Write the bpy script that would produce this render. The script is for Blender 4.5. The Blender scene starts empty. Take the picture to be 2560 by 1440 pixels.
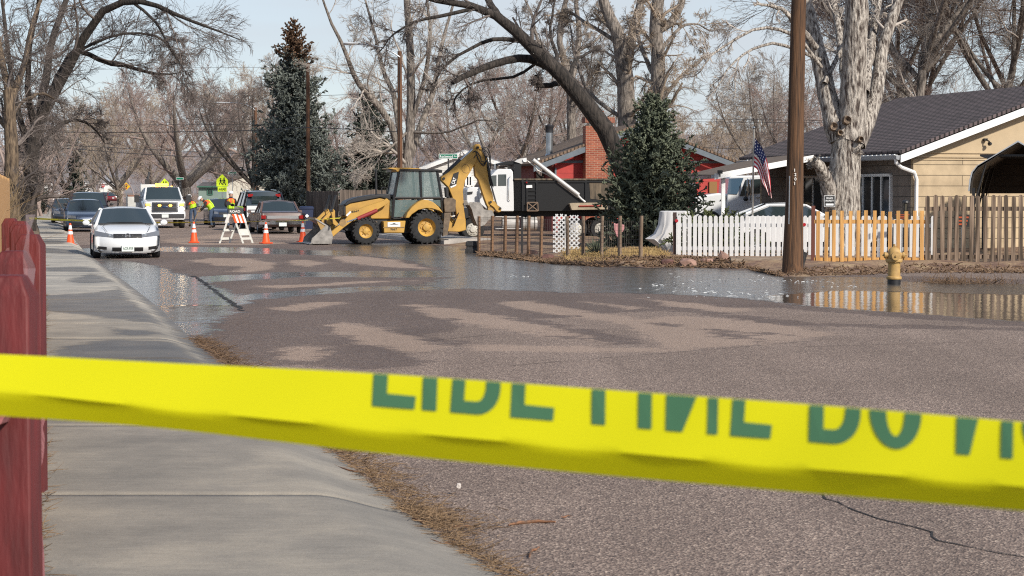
import bpy, bmesh, math, random
import numpy as np
from mathutils import Vector, Matrix
from math import sin, cos, pi, radians, atan, atan2, sqrt
random.seed(7)
SC = bpy.context.scene
COL = SC.collection

# ------------------------------------------------------------------ camera, sky, sun, exposure
F, CX, CY, HZ, CH = 5000.0, 1280.0, 720.0, 480.0, 1.75     # focal length in photo pixels, centre, horizon row, eye height
PITCH = atan((CY - HZ) / F)
cam_d = bpy.data.cameras.new('camera'); cam = bpy.data.objects.new('camera', cam_d); COL.objects.link(cam)
cam.location = (0, 0, CH); cam.rotation_euler = (pi/2 - PITCH, 0, 0)
cam_d.sensor_width = 36; cam_d.lens = 36 * F / 2560; cam_d.clip_end = 20000; cam_d.clip_start = 0.1
cam_d.dof.use_dof = True; cam_d.dof.focus_distance = 55; cam_d.dof.aperture_fstop = 13
SC.camera = cam

SUN_EL, SUN_AZ = radians(33), radians(139)       # azimuth clockwise from the view axis (+Y): sun behind and to the right
sd = Vector((sin(SUN_AZ)*cos(SUN_EL), cos(SUN_AZ)*cos(SUN_EL), sin(SUN_EL)))
sl = bpy.data.lights.new('sun', 'SUN'); sl.energy = 3.8; sl.angle = radians(2.5); sl.color = (1, .93, .82)
so = bpy.data.objects.new('sun', sl); COL.objects.link(so); so.rotation_euler = (-sd).to_track_quat('-Z', 'Y').to_euler()
so.location = (20, -20, 40)

W = bpy.data.worlds.new('World'); SC.world = W; W.use_nodes = True
nt = W.node_tree; nd = nt.nodes; lk = nt.links
bg = nd['Background']
sky = nd.new('ShaderNodeTexSky'); sky.sky_type = 'NISHITA'; sky.sun_disc = False
sky.sun_elevation = SUN_EL; sky.sun_rotation = SUN_AZ; sky.air_density = 1.0; sky.dust_density = 2.0; sky.altitude = 1600
# thin high cloud: a veil mixed over the clear sky by direction, thicker towards the horizon
tc = nd.new('ShaderNodeTexCoord'); mp = nd.new('ShaderNodeMapping'); mp.inputs['Scale'].default_value = (1.2, 1.2, 6.5)
nz = nd.new('ShaderNodeTexNoise'); nz.inputs['Scale'].default_value = 2.6; nz.inputs['Detail'].default_value = 7; nz.inputs['Roughness'].default_value = .55
lk.new(tc.outputs['Generated'], mp.inputs['Vector']); lk.new(mp.outputs['Vector'], nz.inputs['Vector'])
sx = nd.new('ShaderNodeSeparateXYZ'); lk.new(tc.outputs['Generated'], sx.inputs[0])
mr = nd.new('ShaderNodeMapRange'); mr.inputs[1].default_value = 0; mr.inputs[2].default_value = .14; mr.inputs[3].default_value = .95; mr.inputs[4].default_value = .60
lk.new(sx.outputs['Z'], mr.inputs[0])
mr3 = nd.new('ShaderNodeMapRange'); mr3.inputs[1].default_value = .18; mr3.inputs[2].default_value = .6; mr3.inputs[3].default_value = 1; mr3.inputs[4].default_value = .35
lk.new(sx.outputs['Z'], mr3.inputs[0])
mu3 = nd.new('ShaderNodeMath'); mu3.operation = 'MULTIPLY'
m2 = nd.new('ShaderNodeMapRange'); m2.inputs[1].default_value = .35; m2.inputs[2].default_value = .7; m2.inputs[3].default_value = -.22; m2.inputs[4].default_value = .22
lk.new(nz.outputs['Fac'], m2.inputs[0])
ad = nd.new('ShaderNodeMath'); ad.operation = 'ADD'; ad.use_clamp = True
lk.new(mr.outputs[0], ad.inputs[0]); lk.new(m2.outputs[0], ad.inputs[1])
mx = nd.new('ShaderNodeMix'); mx.data_type = 'RGBA'; mx.inputs[7].default_value = (4.45, 4.8, 5.2, 1)
lk.new(ad.outputs[0], mu3.inputs[0]); lk.new(mr3.outputs[0], mu3.inputs[1]); lk.new(mu3.outputs[0], mx.inputs[0]); lk.new(sky.outputs[0], mx.inputs[6]); lk.new(mx.outputs[2], bg.inputs[0])
bg.inputs[1].default_value = 0.11
SC.view_settings.view_transform = 'Standard'; SC.view_settings.look = 'None'; SC.view_settings.exposure = 0.42; SC.view_settings.gamma = 1
SC.cycles.max_bounces = 6; SC.cycles.diffuse_bounces = 3; SC.cycles.glossy_bounces = 3; SC.cycles.transmission_bounces = 4
SC.cycles.use_denoising = False; SC.cycles.filter_width = 1.15; SC.cycles.sample_clamp_indirect = 4; SC.cycles.sample_clamp_direct = 12; SC.cycles.caustics_reflective = False; SC.cycles.caustics_refractive = False
SC.cycles.use_adaptive_sampling = True; SC.cycles.adaptive_threshold = 0.006

# ------------------------------------------------------------------ photo pixel -> world
def ray(x, y):
    a, b = (x - CX) / F, (CY - y) / F
    return Vector((a, cos(PITCH) + b * sin(PITCH), -sin(PITCH) + b * cos(PITCH)))
def G(x, y, z=0.0):
    r = ray(x, y); return Vector((0, 0, CH)) + r * ((z - CH) / r.z)
def D(x, y, d):
    r = ray(x, y); return Vector((0, 0, CH)) + r * (d / r.y)
YAW = atan((CX - 92) / F)                         # the street runs this far left of the view axis
U = Vector((-sin(YAW), cos(YAW), 0)); V = Vector((cos(YAW), sin(YAW), 0))

# ------------------------------------------------------------------ materials
MATS = {}
def mat(name, col, rough=.6, metal=0, var=0, scale=4, stretch=(1,1,1), bump=0, bscale=None, col2=None, coat=0, emit=None, es=0, alpha=1, spec=None, coord='Object', lo=.35, hi=.65, trans=0, rnd=0):
    if name in MATS: return MATS[name]
    m = bpy.data.materials.new(name); m.use_nodes = True
    n, l = m.node_tree.nodes, m.node_tree.links
    p = n['Principled BSDF']
    p.inputs['Roughness'].default_value = rough; p.inputs['Metallic'].default_value = metal
    p.inputs['Base Color'].default_value = (*col, 1)
    if coat: p.inputs['Coat Weight'].default_value = coat; p.inputs['Coat Roughness'].default_value = .06
    if spec is not None: p.inputs['Specular IOR Level'].default_value = spec
    if trans: p.inputs['Transmission Weight'].default_value = trans
    if emit: p.inputs['Emission Color'].default_value = (*emit, 1); p.inputs['Emission Strength'].default_value = es
    if alpha < 1: p.inputs['Alpha'].default_value = alpha
    if var or col2 or bump:
        t = n.new('ShaderNodeTexCoord'); mpn = n.new('ShaderNodeMapping'); mpn.inputs['Scale'].default_value = stretch
        l.new(t.outputs[coord], mpn.inputs[0])
        z = n.new('ShaderNodeTexNoise'); z.inputs['Scale'].default_value = scale; z.inputs['Detail'].default_value = 6; z.inputs['Roughness'].default_value = .6
        l.new(mpn.outputs[0], z.inputs['Vector'])
        if var or col2:
            c2 = col2 or tuple(c * (1 - var) for c in col)
            c1 = col if col2 else tuple(min(1, c * (1 + var)) for c in col)
            r = n.new('ShaderNodeValToRGB'); r.color_ramp.elements[0].position = lo; r.color_ramp.elements[1].position = hi
            r.color_ramp.elements[0].color = (*c2, 1); r.color_ramp.elements[1].color = (*c1, 1)
            l.new(z.outputs['Fac'], r.inputs[0]); l.new(r.outputs[0], p.inputs['Base Color'])
        if rnd:
            gp_ = n.new('ShaderNodeNewGeometry'); mq = n.new('ShaderNodeMapping'); mq.inputs['Scale'].default_value = (13, 13, .5); oi = n.new('ShaderNodeTexNoise'); oi.inputs['Scale'].default_value = 1; oi.inputs['Detail'].default_value = 2; l.new(gp_.outputs['Position'], mq.inputs[0]); l.new(mq.outputs[0], oi.inputs['Vector']); l.new(mq.outputs[0], z.inputs['Vector']); z.inputs['Scale'].default_value = 2.2   # board by board
            rm_ = n.new('ShaderNodeMapRange'); rm_.inputs[1].default_value = .43; rm_.inputs[2].default_value = .57; rm_.inputs[3].default_value = 1 - rnd; rm_.inputs[4].default_value = 1 + rnd; l.new(oi.outputs['Fac'], rm_.inputs[0])
            hv = n.new('ShaderNodeHueSaturation'); l.new(r.outputs[0], hv.inputs['Color']); l.new(rm_.outputs[0], hv.inputs['Value']); l.new(hv.outputs[0], p.inputs['Base Color'])
        if bump:
            zb = z
            if bscale:
                zb = n.new('ShaderNodeTexNoise'); zb.inputs['Scale'].default_value = bscale; zb.inputs['Detail'].default_value = 5
                l.new(mpn.outputs[0], zb.inputs['Vector'])
            b = n.new('ShaderNodeBump'); b.inputs['Strength'].default_value = 1; b.inputs['Distance'].default_value = bump
            l.new(zb.outputs['Fac'], b.inputs['Height']); l.new(b.outputs[0], p.inputs['Normal'])
    MATS[name] = m; return m

def brickmat(name, c1, c2, mortar, bw, bh, mort, rough=.85, axes='XZ', offset=.5, bump=.006):
    m = bpy.data.materials.new(name); m.use_nodes = True
    n, l = m.node_tree.nodes, m.node_tree.links; p = n['Principled BSDF']; p.inputs['Roughness'].default_value = rough
    t = n.new('ShaderNodeTexCoord'); s = n.new('ShaderNodeSeparateXYZ'); c = n.new('ShaderNodeCombineXYZ')
    l.new(t.outputs['Object'], s.inputs[0])
    if axes == 'SZ':                              # any upright wall: run along x + y
        a = n.new('ShaderNodeMath'); l.new(s.outputs['X'], a.inputs[0]); l.new(s.outputs['Y'], a.inputs[1]); l.new(a.outputs[0], c.inputs[0])
    else: l.new(s.outputs[axes[0]], c.inputs[0])
    l.new(s.outputs[axes[1]], c.inputs[1])
    b = n.new('ShaderNodeTexBrick'); b.inputs['Scale'].default_value = 1; b.offset = offset
    b.inputs['Brick Width'].default_value = bw; b.inputs['Row Height'].default_value = bh; b.inputs['Mortar Size'].default_value = mort; b.inputs['Mortar Smooth'].default_value = .3
    b.inputs['Color1'].default_value = (*c1, 1); b.inputs['Color2'].default_value = (*c2, 1); b.inputs['Mortar'].default_value = (*mortar, 1); b.inputs['Bias'].default_value = 0
    l.new(c.outputs[0], b.inputs['Vector'])
    z = n.new('ShaderNodeTexNoise'); z.inputs['Scale'].default_value = 2.5; z.inputs['Detail'].default_value = 5; l.new(t.outputs['Object'], z.inputs['Vector'])
    mr_ = n.new('ShaderNodeMapRange'); mr_.inputs[1].default_value = .3; mr_.inputs[2].default_value = .7; mr_.inputs[3].default_value = .78; mr_.inputs[4].default_value = 1.15; l.new(z.outputs['Fac'], mr_.inputs[0])
    h = n.new('ShaderNodeHueSaturation'); l.new(b.outputs['Color'], h.inputs['Color']); l.new(mr_.outputs[0], h.inputs['Value']); l.new(h.outputs[0], p.inputs['Base Color'])
    bp = n.new('ShaderNodeBump'); bp.inputs['Distance'].default_value = bump; bp.invert = True; l.new(b.outputs['Fac'], bp.inputs['Height']); l.new(bp.outputs[0], p.inputs['Normal'])
    MATS[name] = m; return m

# ------------------------------------------------------------------ mesh building
class MB:
    def __init__(s): s.v = []; s.f = []; s.mi = []; s.sm = []; s.m = 0; s.smooth = False
    def add(s, vs, fs, smooth=None):
        b = len(s.v); s.v.extend([tuple(v) for v in vs])
        for f in fs: s.f.append([b + i for i in f]); s.mi.append(s.m); s.sm.append(s.smooth if smooth is None else smooth)
        return s
    def box(s, c, size, rz=0, ry=0, rx=0, taper=1):
        h = Vector(size) / 2; M = Matrix.Rotation(rz, 3, 'Z') @ Matrix.Rotation(ry, 3, 'Y') @ Matrix.Rotation(rx, 3, 'X'); c = Vector(c)
        vs = [c + M @ Vector((sx_*h.x*(taper if sz_ > 0 else 1), sy_*h.y*(taper if sz_ > 0 else 1), sz_*h.z)) for sz_ in (-1, 1) for sy_ in (-1, 1) for sx_ in (-1, 1)]
        return s.add(vs, [(0,2,3,1),(4,5,7,6),(0,1,5,4),(1,3,7,5),(3,2,6,7),(2,0,4,6)], False)
    def prism(s, poly, a, b, plane='XZ'):
        """polygon in a plane, extruded from a to b along the third axis"""
        def pt(p, t): return (p[0], t, p[1]) if plane == 'XZ' else ((p[0], p[1], t) if plane == 'XY' else (t, p[0], p[1]))
        n = len(poly); vs = [pt(p, a) for p in poly] + [pt(p, b) for p in poly]
        fs = [list(range(n))[::-1], list(range(n, 2*n))] + [(i, (i+1) % n, n + (i+1) % n, n + i) for i in range(n)]
        return s.add(vs, fs, False)
    def cyl(s, p0, p1, r0, r1=None, n=12, caps=True):
        return s.tube([p0, p1], [r0, r0 if r1 is None else r1], n, caps)
    def tube(s, pts, r, n=8, caps=True, closed=False):
        pts = [Vector(p) for p in pts]; k = len(pts)
        if not hasattr(r, '__len__'): r = [r] * k
        vs = []; prev = None
        for i, p in enumerate(pts):
            t = (pts[min(i+1, k-1)] - pts[max(i-1, 0)]); t = t.normalized() if t.length > 1e-9 else Vector((0, 0, 1))
            if prev is None:
                a = Vector((0, 0, 1)) if abs(t.z) < .9 else Vector((1, 0, 0)); u_ = t.cross(a).normalized()
            else:
                u_ = (prev - t * prev.dot(t)); u_ = u_.normalized() if u_.length > 1e-6 else t.orthogonal().normalized()
            prev = u_; w_ = t.cross(u_)
            for j in range(n): vs.append(p + (u_ * cos(2*pi*j/n) + w_ * sin(2*pi*j/n)) * r[i])
        fs = [(i*n + j, i*n + (j+1) % n, (i+1)*n + (j+1) % n, (i+1)*n + j) for i in range(k-1) for j in range(n)]
        s.add(vs, fs, True)
        if caps:
            b = len(s.v) - len(vs)
            for ring in ([b + j for j in range(n)][::-1], [b + (k-1)*n + j for j in range(n)]): s.f.append(ring); s.mi.append(s.m); s.sm.append(False)
        return s
    def lathe(s, prof, c=(0,0,0), n=20, axis='Z', smooth=True, caps=True):
        """profile of (radius, height) turned round an axis"""
        vs = []
        for r, h in prof:
            for j in range(n):
                x, y = r*cos(2*pi*j/n), r*sin(2*pi*j/n)
                q = (x, y, h) if axis == 'Z' else ((x, h, y) if axis == 'Y' else (h, x, y))
                vs.append((c[0]+q[0], c[1]+q[1], c[2]+q[2]))
        k = len(prof)
        fs = [(i*n + j, i*n + (j+1) % n, (i+1)*n + (j+1) % n, (i+1)*n + j) for i in range(k-1) for j in range(n)]
        if caps and prof[0][0] > 1e-4: fs.append(list(range(n))[::-1])
        if caps and prof[-1][0] > 1e-4: fs.append([(k-1)*n + j for j in range(n)])
        return s.add(vs, fs, smooth)
    def loft(s, rings, smooth=True, closed=True, caps=True):
        n = len(rings[0]); vs = [p for r in rings for p in r]; k = len(rings); J = n if closed else n - 1
        fs = [(i*n + j, i*n + (j+1) % n, (i+1)*n + (j+1) % n, (i+1)*n + j) for i in range(k-1) for j in range(J)]
        if caps and closed: fs += [list(range(n))[::-1], [(k-1)*n + j for j in range(n)]]
        return s.add(vs, fs, smooth)
    def quad(s, a, b, c, d, th=None):
        """a flat four-sided panel; th gives it thickness along its normal"""
        a, b, c, d = map(Vector, (a, b, c, d))
        if not th: return s.add([a, b, c, d], [(0,1,2,3)], False)
        nrm = (b - a).cross(d - a).normalized() * th; vs = [a, b, c, d, a - nrm, b - nrm, c - nrm, d - nrm]
        return s.add(vs, [(0,1,2,3),(7,6,5,4),(0,4,5,1),(1,5,6,2),(2,6,7,3),(3,7,4,0)], False)
    def ball(s, c, r, n=10, sq=(1,1,1)):
        prof = [(sin(pi*i/n), -cos(pi*i/n)) for i in range(n+1)]
        vs = []; m_ = n + 4
        for a, h in prof:
            for j in range(m_): vs.append((c[0] + r*sq[0]*a*cos(2*pi*j/m_), c[1] + r*sq[1]*a*sin(2*pi*j/m_), c[2] + r*sq[2]*h))
        return s.add(vs, [(i*m_ + j, i*m_ + (j+1) % m_, (i+1)*m_ + (j+1) % m_, (i+1)*m_ + j) for i in range(n) for j in range(m_)], True)
    def text(s, body, origin, right, up, h, bold=0.0, th=.002, fit=None, spacing=1.0):
        """lettering laid on a surface: origin = lower left, h = capital height, fit = total width"""
        vs, fs = text_geo(body, bold, spacing)
        right = Vector(right).normalized(); up = Vector(up).normalized(); nrm = right.cross(up); o = Vector(origin)
        w = max(v[0] for v in vs) - min(v[0] for v in vs); x0 = min(v[0] for v in vs); k = h / .73; kx = k if not fit else fit / w
        return s.add([o + right * ((v[0]-x0)*kx) + up * (v[1]*k) + nrm * th for v in vs], fs, False)
    def build(s, name, mats, parent=None, bevel=0, seg=1, auto=40, sub=0, label=None):
        me = bpy.data.meshes.new(name); me.from_pydata(s.v, [], s.f)
        for m_ in (mats if isinstance(mats, (list, tuple)) else [mats]): me.materials.append(m_)
        me.polygons.foreach_set('material_index', s.mi)
        me.polygons.foreach_set('use_smooth', [True] * len(s.f) if auto else s.sm)
        bm = bmesh.new(); bm.from_mesh(me); bmesh.ops.recalc_face_normals(bm, faces=bm.faces); bm.to_mesh(me); bm.free()
        if auto: me.set_sharp_from_angle(angle=radians(auto))
        me.update()
        o = bpy.data.objects.new(name, me); COL.objects.link(o)
        if parent: o.parent = parent
        if bevel:
            b = o.modifiers.new('bevel', 'BEVEL'); b.width = bevel; b.segments = seg; b.limit_method = 'ANGLE'; b.angle_limit = radians(35)
        if sub:
            q = o.modifiers.new('sub', 'SUBSURF'); q.levels = sub; q.render_levels = sub
        if label: o['label'] = label
        return o
_TG = {}
def text_geo(body, bold=0.0, spacing=1.0):
    key = (body, bold, spacing)
    if key not in _TG:
        cu = bpy.data.curves.new('lettering', 'FONT'); cu.body = body; cu.offset = bold; cu.space_character = spacing; cu.resolution_u = 3
        ob = bpy.data.objects.new('lettering', cu); COL.objects.link(ob)
        dg = bpy.context.evaluated_depsgraph_get(); me = bpy.data.meshes.new_from_object(ob.evaluated_get(dg))
        _TG[key] = ([tuple(v.co) for v in me.vertices], [tuple(p.vertices) for p in me.polygons])
        bpy.data.objects.remove(ob); bpy.data.curves.remove(cu); bpy.data.meshes.remove(me)
    return _TG[key]

def tag(o, label, cat, group=None, kind=None):
    if label: o['label'] = label
    if cat: o['category'] = cat
    if group: o['group'] = group
    if kind: o['kind'] = kind
    return o
def thing(name, label, cat, loc=(0,0,0), rz=0, group=None):
    o = bpy.data.objects.new(name, None); COL.objects.link(o); o.location = loc; o.rotation_euler = (0, 0, rz); o.empty_display_size = .2
    return tag(o, label, cat, group)
def structure(o): o['kind'] = 'structure'; return o
def copy_tree(o, parent=None, name=None):
    c = o.copy(); COL.objects.link(c); c.parent = parent
    for ch in o.children: copy_tree(ch, c)
    return c
def copies(proto, label, loc, rz=None, group=None, scale=None):
    c = copy_tree(proto); c.location = loc
    if rz is not None: c.rotation_euler = (0, 0, rz)
    if scale: c.scale = (scale,)*3
    c['label'] = label
    if group: c['group'] = group
    return c
def npmesh(name, v, f, m, parent=None, smooth=True):
    """large mesh from arrays: v (n,3), f (k,4) or (k,3)"""
    me = bpy.data.meshes.new(name); k = f.shape[1]
    me.vertices.add(len(v)); me.vertices.foreach_set('co', v.astype(np.float32).ravel())
    me.loops.add(f.size); me.loops.foreach_set('vertex_index', f.astype(np.int32).ravel())
    me.polygons.add(len(f)); me.polygons.foreach_set('loop_start', np.arange(0, f.size, k, dtype=np.int32))
    me.polygons.foreach_set('use_smooth', np.full(len(f), smooth))
    for m_ in (m if isinstance(m, (list, tuple)) else [m]): me.materials.append(m_)
    me.update(calc_edges=True); me.validate()
    o = bpy.data.objects.new(name, me); COL.objects.link(o)
    if parent: o.parent = parent
    return o

def sdf(poly, X, Y):
    """signed distance to a polygon, positive inside"""
    P = np.array([(p[0], p[1]) for p in poly]); Q = np.roll(P, -1, 0)
    d = np.full(X.shape, 1e9); ins = np.zeros(X.shape, bool)
    for (ax, ay), (bx, by) in zip(P, Q):
        ex, ey = bx-ax, by-ay; t = np.clip(((X-ax)*ex + (Y-ay)*ey) / (ex*ex + ey*ey + 1e-12), 0, 1)
        d = np.minimum(d, np.hypot(X-ax-t*ex, Y-ay-t*ey))
        c = (ay > Y) != (by > Y); ins ^= c & (X < (bx-ax)*(Y-ay)/(by-ay+1e-12) + ax)
    return np.where(ins, d, -d)
def gp(pts, z=0): return [G(x, y, z) for x, y in pts]
def sstep(a, b, x): t = np.clip((x-a)/(b-a), 0, 1); return t*t*(3-2*t)
# ------------------------------------------------------------------ ground, road, water
def road_material():
    m = bpy.data.materials.new('road_surface'); m.use_nodes = True
    n, l = m.node_tree.nodes, m.node_tree.links; p = n['Principled BSDF']
    g = n.new('ShaderNodeNewGeometry')
    def noise(scale, detail=5, rough=.6, st=None):
        z = n.new('ShaderNodeTexNoise'); z.inputs['Scale'].default_value = scale; z.inputs['Detail'].default_value = detail; z.inputs['Roughness'].default_value = rough
        if st:
            q = n.new('ShaderNodeMapping'); q.inputs['Scale'].default_value = st; q.inputs['Rotation'].default_value = (0, 0, -YAW * .5); l.new(g.outputs['Position'], q.inputs[0]); l.new(q.outputs[0], z.inputs['Vector'])
        else: l.new(g.outputs['Position'], z.inputs['Vector'])
        return z.outputs['Fac']
    def math_(op, a, b, clamp=False):
        x = n.new('ShaderNodeMath'); x.operation = op; x.use_clamp = clamp
        for i, q in enumerate((a, b)):
            if isinstance(q, (int, float)): x.inputs[i].default_value = q
            else: l.new(q, x.inputs[i])
        return x.outputs[0]
    def rng(x, a, b, c=0, d=1):
        q = n.new('ShaderNodeMapRange'); q.interpolation_type = 'SMOOTHSTEP'
        for i, k in enumerate((a, b, c, d)): q.inputs[i+1].default_value = k
        l.new(x, q.inputs[0]); return q.outputs[0]
    def attr(k):
        a = n.new('ShaderNodeAttribute'); a.attribute_name = k; return a.outputs['Fac']
    def mix(f, a, b):
        q = n.new('ShaderNodeMix'); q.data_type = 'RGBA'
        for i, k in ((0, f), (6, a), (7, b)):
            if isinstance(k, tuple): q.inputs[i].default_value = (*k, 1)
            elif isinstance(k, (int, float)): q.inputs[i].default_value = k
            else: l.new(k, q.inputs[i])
        return q.outputs[2]
    nA = math_('SUBTRACT', noise(.9, 7, .65), .5); nB = math_('SUBTRACT', noise(4.5, 6, .7), .5)
    edge = math_('ADD', math_('MULTIPLY', nA, 1.4), math_('MULTIPLY', nB, 1.0))
    water = rng(math_('ADD', attr('water'), math_('MULTIPLY', edge, .9)), -.08, .08)
    damp = rng(math_('ADD', attr('damp'), edge), -.10, .10)
    # dry asphalt: reddish chippings, pale and dark grains
    v = n.new('ShaderNodeTexVoronoi'); v.inputs['Scale'].default_value = 75; v.inputs['Randomness'].default_value = 1; l.new(g.outputs['Position'], v.inputs['Vector'])
    sv = n.new('ShaderNodeSeparateColor'); l.new(v.outputs['Color'], sv.inputs[0])
    grain = n.new('ShaderNodeValToRGB'); cr = grain.color_ramp; cr.elements[0].color = (.055, .048, .048, 1); cr.elements[1].color = (.59, .475, .385, 1); cr.elements[1].position = 1
    e = cr.elements.new(.32); e.color = (.185, .142, .122, 1); e = cr.elements.new(.8); e.color = (.305, .232, .194, 1)
    l.new(sv.outputs[0], grain.inputs[0])
    big = rng(noise(.35, 5), .3, .7, .84, 1.12)
    lane = n.new('ShaderNodeMapping'); lane.inputs['Rotation'].default_value = (0, 0, -YAW); lane.inputs['Scale'].default_value = (1.1, .05, 1); l.new(g.outputs['Position'], lane.inputs[0]); lz = n.new('ShaderNodeTexNoise'); lz.inputs['Scale'].default_value = 1; lz.inputs['Detail'].default_value = 4; l.new(lane.outputs[0], lz.inputs['Vector'])   # tyre-worn lanes
    big = math_('MULTIPLY', big, rng(lz.outputs['Fac'], .3, .7, .84, 1.12)); big = math_('MULTIPLY', big, rng(noise(14, 4, .7), .3, .7, .88, 1.1))
    hs = n.new('ShaderNodeHueSaturation'); l.new(grain.outputs[0], hs.inputs['Color']); l.new(big, hs.inputs['Value'])
    dry = mix(.25, hs.outputs[0], (.27, .205, .172))
    wetc = mix(.50, dry, (.070, .050, .046))
    silt = rng(math_('ADD', attr('silt'), math_('MULTIPLY', edge, .8)), -.10, .14); dry = mix(math_('MULTIPLY', silt, .46), dry, (.43, .32, .25))   # pale silt dried on the road
    c = mix(damp, dry, wetc); c = mix(water, c, (.10, .088, .076)); l.new(c, p.inputs['Base Color'])
    rd = rng(noise(6, 5), .35, .65, .60, .85)
    r1 = n.new('ShaderNodeMix'); r1.inputs[2].default_value = .92; l.new(damp, r1.inputs[0]); l.new(rd, r1.inputs[3])
    wr_ = math_('MULTIPLY_ADD', attr('flow'), .30); wr_.node.inputs[2].default_value = .012
    r2 = n.new('ShaderNodeMix'); l.new(wr_, r2.inputs[3]); l.new(water, r2.inputs[0]); l.new(r1.outputs[0], r2.inputs[2]); l.new(r2.outputs[0], p.inputs['Roughness'])
    p.inputs['IOR'].default_value = 1.4
    sp = n.new('ShaderNodeMix'); sp.inputs[2].default_value = .2; sp.inputs[3].default_value = .22; l.new(damp, sp.inputs[0]); l.new(sp.outputs[0], p.inputs['Specular IOR Level'])
    # bump: grain on asphalt, ripples on water
    b1 = n.new('ShaderNodeBump'); b1.inputs['Distance'].default_value = .008; l.new(math_('MULTIPLY', v.outputs['Distance'], math_('SUBTRACT', 1, water)), b1.inputs['Height'])
    rip = math_('ADD', math_('MULTIPLY', noise(2.2, 5, .6, (1, .55, 1)), .8), math_('MULTIPLY', noise(9, 4, .6), .22))
    fl = attr('flow')
    b2 = n.new('ShaderNodeBump'); b2.inputs['Distance'].default_value = .12; l.new(math_('MULTIPLY', math_('MULTIPLY', rip, water), fl), b2.inputs['Height']); l.new(b1.outputs[0], b2.inputs['Normal'])
    l.new(b2.outputs[0], p.inputs['Normal'])
    return m

WATER = [  # outlines traced on the photo: (points, ripple)
    ([(215,622),(246,650),(300,722),(352,765),(412,806),(462,838),(492,852),(500,836),(545,822),(562,800),(600,770),(640,752),(600,735),(556,722),(500,700),(470,690),(430,676),(400,664),(330,655),(290,650),(240,632)], .34),
    ([(380,772),(420,804),(470,800),(540,796),(556,775),(540,766),(470,766)], .05),
    ([(60,626),(200,621),(420,617),(640,619),(780,626),(900,626),(900,640),(760,637),(560,632),(400,629),(210,634),(70,634)], .3),
    ([(440,694),(700,681),(960,677),(1200,676),(1280,690),(1000,694),(760,692),(600,702),(470,706)], .3),
    ([(560,742),(700,728),(900,716),(1150,712),(1180,722),(900,730),(720,742),(600,756)], .3),
    ([(846,611),(1000,606),(1160,618),(1180,632),(1400,660),(1500,668),(1700,668),(1860,676),(1960,692),(2200,692),(2280,704),(2700,712),(2900,720),(3000,835),(2560,806),(2300,786),(2150,775),(1985,762),(1850,746),(1690,735),(1450,732),(1210,724),(1030,712),(1140,690),(1100,672),(1010,650),(940,642)], .52),
    ([(1960,742),(2120,728),(2560,740),(2900,760),(2950,825),(2560,803),(2300,783),(2150,772),(1985,758)], .05),
]
DAMP = [
    [(-300,640),(200,612),(700,600),(1160,600),(1700,660),(2280,690),(2600,700),(3000,720),(3000,860),(2560,818),(2150,786),(1900,768),(1740,770),(1600,778),(1450,790),(1300,800),(1180,815),(1060,832),(990,856),(1050,890),(1040,915),(900,925),(700,912),(560,905),(460,850),(330,770),(200,640)],
    [(1150,752),(1290,790),(1450,820),(1600,850),(1660,868),(1560,866),(1420,842),(1280,810),(1120,775)],
    [(1000,792),(1090,800),(1240,812),(1130,812)], [(1640,760),(1760,775),(1950,800),(2100,815),(1950,812),(1740,788)],
    [(900,800),(1040,830),(1170,866),(1080,866),(940,838)], [(1500,790),(1700,815),(2000,840),(1800,830)],
    [(1900,806),(2260,812),(2700,822),(2700,832),(2300,822),(1960,814)], [(1760,826),(1960,850),(1900,857),(1780,838)],
    [(2320,856),(2370,854),(2385,860),(2330,862)],
]
DRY = [
    [(785,812),(860,802),(1010,828),(1150,866),(1060,884),(930,874),(840,850)], [(985,762),(1060,758),(1180,775),(1330,800),(1500,842),(1560,866),(1300,832),(1140,808),(1040,788)], [(1220,752),(1340,752),(1500,780),(1640,802),(1560,810),(1400,792),(1280,774)], [(1600,745),(1750,757),(1900,775),(1800,782),(1650,765)], [(1420,752),(1540,756),(1640,772),(1560,776)],
    [(464,652),(520,644),(640,646),(700,658),(695,672),(640,682),(560,680),(600,668),(520,664)], [(700,652),(760,648),(830,655),(790,668),(740,668)], [(800,640),(960,640),(1100,655),(1210,676),(1040,672),(900,664),(840,652)],
    [(400,600),(560,585),(760,590),(840,604),(640,613),(440,612)], [(1240,698),(1450,704),(1500,712),(1380,718),(1230,712)], [(620,716),(900,702),(1080,700),(900,710),(700,724)], [(640,770),(760,756),(900,748),(860,762),(740,782)], [(640,880),(760,860),(880,880),(820,900),(700,905)],
]
wpolys = [([(q.x, q.y) for q in gp(p)], r) for p, r in WATER]
dpolys = [[(q.x, q.y) for q in gp(p)] for p in DAMP]; ypolys = [[(q.x, q.y) for q in gp(p)] for p in DRY]
YARD_PX = [(3600,690),(2900,684),(2560,680),(2250,682),(2030,692),(1940,692),(1890,672),(1700,668),(1600,670),(1500,668),(1390,662),(1240,641),(1178,634),(1160,622),(1100,610),(1060,606),(960,596),(900,588),(820,573),(700,544),(560,518),(400,503),(240,490)]
yard_poly = [(q.x, q.y) for q in gp(YARD_PX)] + [(700, 900), (700, 30)]

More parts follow.
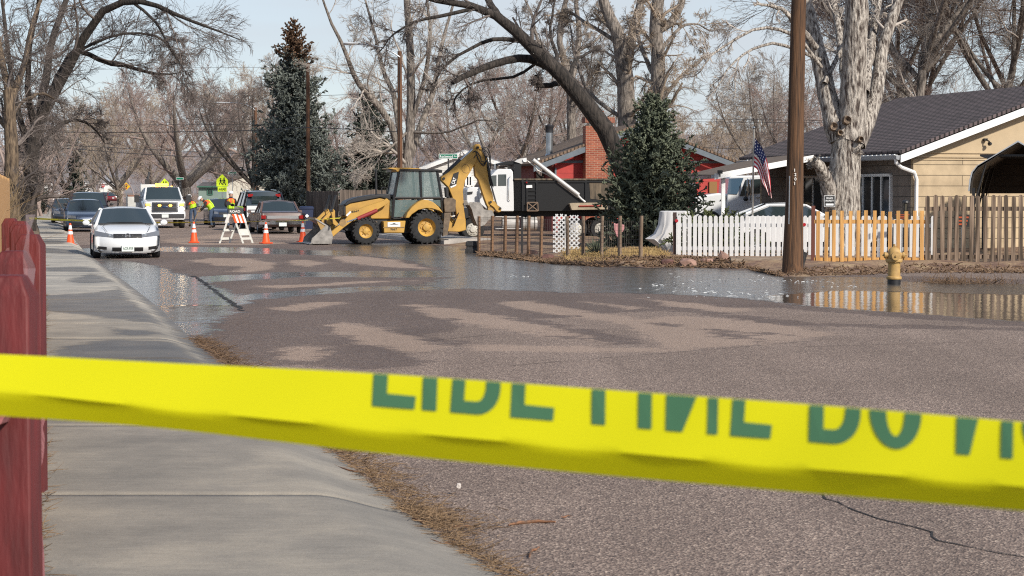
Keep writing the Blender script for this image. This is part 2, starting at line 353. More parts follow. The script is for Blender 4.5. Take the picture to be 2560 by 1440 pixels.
rows = [8750 / (y - HZ) for y in np.concatenate([np.arange(485, 520, 2), np.arange(520, 860, 2.0), np.arange(860, 1500, 8)])] + [7.5, 6, 4, 2, 0, -6]
cols = np.concatenate([[-9000, -4000, -2000, -1000, -500], np.arange(-200, 2780, 10), [2900, 3100, 3400, 4000, 5500, 9000]])
RY = np.array(rows)[:, None] * np.ones(len(cols))[None]; RX = (cols[None] - CX) / F * np.maximum(RY, 8)
wat = np.full(RX.shape, -9.0); flow = np.full(RX.shape, .3)
for p, r in wpolys:
    d = sdf(p, RX, RY); flow = np.where(d > -.3, r, flow); wat = np.maximum(wat, d)
dmp = np.full(RX.shape, -9.0)
for p in dpolys: dmp = np.maximum(dmp, sdf(p, RX, RY))
for p in ypolys: dmp = np.minimum(dmp, -sdf(p, RX, RY) + .12)
dmp = np.maximum(dmp, wat + .25)
nr, nc = RX.shape
idx = np.arange(nr*nc).reshape(nr, nc)
fq = np.stack([idx[:-1, :-1], idx[1:, :-1], idx[1:, 1:], idx[:-1, 1:]], -1).reshape(-1, 4)[:, ::-1]
road = npmesh('road', np.stack([RX, RY, np.zeros_like(RX)], -1).reshape(-1, 3), fq, road_material())
slt = np.full(RX.shape, -9.0)
for p in ypolys + [[(q.x, q.y) for q in gp(p)] for p in ([(1160,880),(1660,880),(2000,852),(2100,836),(2000,818),(1900,800),(1700,790),(1560,800),(1640,868),(1500,868),(1160,860)],)]: slt = np.maximum(slt, sdf(p, RX, RY))
for k, a in (('water', wat), ('damp', dmp), ('flow', flow), ('silt', slt)):
    at = road.data.attributes.new(k, 'FLOAT', 'POINT'); at.data.foreach_set('value', np.clip(a, -3, 3).astype(np.float32).ravel())
structure(road)

gm = mat('earth', (.17, .125, .09), .95, var=.35, scale=1.5, bump=.03, bscale=14, coord='Generated')
def posmat(name, cols, scale, bump=.02, bscale=20, rough=.95):
    """ground material by world position: a ramp over noise"""
    m = bpy.data.materials.new(name); m.use_nodes = True; n, l = m.node_tree.nodes, m.node_tree.links; p = n['Principled BSDF']; p.inputs['Roughness'].default_value = rough
    g = n.new('ShaderNodeNewGeometry'); z = n.new('ShaderNodeTexNoise'); z.inputs['Scale'].default_value = scale; z.inputs['Detail'].default_value = 8; z.inputs['Roughness'].default_value = .7; l.new(g.outputs['Position'], z.inputs['Vector'])
    r = n.new('ShaderNodeValToRGB'); l.new(z.outputs['Fac'], r.inputs[0]); cr = r.color_ramp
    while len(cr.elements) < len(cols): cr.elements.new(.5)
    for i, c in enumerate(cols): cr.elements[i].position = .3 + .4 * i / (len(cols) - 1); cr.elements[i].color = (*c, 1)
    l.new(r.outputs[0], p.inputs['Base Color'])
    z2 = n.new('ShaderNodeTexNoise'); z2.inputs['Scale'].default_value = bscale; z2.inputs['Detail'].default_value = 4; l.new(g.outputs['Position'], z2.inputs['Vector'])
    b = n.new('ShaderNodeBump'); b.inputs['Distance'].default_value = bump; l.new(z2.outputs['Fac'], b.inputs['Height']); l.new(b.outputs[0], p.inputs['Normal'])
    MATS[name] = m; return m
earth = posmat('earth_ground', [(.10,.07,.055), (.20,.145,.10), (.33,.26,.17)], 1.1)
mb = MB(); S = 9000
mb.add([(-S,-300,-.06),(S,-300,-.06),(S,S,-.06),(-S,S,-.06)], [(0,1,2,3)]); structure(mb.build('ground', earth))

# right-hand yards: a sheet that rises out of the road along its traced edge
rowsY = np.concatenate([np.arange(36, 75, .35), np.arange(75, 160, 2), np.arange(160, 920, 20)])
colsY = np.concatenate([np.arange(-900, 900, 40), np.arange(900, 2700, 14), np.arange(2700, 5200, 120)])
GY = rowsY[:, None] * np.ones(len(colsY))[None]; GX = (colsY[None] - CX) / F * GY
sd_ = sdf(yard_poly, GX, GY); rngz = np.random.default_rng(3)
bumpz = np.sin(GX*1.7 + 2*np.sin(GY*.9)) * .02 + np.sin(GX*3.9 - GY*2.3) * .012
GZ = np.where(sd_ > 0, .16 * sstep(0, 1.8, sd_) + bumpz * sstep(.2, 1.5, sd_), np.maximum(sd_ * .3, -.2))
idx = np.arange(GX.size).reshape(GX.shape)
fq = np.stack([idx[:-1, :-1], idx[:-1, 1:], idx[1:, 1:], idx[1:, :-1]], -1).reshape(-1, 4)
keep = (sd_.ravel()[fq] > -.6).any(1)
yard_m = posmat('yard_soil', [(.10,.055,.04), (.17,.10,.07), (.30,.20,.12), (.42,.32,.18)], 1.6, .03, 16)
structure(npmesh('yard', np.stack([GX, GY, GZ], -1).reshape(-1, 3), fq[keep], yard_m))
def yz(x, y):
    d = float(sdf(yard_poly, np.array([float(x)]), np.array([float(y)]))[0]); return .16 * float(sstep(0, 1.8, d)) if d > 0 else 0.0

# ------------------------------------------------------------------ pavement with rolled kerb (left)
LPX = [(106,1500),(104,1440),(101,1240),(100,1065),(104,850),(107,720),(106,640),(98,575),(82,530),(74,507),(72,494)]
RPX = [(1320,1500),(1248,1440),(1040,1302),(832,1132),(640,982),(545,906),(470,842),(402,774),(322,712),(246,655),(208,626),(188,602),(168,576),(148,552),(120,522),(104,503),(98,494)]
SZ = .10
def edge_fn(px, z):
    q = gp(px, z); ys = np.array([v.y for v in q]); xs = np.array([v.x for v in q]); o_ = np.argsort(ys)
    sl0 = (xs[o_][1]-xs[o_][0])/(ys[o_][1]-ys[o_][0])
    return lambda Y: np.where(Y < ys[o_][0], xs[o_][0] + (Y - ys[o_][0]) * sl0, np.interp(Y, ys[o_], xs[o_]))
fl_, fr_ = edge_fn(LPX, SZ), edge_fn(RPX, 0)
joints = [1.7, 4.8, 7.8, 10.86, 14.1, 17.1, 19.8, 22.5, 25.1, 27.6] + list(np.arange(30.6, 140, 3.05))
yy = sorted(set(np.round(np.concatenate([np.arange(0, 60, .25), np.arange(60, 650, 4)] + [[j-.02, j-.012, j-.006, j+.006, j+.012, j+.02] for j in joints]), 4)))
yy = np.array(yy); tt = np.concatenate([np.linspace(0, .74, 14), np.linspace(.77, 1.0, 12), [1.02]])
prof = np.where(tt < .75, SZ + .0 * tt, SZ * (1 - sstep(.74, 1.02, tt)) - .004 * (tt > 1.0))
dist = np.min(np.abs(yy[:, None] - np.array(joints)[None]), 1); groove = np.where(dist < .0125, -.03, 0)
PX_ = fl_(yy)[:, None] + (fr_(yy) - fl_(yy))[:, None] * tt[None]; PZ_ = prof[None] + groove[:, None] + np.zeros_like(PX_)
PYY = yy[:, None] + 0.02*np.sin(yy*3)[:, None]*tt[None]*0 + np.zeros_like(PX_)
idx = np.arange(PX_.size).reshape(PX_.shape); fq = np.stack([idx[:-1, :-1], idx[:-1, 1:], idx[1:, 1:], idx[1:, :-1]], -1).reshape(-1, 4)
def pave_material():
    m = bpy.data.materials.new('concrete_pavement'); m.use_nodes = True; n, l = m.node_tree.nodes, m.node_tree.links; p = n['Principled BSDF']
    g = n.new('ShaderNodeNewGeometry')
    def noise(s, d=6, r=.65, st=(1,1,1)):
        q = n.new('ShaderNodeMapping'); q.inputs['Scale'].default_value = st; l.new(g.outputs['Position'], q.inputs[0])
        z = n.new('ShaderNodeTexNoise'); z.inputs['Scale'].default_value = s; z.inputs['Detail'].default_value = d; z.inputs['Roughness'].default_value = r; l.new(q.outputs[0], z.inputs['Vector']); return z.outputs['Fac']
    def ramp(x, c):
        r = n.new('ShaderNodeValToRGB'); l.new(x, r.inputs[0])
        while len(r.color_ramp.elements) < len(c): r.color_ramp.elements.new(.5)
        for i, (t_, k) in enumerate(c): r.color_ramp.elements[i].position = t_; r.color_ramp.elements[i].color = (*k, 1)
        return r.outputs[0]
    base = ramp(noise(1.1, 7), [(.3, (.19,.177,.158)), (.5, (.266,.243,.210)), (.7, (.375,.335,.275))])
    fine = ramp(noise(85, 5, .75), [(.28, (.62,)*3), (.42, (.92,)*3), (.64, (1.08,)*3), (.72, (1.3,)*3)])
    mu = n.new('ShaderNodeMix'); mu.data_type = 'RGBA'; mu.blend_type = 'MULTIPLY'; mu.inputs[0].default_value = 1; l.new(base, mu.inputs[6]); l.new(fine, mu.inputs[7])
    # brushed finish runs across the walk
    br = ramp(noise(7, 5, .7, (.5, 9, 1)), [(.3, (.80,)*3), (.7, (1.10,)*3)])
    mu2 = n.new('ShaderNodeMix'); mu2.data_type = 'RGBA'; mu2.blend_type = 'MULTIPLY'; mu2.inputs[0].default_value = .8; l.new(mu.outputs[2], mu2.inputs[6]); l.new(br, mu2.inputs[7])
    a = n.new('ShaderNodeAttribute'); a.attribute_name = 'damp'
    ns = n.new('ShaderNodeMath'); ns.operation = 'MULTIPLY_ADD'; l.new(noise(2.2, 6), ns.inputs[0]); ns.inputs[1].default_value = .9; l.new(a.outputs['Fac'], ns.inputs[2])
    mr_ = n.new('ShaderNodeMapRange'); mr_.interpolation_type = 'SMOOTHSTEP'; mr_.inputs[1].default_value = .36; mr_.inputs[2].default_value = .56; l.new(ns.outputs[0], mr_.inputs[0])
    w = n.new('ShaderNodeMix'); w.data_type = 'RGBA'; w.blend_type = 'MULTIPLY'; l.new(mr_.outputs[0], w.inputs[0]); l.new(mu2.outputs[2], w.inputs[6]); w.inputs[7].default_value = (.46, .445, .435, 1)
    fa = n.new('ShaderNodeSeparateXYZ'); l.new(g.outputs['Position'], fa.inputs[0]); fm = n.new('ShaderNodeMapRange'); fm.inputs[1].default_value = 22; fm.inputs[2].default_value = 30; fm.inputs[3].default_value = 1; fm.inputs[4].default_value = 1.4; l.new(fa.outputs['Y'], fm.inputs[0]); fh = n.new('ShaderNodeHueSaturation'); l.new(fm.outputs[0], fh.inputs['Value']); l.new(w.outputs[2], fh.inputs['Color'])   # slabs paler with distance: grazing-light brightness put into the colour
    ja = n.new('ShaderNodeAttribute'); ja.attribute_name = 'joint'; jw = n.new('ShaderNodeMix'); jw.data_type = 'RGBA'; l.new(ja.outputs['Fac'], jw.inputs[0]); l.new(fh.outputs[0], jw.inputs[6]); jw.inputs[7].default_value = (.045, .036, .028, 1)   # dirt packed into the joints
    l.new(jw.outputs[2], p.inputs['Base Color'])
    ro = n.new('ShaderNodeMix'); ro.inputs[2].default_value = .9; ro.inputs[3].default_value = .5; l.new(mr_.outputs[0], ro.inputs[0]); l.new(ro.outputs[0], p.inputs['Roughness'])
    b = n.new('ShaderNodeBump'); b.inputs['Distance'].default_value = .003; l.new(noise(40, 5, .7, (.6, 2.5, 1)), b.inputs['Height']); l.new(b.outputs[0], p.inputs['Normal'])
    return m
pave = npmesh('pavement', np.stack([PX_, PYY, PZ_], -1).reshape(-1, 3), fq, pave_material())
def z4(pts): return [(x / 2.844, 540 + y / 2.844) for x, y in pts]
SD = [z4(p) for p in (
    [(260,565),(470,555),(640,545),(800,525),(850,490),(900,560),(1000,640),(1100,700),(1190,765),(1100,757),(900,737),(700,715),(500,690),(260,672)],
    [(300,366),(600,360),(690,375),(700,398),(300,394)], [(480,462),(640,405),(760,440),(850,465),(700,474),(560,478)],
    [(280,222),(560,245),(650,310),(640,272),(280,264)], [(760,795),(1010,812),(1230,845),(1000,852),(780,848)],
    [(300,1060),(420,930),(800,880),(1250,890),(1420,975),(1560,1070)], [(280,40),(400,44),(470,80),(380,70)], [(270,110),(440,116),(470,130),(280,128)], [(280,170),(460,172),(470,205),(280,196)])]
pd = np.full(PX_.shape, -3.0)
for p in SD: pd = np.maximum(pd, sdf([(q.x, q.y) for q in gp(p, SZ)], PX_, PYY))
pd = np.maximum(pd, np.where((tt[None] > .8) & (PYY > 19) & (PYY < 60), (tt[None] - .9) * 1.5, -3))
at = pave.data.attributes.new('damp', 'FLOAT', 'POINT'); at.data.foreach_set('value', np.clip(pd, -2, 2).astype(np.float32).ravel())
jn = np.clip(1.25 - dist / .014, 0, 1)[:, None] + np.zeros_like(PX_); at = pave.data.attributes.new('joint', 'FLOAT', 'POINT'); at.data.foreach_set('value', jn.astype(np.float32).ravel())
structure(pave)
# joint filler: soil and needles lying in the open joints
# strip of soil left of the pavement
mb = MB(); ys = [0, 6, 10, 16, 25, 40, 60, 90, 140, 220, 400, 640]
xl = [float(fl_(np.array(y))) for y in ys]
mb.add([p for y, x in zip(ys, xl) for p in ((x + .02, y, .078), (x - .6, y, .09), (x - 60, y, .1))], [(i*3+j, i*3+3+j, i*3+4+j, i*3+1+j) for i in range(len(ys)-1) for j in range(2)])
structure(mb.build('verge', posmat('verge_soil', [(.08,.055,.04), (.17,.12,.08), (.30,.22,.13)], 3, .03, 25)))

# right-hand kerb and pavement at the corner and up the street
kpx = [(1110,611),(1060,606),(960,596),(900,588),(820,573),(700,544),(560,518),(400,503),(260,491)]
kp = gp(kpx); mb = MB()
def offs(pts, o):
    r = []
    for i, p in enumerate(pts):
        t = (pts[min(i+1, len(pts)-1)] - pts[max(i-1, 0)]).normalized(); r.append(p + Vector((t.y, -t.x, 0)) * o)
    return r
k0, k1 = offs(kp, 0), offs(kp, .16)
rings = [[Vector((a.x, a.y, -.02)), Vector((a.x, a.y, .10)), Vector((a.x*.9+b.x*.1, a.y*.9+b.y*.1, .135)), Vector((b.x, b.y, .14)), Vector((b.x, b.y, -.02))] for a, b in zip(k0, k1)]
mb.loft(rings, False)
conc = mat('kerb_concrete', (.40, .37, .34), .9, var=.25, scale=2.5, bump=.004, bscale=30)
structure(mb.build('kerb', conc))
mb = MB(); k2 = offs(kp, 1.7); mb.loft([[Vector((a.x, a.y, .17)), Vector((b.x, b.y, .18)), Vector((b.x, b.y, 0)), Vector((a.x, a.y, 0))] for a, b in zip(k1, k2)], False)
structure(mb.build('footpath', conc))

# cracks and seams in the asphalt: thin sunken tar lines
def crack(pts, w, name='road_seam', wob=.03, seed=1):
    r = random.Random(seed); q = [p for p in gp(pts)]; out = []
    for a, b in zip(q[:-1], q[1:]):
        k = max(2, int((b - a).length / .12))
        for i in range(k): out.append(a.lerp(b, i / k) + Vector((r.uniform(-wob, wob), r.uniform(-wob, wob), 0)))
    out.append(q[-1]); vs = []
    for i, p in enumerate(out):
        t = (out[min(i+1, len(out)-1)] - out[max(i-1, 0)]).normalized(); nn = Vector((t.y, -t.x, 0)); ww = w * r.uniform(.35, 1.2) / 2
        vs += [(p.x + nn.x*ww, p.y + nn.y*ww, .004), (p.x - nn.x*ww, p.y - nn.y*ww, .004)]
    mb = MB(); mb.add(vs, [(2*i, 2*i+2, 2*i+3, 2*i+1) for i in range(len(out)-1)]); structure(mb.build(name, mat('tar', (.018,.015,.014), .8)))
crack([(2050,1238),(2130,1275),(2230,1308),(2330,1330),(2345,1352),(2440,1372),(2600,1398)], .014, 'road_crack', .02, 2)
crack([(484,690),(520,715),(548,735),(590,765),(606,778)], .09, 'road_crack', .05, 3)
crack([(1280,914),(1600,888),(1900,864),(2060,850)], .012, seed=4, wob=.008)
crack([(1080,852),(1250,835),(1330,828)], .012, seed=5, wob=.008)
crack([(2000,868),(2200,862),(2400,855)], .01, seed=6, wob=.008)
crack([(2000,1020),(2300,1030),(2600,1033)], .009, seed=7, wob=.006)

# hills at the horizon
hm = mat('hill_slope', (.17,.165,.18), 1, col2=(.26,.23,.22), scale=22, coord='Generated')  # distance haze put into the slope colours
hx = np.linspace(-3200, 3200, 120); r_ = np.random.default_rng(5)
hz = 62 + 22*np.sin(hx/700+1.2) + 9*np.sin(hx/210) + 3*np.sin(hx/67) + r_.normal(0, .8, len(hx)); hz = np.where(hx > 300, np.interp(hx, [300, 420, 520, 900, 3200], [93, 97, 88, 92, 70]) + 2*np.sin(hx/40) + r_.normal(0,.6,len(hx)), hz)
vv = np.concatenate([np.stack([hx, np.full_like(hx, 2500), np.full_like(hx, -2)], -1), np.stack([hx, np.full_like(hx, 2850), hz*.62], -1), np.stack([hx, np.full_like(hx, 3100), hz], -1), np.stack([hx, np.full_like(hx, 4200), -2+0*hz], -1)])
k = len(hx); i0 = np.arange(k-1)
structure(npmesh('hills', vv, np.concatenate([np.stack([i0+j*k, i0+1+j*k, i0+1+(j+1)*k, i0+(j+1)*k], -1) for j in range(3)]), hm))
# ------------------------------------------------------------------ trees
def sprout(rng, P, R, nper, length, ang, M=5, curl=.25, up=.0, rad=.55, tmin=.2, rmin=.004, tip=.35, scale_len=True, density=None):
    """grow nper side shoots from every branch in P (N,M0,3) with radii R (N,M0)"""
    N, M0 = R.shape
    seg = P[:, 1:] - P[:, :-1]; plen = np.linalg.norm(seg, axis=2).sum(1)
    t = (np.arange(nper)[None] + rng.random((N, nper))) / nper; t = tmin + (1 - tmin) * t
    f = t * (M0 - 1); i = np.clip(f.astype(int), 0, M0 - 2); u = (f - i)[..., None]
    a = np.arange(N)[:, None]; base = P[a, i] * (1 - u) + P[a, i+1] * u
    r0 = R[a, i] * (1 - u[..., 0]) + R[a, i+1] * u[..., 0]
    T = seg[a, i]; T = T / (np.linalg.norm(T, axis=2, keepdims=True) + 1e-9)
    q = rng.normal(size=T.shape); q -= T * (q * T).sum(2, keepdims=True); q /= np.linalg.norm(q, axis=2, keepdims=True) + 1e-9
    an = ang * (1 + .35 * rng.normal(size=t.shape))[..., None]
    d = np.cos(an) * T + np.sin(an) * q
    L = rng.uniform(length[0], length[1], t.shape)
    if scale_len: L = L * plen[:, None] * (1.15 - .65 * t)
    rs = np.maximum(r0 * rad * rng.uniform(.7, 1, t.shape), rmin)
    n = N * nper; d = d.reshape(n, 3); base = base.reshape(n, 3); L = L.reshape(n); rs = rs.reshape(n)
    out = np.empty((n, M, 3)); out[:, 0] = base; step = (L / (M - 1))[:, None]
    for k in range(1, M):
        d = d + rng.normal(size=d.shape) * curl; d[:, 2] += up
        d /= np.linalg.norm(d, axis=1, keepdims=True); out[:, k] = out[:, k-1] + d * step
    rr = np.maximum(rs[:, None] * np.linspace(1, tip, M)[None], rmin * .8)
    return out, rr
def tubes(P, R, S):
    """tube surfaces for N branches of M points"""
    N, M, _ = P.shape
    T = np.empty_like(P); T[:, 1:-1] = P[:, 2:] - P[:, :-2]; T[:, 0] = P[:, 1] - P[:, 0]; T[:, -1] = P[:, -1] - P[:, -2]
    T /= np.linalg.norm(T, axis=2, keepdims=True) + 1e-9
    m = T.mean(1); ref = np.where(np.abs(m[:, 2:3]) < .8, np.array([[0, 0, 1.]]), np.array([[1., 0, 0]]))[:, None]
    u = np.cross(T, np.broadcast_to(ref, T.shape)); u /= np.linalg.norm(u, axis=2, keepdims=True) + 1e-9; w = np.cross(T, u)
    a = np.arange(S) * 2 * pi / S
    v = P[:, :, None] + (u[:, :, None] * np.cos(a)[None, None, :, None] + w[:, :, None] * np.sin(a)[None, None, :, None]) * R[:, :, None, None]
    b = np.arange(N)[:, None, None] * M * S; k = np.arange(M - 1)[None, :, None] * S; j = np.arange(S)[None, None]
    j2 = (j + 1) % S
    f = np.stack(np.broadcast_arrays(b + k + j, b + k + j2, b + k + S + j2, b + k + S + j), -1).reshape(-1, 4)
    return v.reshape(-1, 3), f
def tube_mesh(name, sets, m, parent=None):
    vs, fs, o = [], [], 0
    for P, R, S in sets:
        v, f = tubes(P, R, S); vs.append(v); fs.append(f + o); o += len(v)
    return npmesh(name, np.concatenate(vs), np.concatenate(fs), m, parent)
def resample(pts, rad, M, rng=None, wob=0):
    """smooth a guide polyline to M points (Catmull-Rom)"""
    p = np.array([list(q) for q in pts]); n = len(p); s = np.linspace(0, n - 1, M); i = np.clip(s.astype(int), 0, n - 2); u = (s - i)[:, None]
    g = lambda k: p[np.clip(k, 0, n - 1)]
    a, b, c, d = g(i-1), g(i), g(i+1), g(i+2)
    q = .5 * (2*b + (c-a)*u + (2*a-5*b+4*c-d)*u*u + (3*b-a-3*c+d)*u**3)
    if rng is not None: q = q + rng.normal(size=q.shape) * wob
    return q, np.interp(s, np.linspace(0, n-1, len(rad)), rad)
def barkmat(name, c1, c2, st=(1, 1, .16), scale=9, bump=.03):
    return mat(name, c1, .95, col2=c2, scale=scale, stretch=st, bump=bump, lo=.38, hi=.62)
BK_DARK = barkmat('dark_bark', (.058,.047,.04), (.012,.010,.009), (1,1,.2), 14, .06)
BK_GREY = barkmat('grey_bark', (.30,.26,.225), (.075,.063,.055), (1,1,.2), 14, .06)
BK_PALE = barkmat('pale_bark', (.60,.545,.48), (.07,.05,.042), (1, 1, .2), 17, .12)
BK_TAN = barkmat('tan_bark', (.20,.145,.095), (.045,.032,.024), (1,1,.2), 14, .06)
TW_GREY = mat('grey_twigs', (.27,.235,.21), .95, var=.2, scale=.6)
TW_DARK = mat('dark_twigs', (.13,.108,.098), .95, var=.25, scale=.6)
TW_RED = mat('reddish_twigs', (.29,.22,.195), .95, var=.2, scale=.5)
TW_TAN = mat('tan_twigs', (.36,.29,.225), .95, var=.2, scale=.5)
TW_PALE = mat('pale_twigs', (.40,.355,.315), .95, var=.2, scale=.5)

def bare_tree(name, label, base, limbs, bark, twig, seed=1, dens=1.0, tw=.011, droop=0., spread=1.0, cat='tree', group=None, sub=(5, 7, 7, 5), lens=((.3,.6),(.35,.7),(.4,.8),(.5,1.1)), tmin=.3, up=.03):
    """limbs: [(points, radii)] in world space, the first is the trunk"""
    rng = np.random.default_rng(seed); root = thing(name, label, cat, base, 0, group); B = np.array(list(base))
    thick = []; fam = []
    for pts, rad in limbs:
        P, R = resample([np.array(list(p)) - B for p in pts], rad, 12, rng, .015)
        thick.append((P[None], R[None], 9)); fam.append((P, R))
    P0 = np.stack([p for p, _ in fam]); R0 = np.stack([r for _, r in fam])
    n = [max(1, int(round(k * dens ** .5))) for k in sub]
    P1, R1 = sprout(rng, P0, R0, n[0], lens[0], .75 * spread, 9, .15, up, .42, tmin, .018)
    P2, R2 = sprout(rng, P1, R1, n[1], lens[1], .7 * spread, 6, .16, up - droop, .5, .12, .012)
    P3, R3 = sprout(rng, P2, R2, n[2], lens[2], .6, 4, .17, up - droop * 1.5, .55, .08, tw)
    P4, R4 = sprout(rng, P3, R3, n[3], lens[3], .55, 3, .16, -droop * 2, .7, .05, tw * .72)
    tube_mesh('trunk', thick, bark, root)
    tube_mesh('crown', [(P1, R1, 5), (P2, R2, 4), (P3, R3, 3), (P4, R4, 3)], twig, root)
    return root
def px_limb(pts, d, dd=0):
    """guide points on the photo at depth d, running dd metres deeper to the tip"""
    n = len(pts); return [D(x, y, d + dd * i / max(1, n-1)) for i, (x, y) in enumerate(pts)]
def auto_limbs(rng, base, h, r, n=5, lean=(0, 0), fork=.35, spread=.5):
    """a trunk that forks into n rising limbs"""
    b = np.array(list(base)); top = b + [lean[0], lean[1], h * fork]
    L = [([b, b*.5 + top*.5 + [rng.normal()*.1, rng.normal()*.1, 0], top], [r, r*.86, r*.75])]
    for k in range(n):
        a = 2*pi*(k + rng.random()*.7)/n; s = spread * h * rng.uniform(.5, 1); hh = h * rng.uniform(.72, 1) * (1 - fork)
        st = b + (top - b) * rng.uniform(.7, 1)
        e = st + [s*cos(a), s*sin(a), hh]; m = st + [s*.55*cos(a), s*.55*sin(a), hh*.38]; m2 = st + [s*.85*cos(a), s*.85*sin(a), hh*.7]
        L.append(([st, m, m2, e], [r*.55, r*.4, r*.25, r*.08]))
    return L

# --- the dark elm that arches over from the left
d = 86
bare_tree('elm_tree', 'dark bare tree by the tan board fence, its long branch arching over the parked cars', G(66, 588, .08),
    [(px_limb([(66,590),(72,500),(80,400),(96,305)], d), [.42,.36,.30,.27]),
     (px_limb([(96,305),(150,208),(200,112),(262,24),(330,4),(390,14),(450,40),(520,68),(600,100)], d, -4), [.25,.22,.19,.16,.13,.10,.08,.05,.02]),
     (px_limb([(120,250),(170,140),(215,134),(262,156),(320,166),(390,186),(455,182)], d, 3), [.13,.12,.11,.11,.09,.06,.02]),
     (px_limb([(98,300),(112,205),(132,95),(165,0),(185,-90)], d, 5), [.2,.18,.15,.12,.08]),
     (px_limb([(80,400),(50,300),(28,190),(14,80),(0,-40)], d, 2), [.16,.14,.11,.09,.05]),
     (px_limb([(90,340),(70,230),(75,120),(95,20),(90,-60)], d, -5), [.15,.13,.1,.07,.04]),
     (px_limb([(84,380),(140,320),(190,300),(235,320),(262,360)], d, 4), [.11,.09,.07,.05,.02]),
     (px_limb([(330,6),(385,50),(420,110),(455,165)], d, -3), [.07,.06,.04,.02]),
     (px_limb([(200,125),(300,85),(400,95),(440,150),(425,165)], d, 2), [.07,.06,.05,.03,.02])],
    BK_DARK, TW_DARK, 11, .85, .008, .04, 1.0, sub=(9, 8, 8, 5), lens=((.22,.45),(.35,.7),(.4,.8),(.5,1.1)), tmin=.12)
bare_tree('elm_tree', 'tan barked bare tree hung with dry vines behind the tan board fence', G(30, 604, .09),
    [(px_limb([(32,604),(30,470),(26,340),(20,225)], 72), [.3,.27,.24,.18]),
     (px_limb([(22,260),(60,160),(80,60),(120,-40)], 72, 4), [.14,.11,.08,.04]), (px_limb([(20,230),(0,120),(-30,20),(-60,-60)], 72, 3), [.14,.11,.08,.04]),
     (px_limb([(26,330),(-40,250),(-90,180),(-120,60)], 72, 4), [.12,.09,.06,.03]), (px_limb([(24,300),(60,250),(110,235),(150,260)], 72, 6), [.09,.07,.05,.02])],
    BK_TAN, TW_DARK, 13, .9, .008, .04, 1.1, sub=(7, 7, 7, 4), tmin=.1)

# --- the dark tree leaning left over the red brick house
d = 66
bare_tree('elm_tree', 'dark leaning tree whose trunk crosses the brick chimney and bends far left', D(1590, 560, d),
    [(px_limb([(1592,560),(1560,430),(1530,360),(1500,305),(1440,228),(1375,160),(1310,98),(1255,48),(1190,18),(1100,2),(1000,-24)], d, -2), [.36,.33,.31,.30,.27,.24,.20,.16,.12,.09,.05]),
     (px_limb([(1395,182),(1345,152),(1285,146),(1215,166),(1160,192),(1132,206)], d, -2), [.17,.15,.13,.12,.10,.07]),
     (px_limb([(1320,108),(1240,98),(1160,130),(1100,180),(1080,230)], d, -2), [.08,.07,.05,.04,.02]),
     (px_limb([(1250,45),(1215,-10),(1190,-80)], d, 1), [.13,.11,.08]),
     (px_limb([(1190,20),(1100,40),(1050,50),(985,85),(950,130)], d, -1), [.07,.06,.05,.03,.02]),
     (px_limb([(1408,200),(1380,213),(1345,212),(1332,204)], d, -1.2), [.11,.09,.08,.07]),
     (px_limb([(1352,210),(1340,190)], d, -1.2), [.06,.05]),
     (px_limb([(1385,165),(1392,140),(1375,80),(1390,0)], d, 2), [.08,.07,.05,.03]),
     (px_limb([(1350,150),(1290,190),(1190,205),(1140,240),(1135,265)], d, 0), [.05,.05,.04,.03,.02]),
     (px_limb([(1420,210),(1440,150),(1500,120)], d, 2), [.09,.06,.03])],
    BK_DARK, TW_DARK, 21, .8, .008, .03, 1.0, sub=(7, 7, 7, 5), lens=((.16,.36),(.35,.7),(.4,.8),(.5,1.1)), tmin=.45)

# --- the huge pale trunk in front of the tan house
d = 52
pale = bare_tree('cottonwood_tree', 'huge pale barked tree trunk with sawn limbs in front of the tan house', D(2108, 655, d),
    [(px_limb([(2106,658),(2110,560),(2112,460),(2116,380),(2118,330)], d), [.55,.46,.43,.40,.39]),
     (px_limb([(2100,350),(2080,280),(2062,205),(2045,130),(2030,60),(2012,-10),(1990,-80)], d, 1), [.32,.27,.24,.22,.18,.15,.12]),
     (px_limb([(2122,350),(2134,260),(2136,170),(2140,80),(2144,-10),(2146,-90)], d, -.5), [.40,.36,.33,.32,.3,.27]),
     (px_limb([(2138,360),(2168,300),(2190,240),(2200,160),(2222,70),(2262,-40)], d, 1.2), [.28,.26,.2,.17,.15,.11]),
     (px_limb([(2098,545),(2078,500),(2060,440),(2036,398)], d, -1.0), [.28,.24,.17,.12]),
     (px_limb([(2126,270),(2110,180),(2100,100),(2085,0)], d, 2.5), [.12,.11,.10,.08]),
     (px_limb([(2158,230),(2172,150),(2190,60),(2200,-40)], d, 2), [.16,.13,.11,.08]),
     (px_limb([(2060,210),(2100,130),(2160,60),(2230,10)], d, 2), [.07,.06,.04,.02]),
     (px_limb([(2042,120),(1990,60),(1950,20),(1890,10)], d, -1), [.09,.07,.05,.03]),
     (px_limb([(2052,170),(1990,90),(1900,70),(1800,120),(1750,180)], d, -2), [.05,.05,.04,.03,.015]),
     (px_limb([(2050,150),(1940,110),(1850,140),(1790,220)], d, -3), [.05,.04,.03,.015])],
    BK_PALE, TW_PALE, 31, .7, .006, .10, 1.0, sub=(6, 6, 6, 4), lens=((.12,.3),(.35,.7),(.4,.8),(.5,1.1)), tmin=.5)
# knot holes and sawn stubs on the pale trunk
b_ = pale.location
for x, y, r, dz in ((2084,316,.10,-.44),(2100,332,.07,-.47),(2152,348,.07,-.47),(2118,300,.10,-.45)):
    c = D(x, y, d + dz) - b_; MB().lathe([(r*1.25, .12), (r*1.1, -.02), (r*.95, -.08), (r*.6, -.03), (.001, .02)], c, 14, 'Y').build('knot', barkmat('knot_wood', (.30,.22,.15), (.07,.05,.04), (1,1,1), 14), pale)

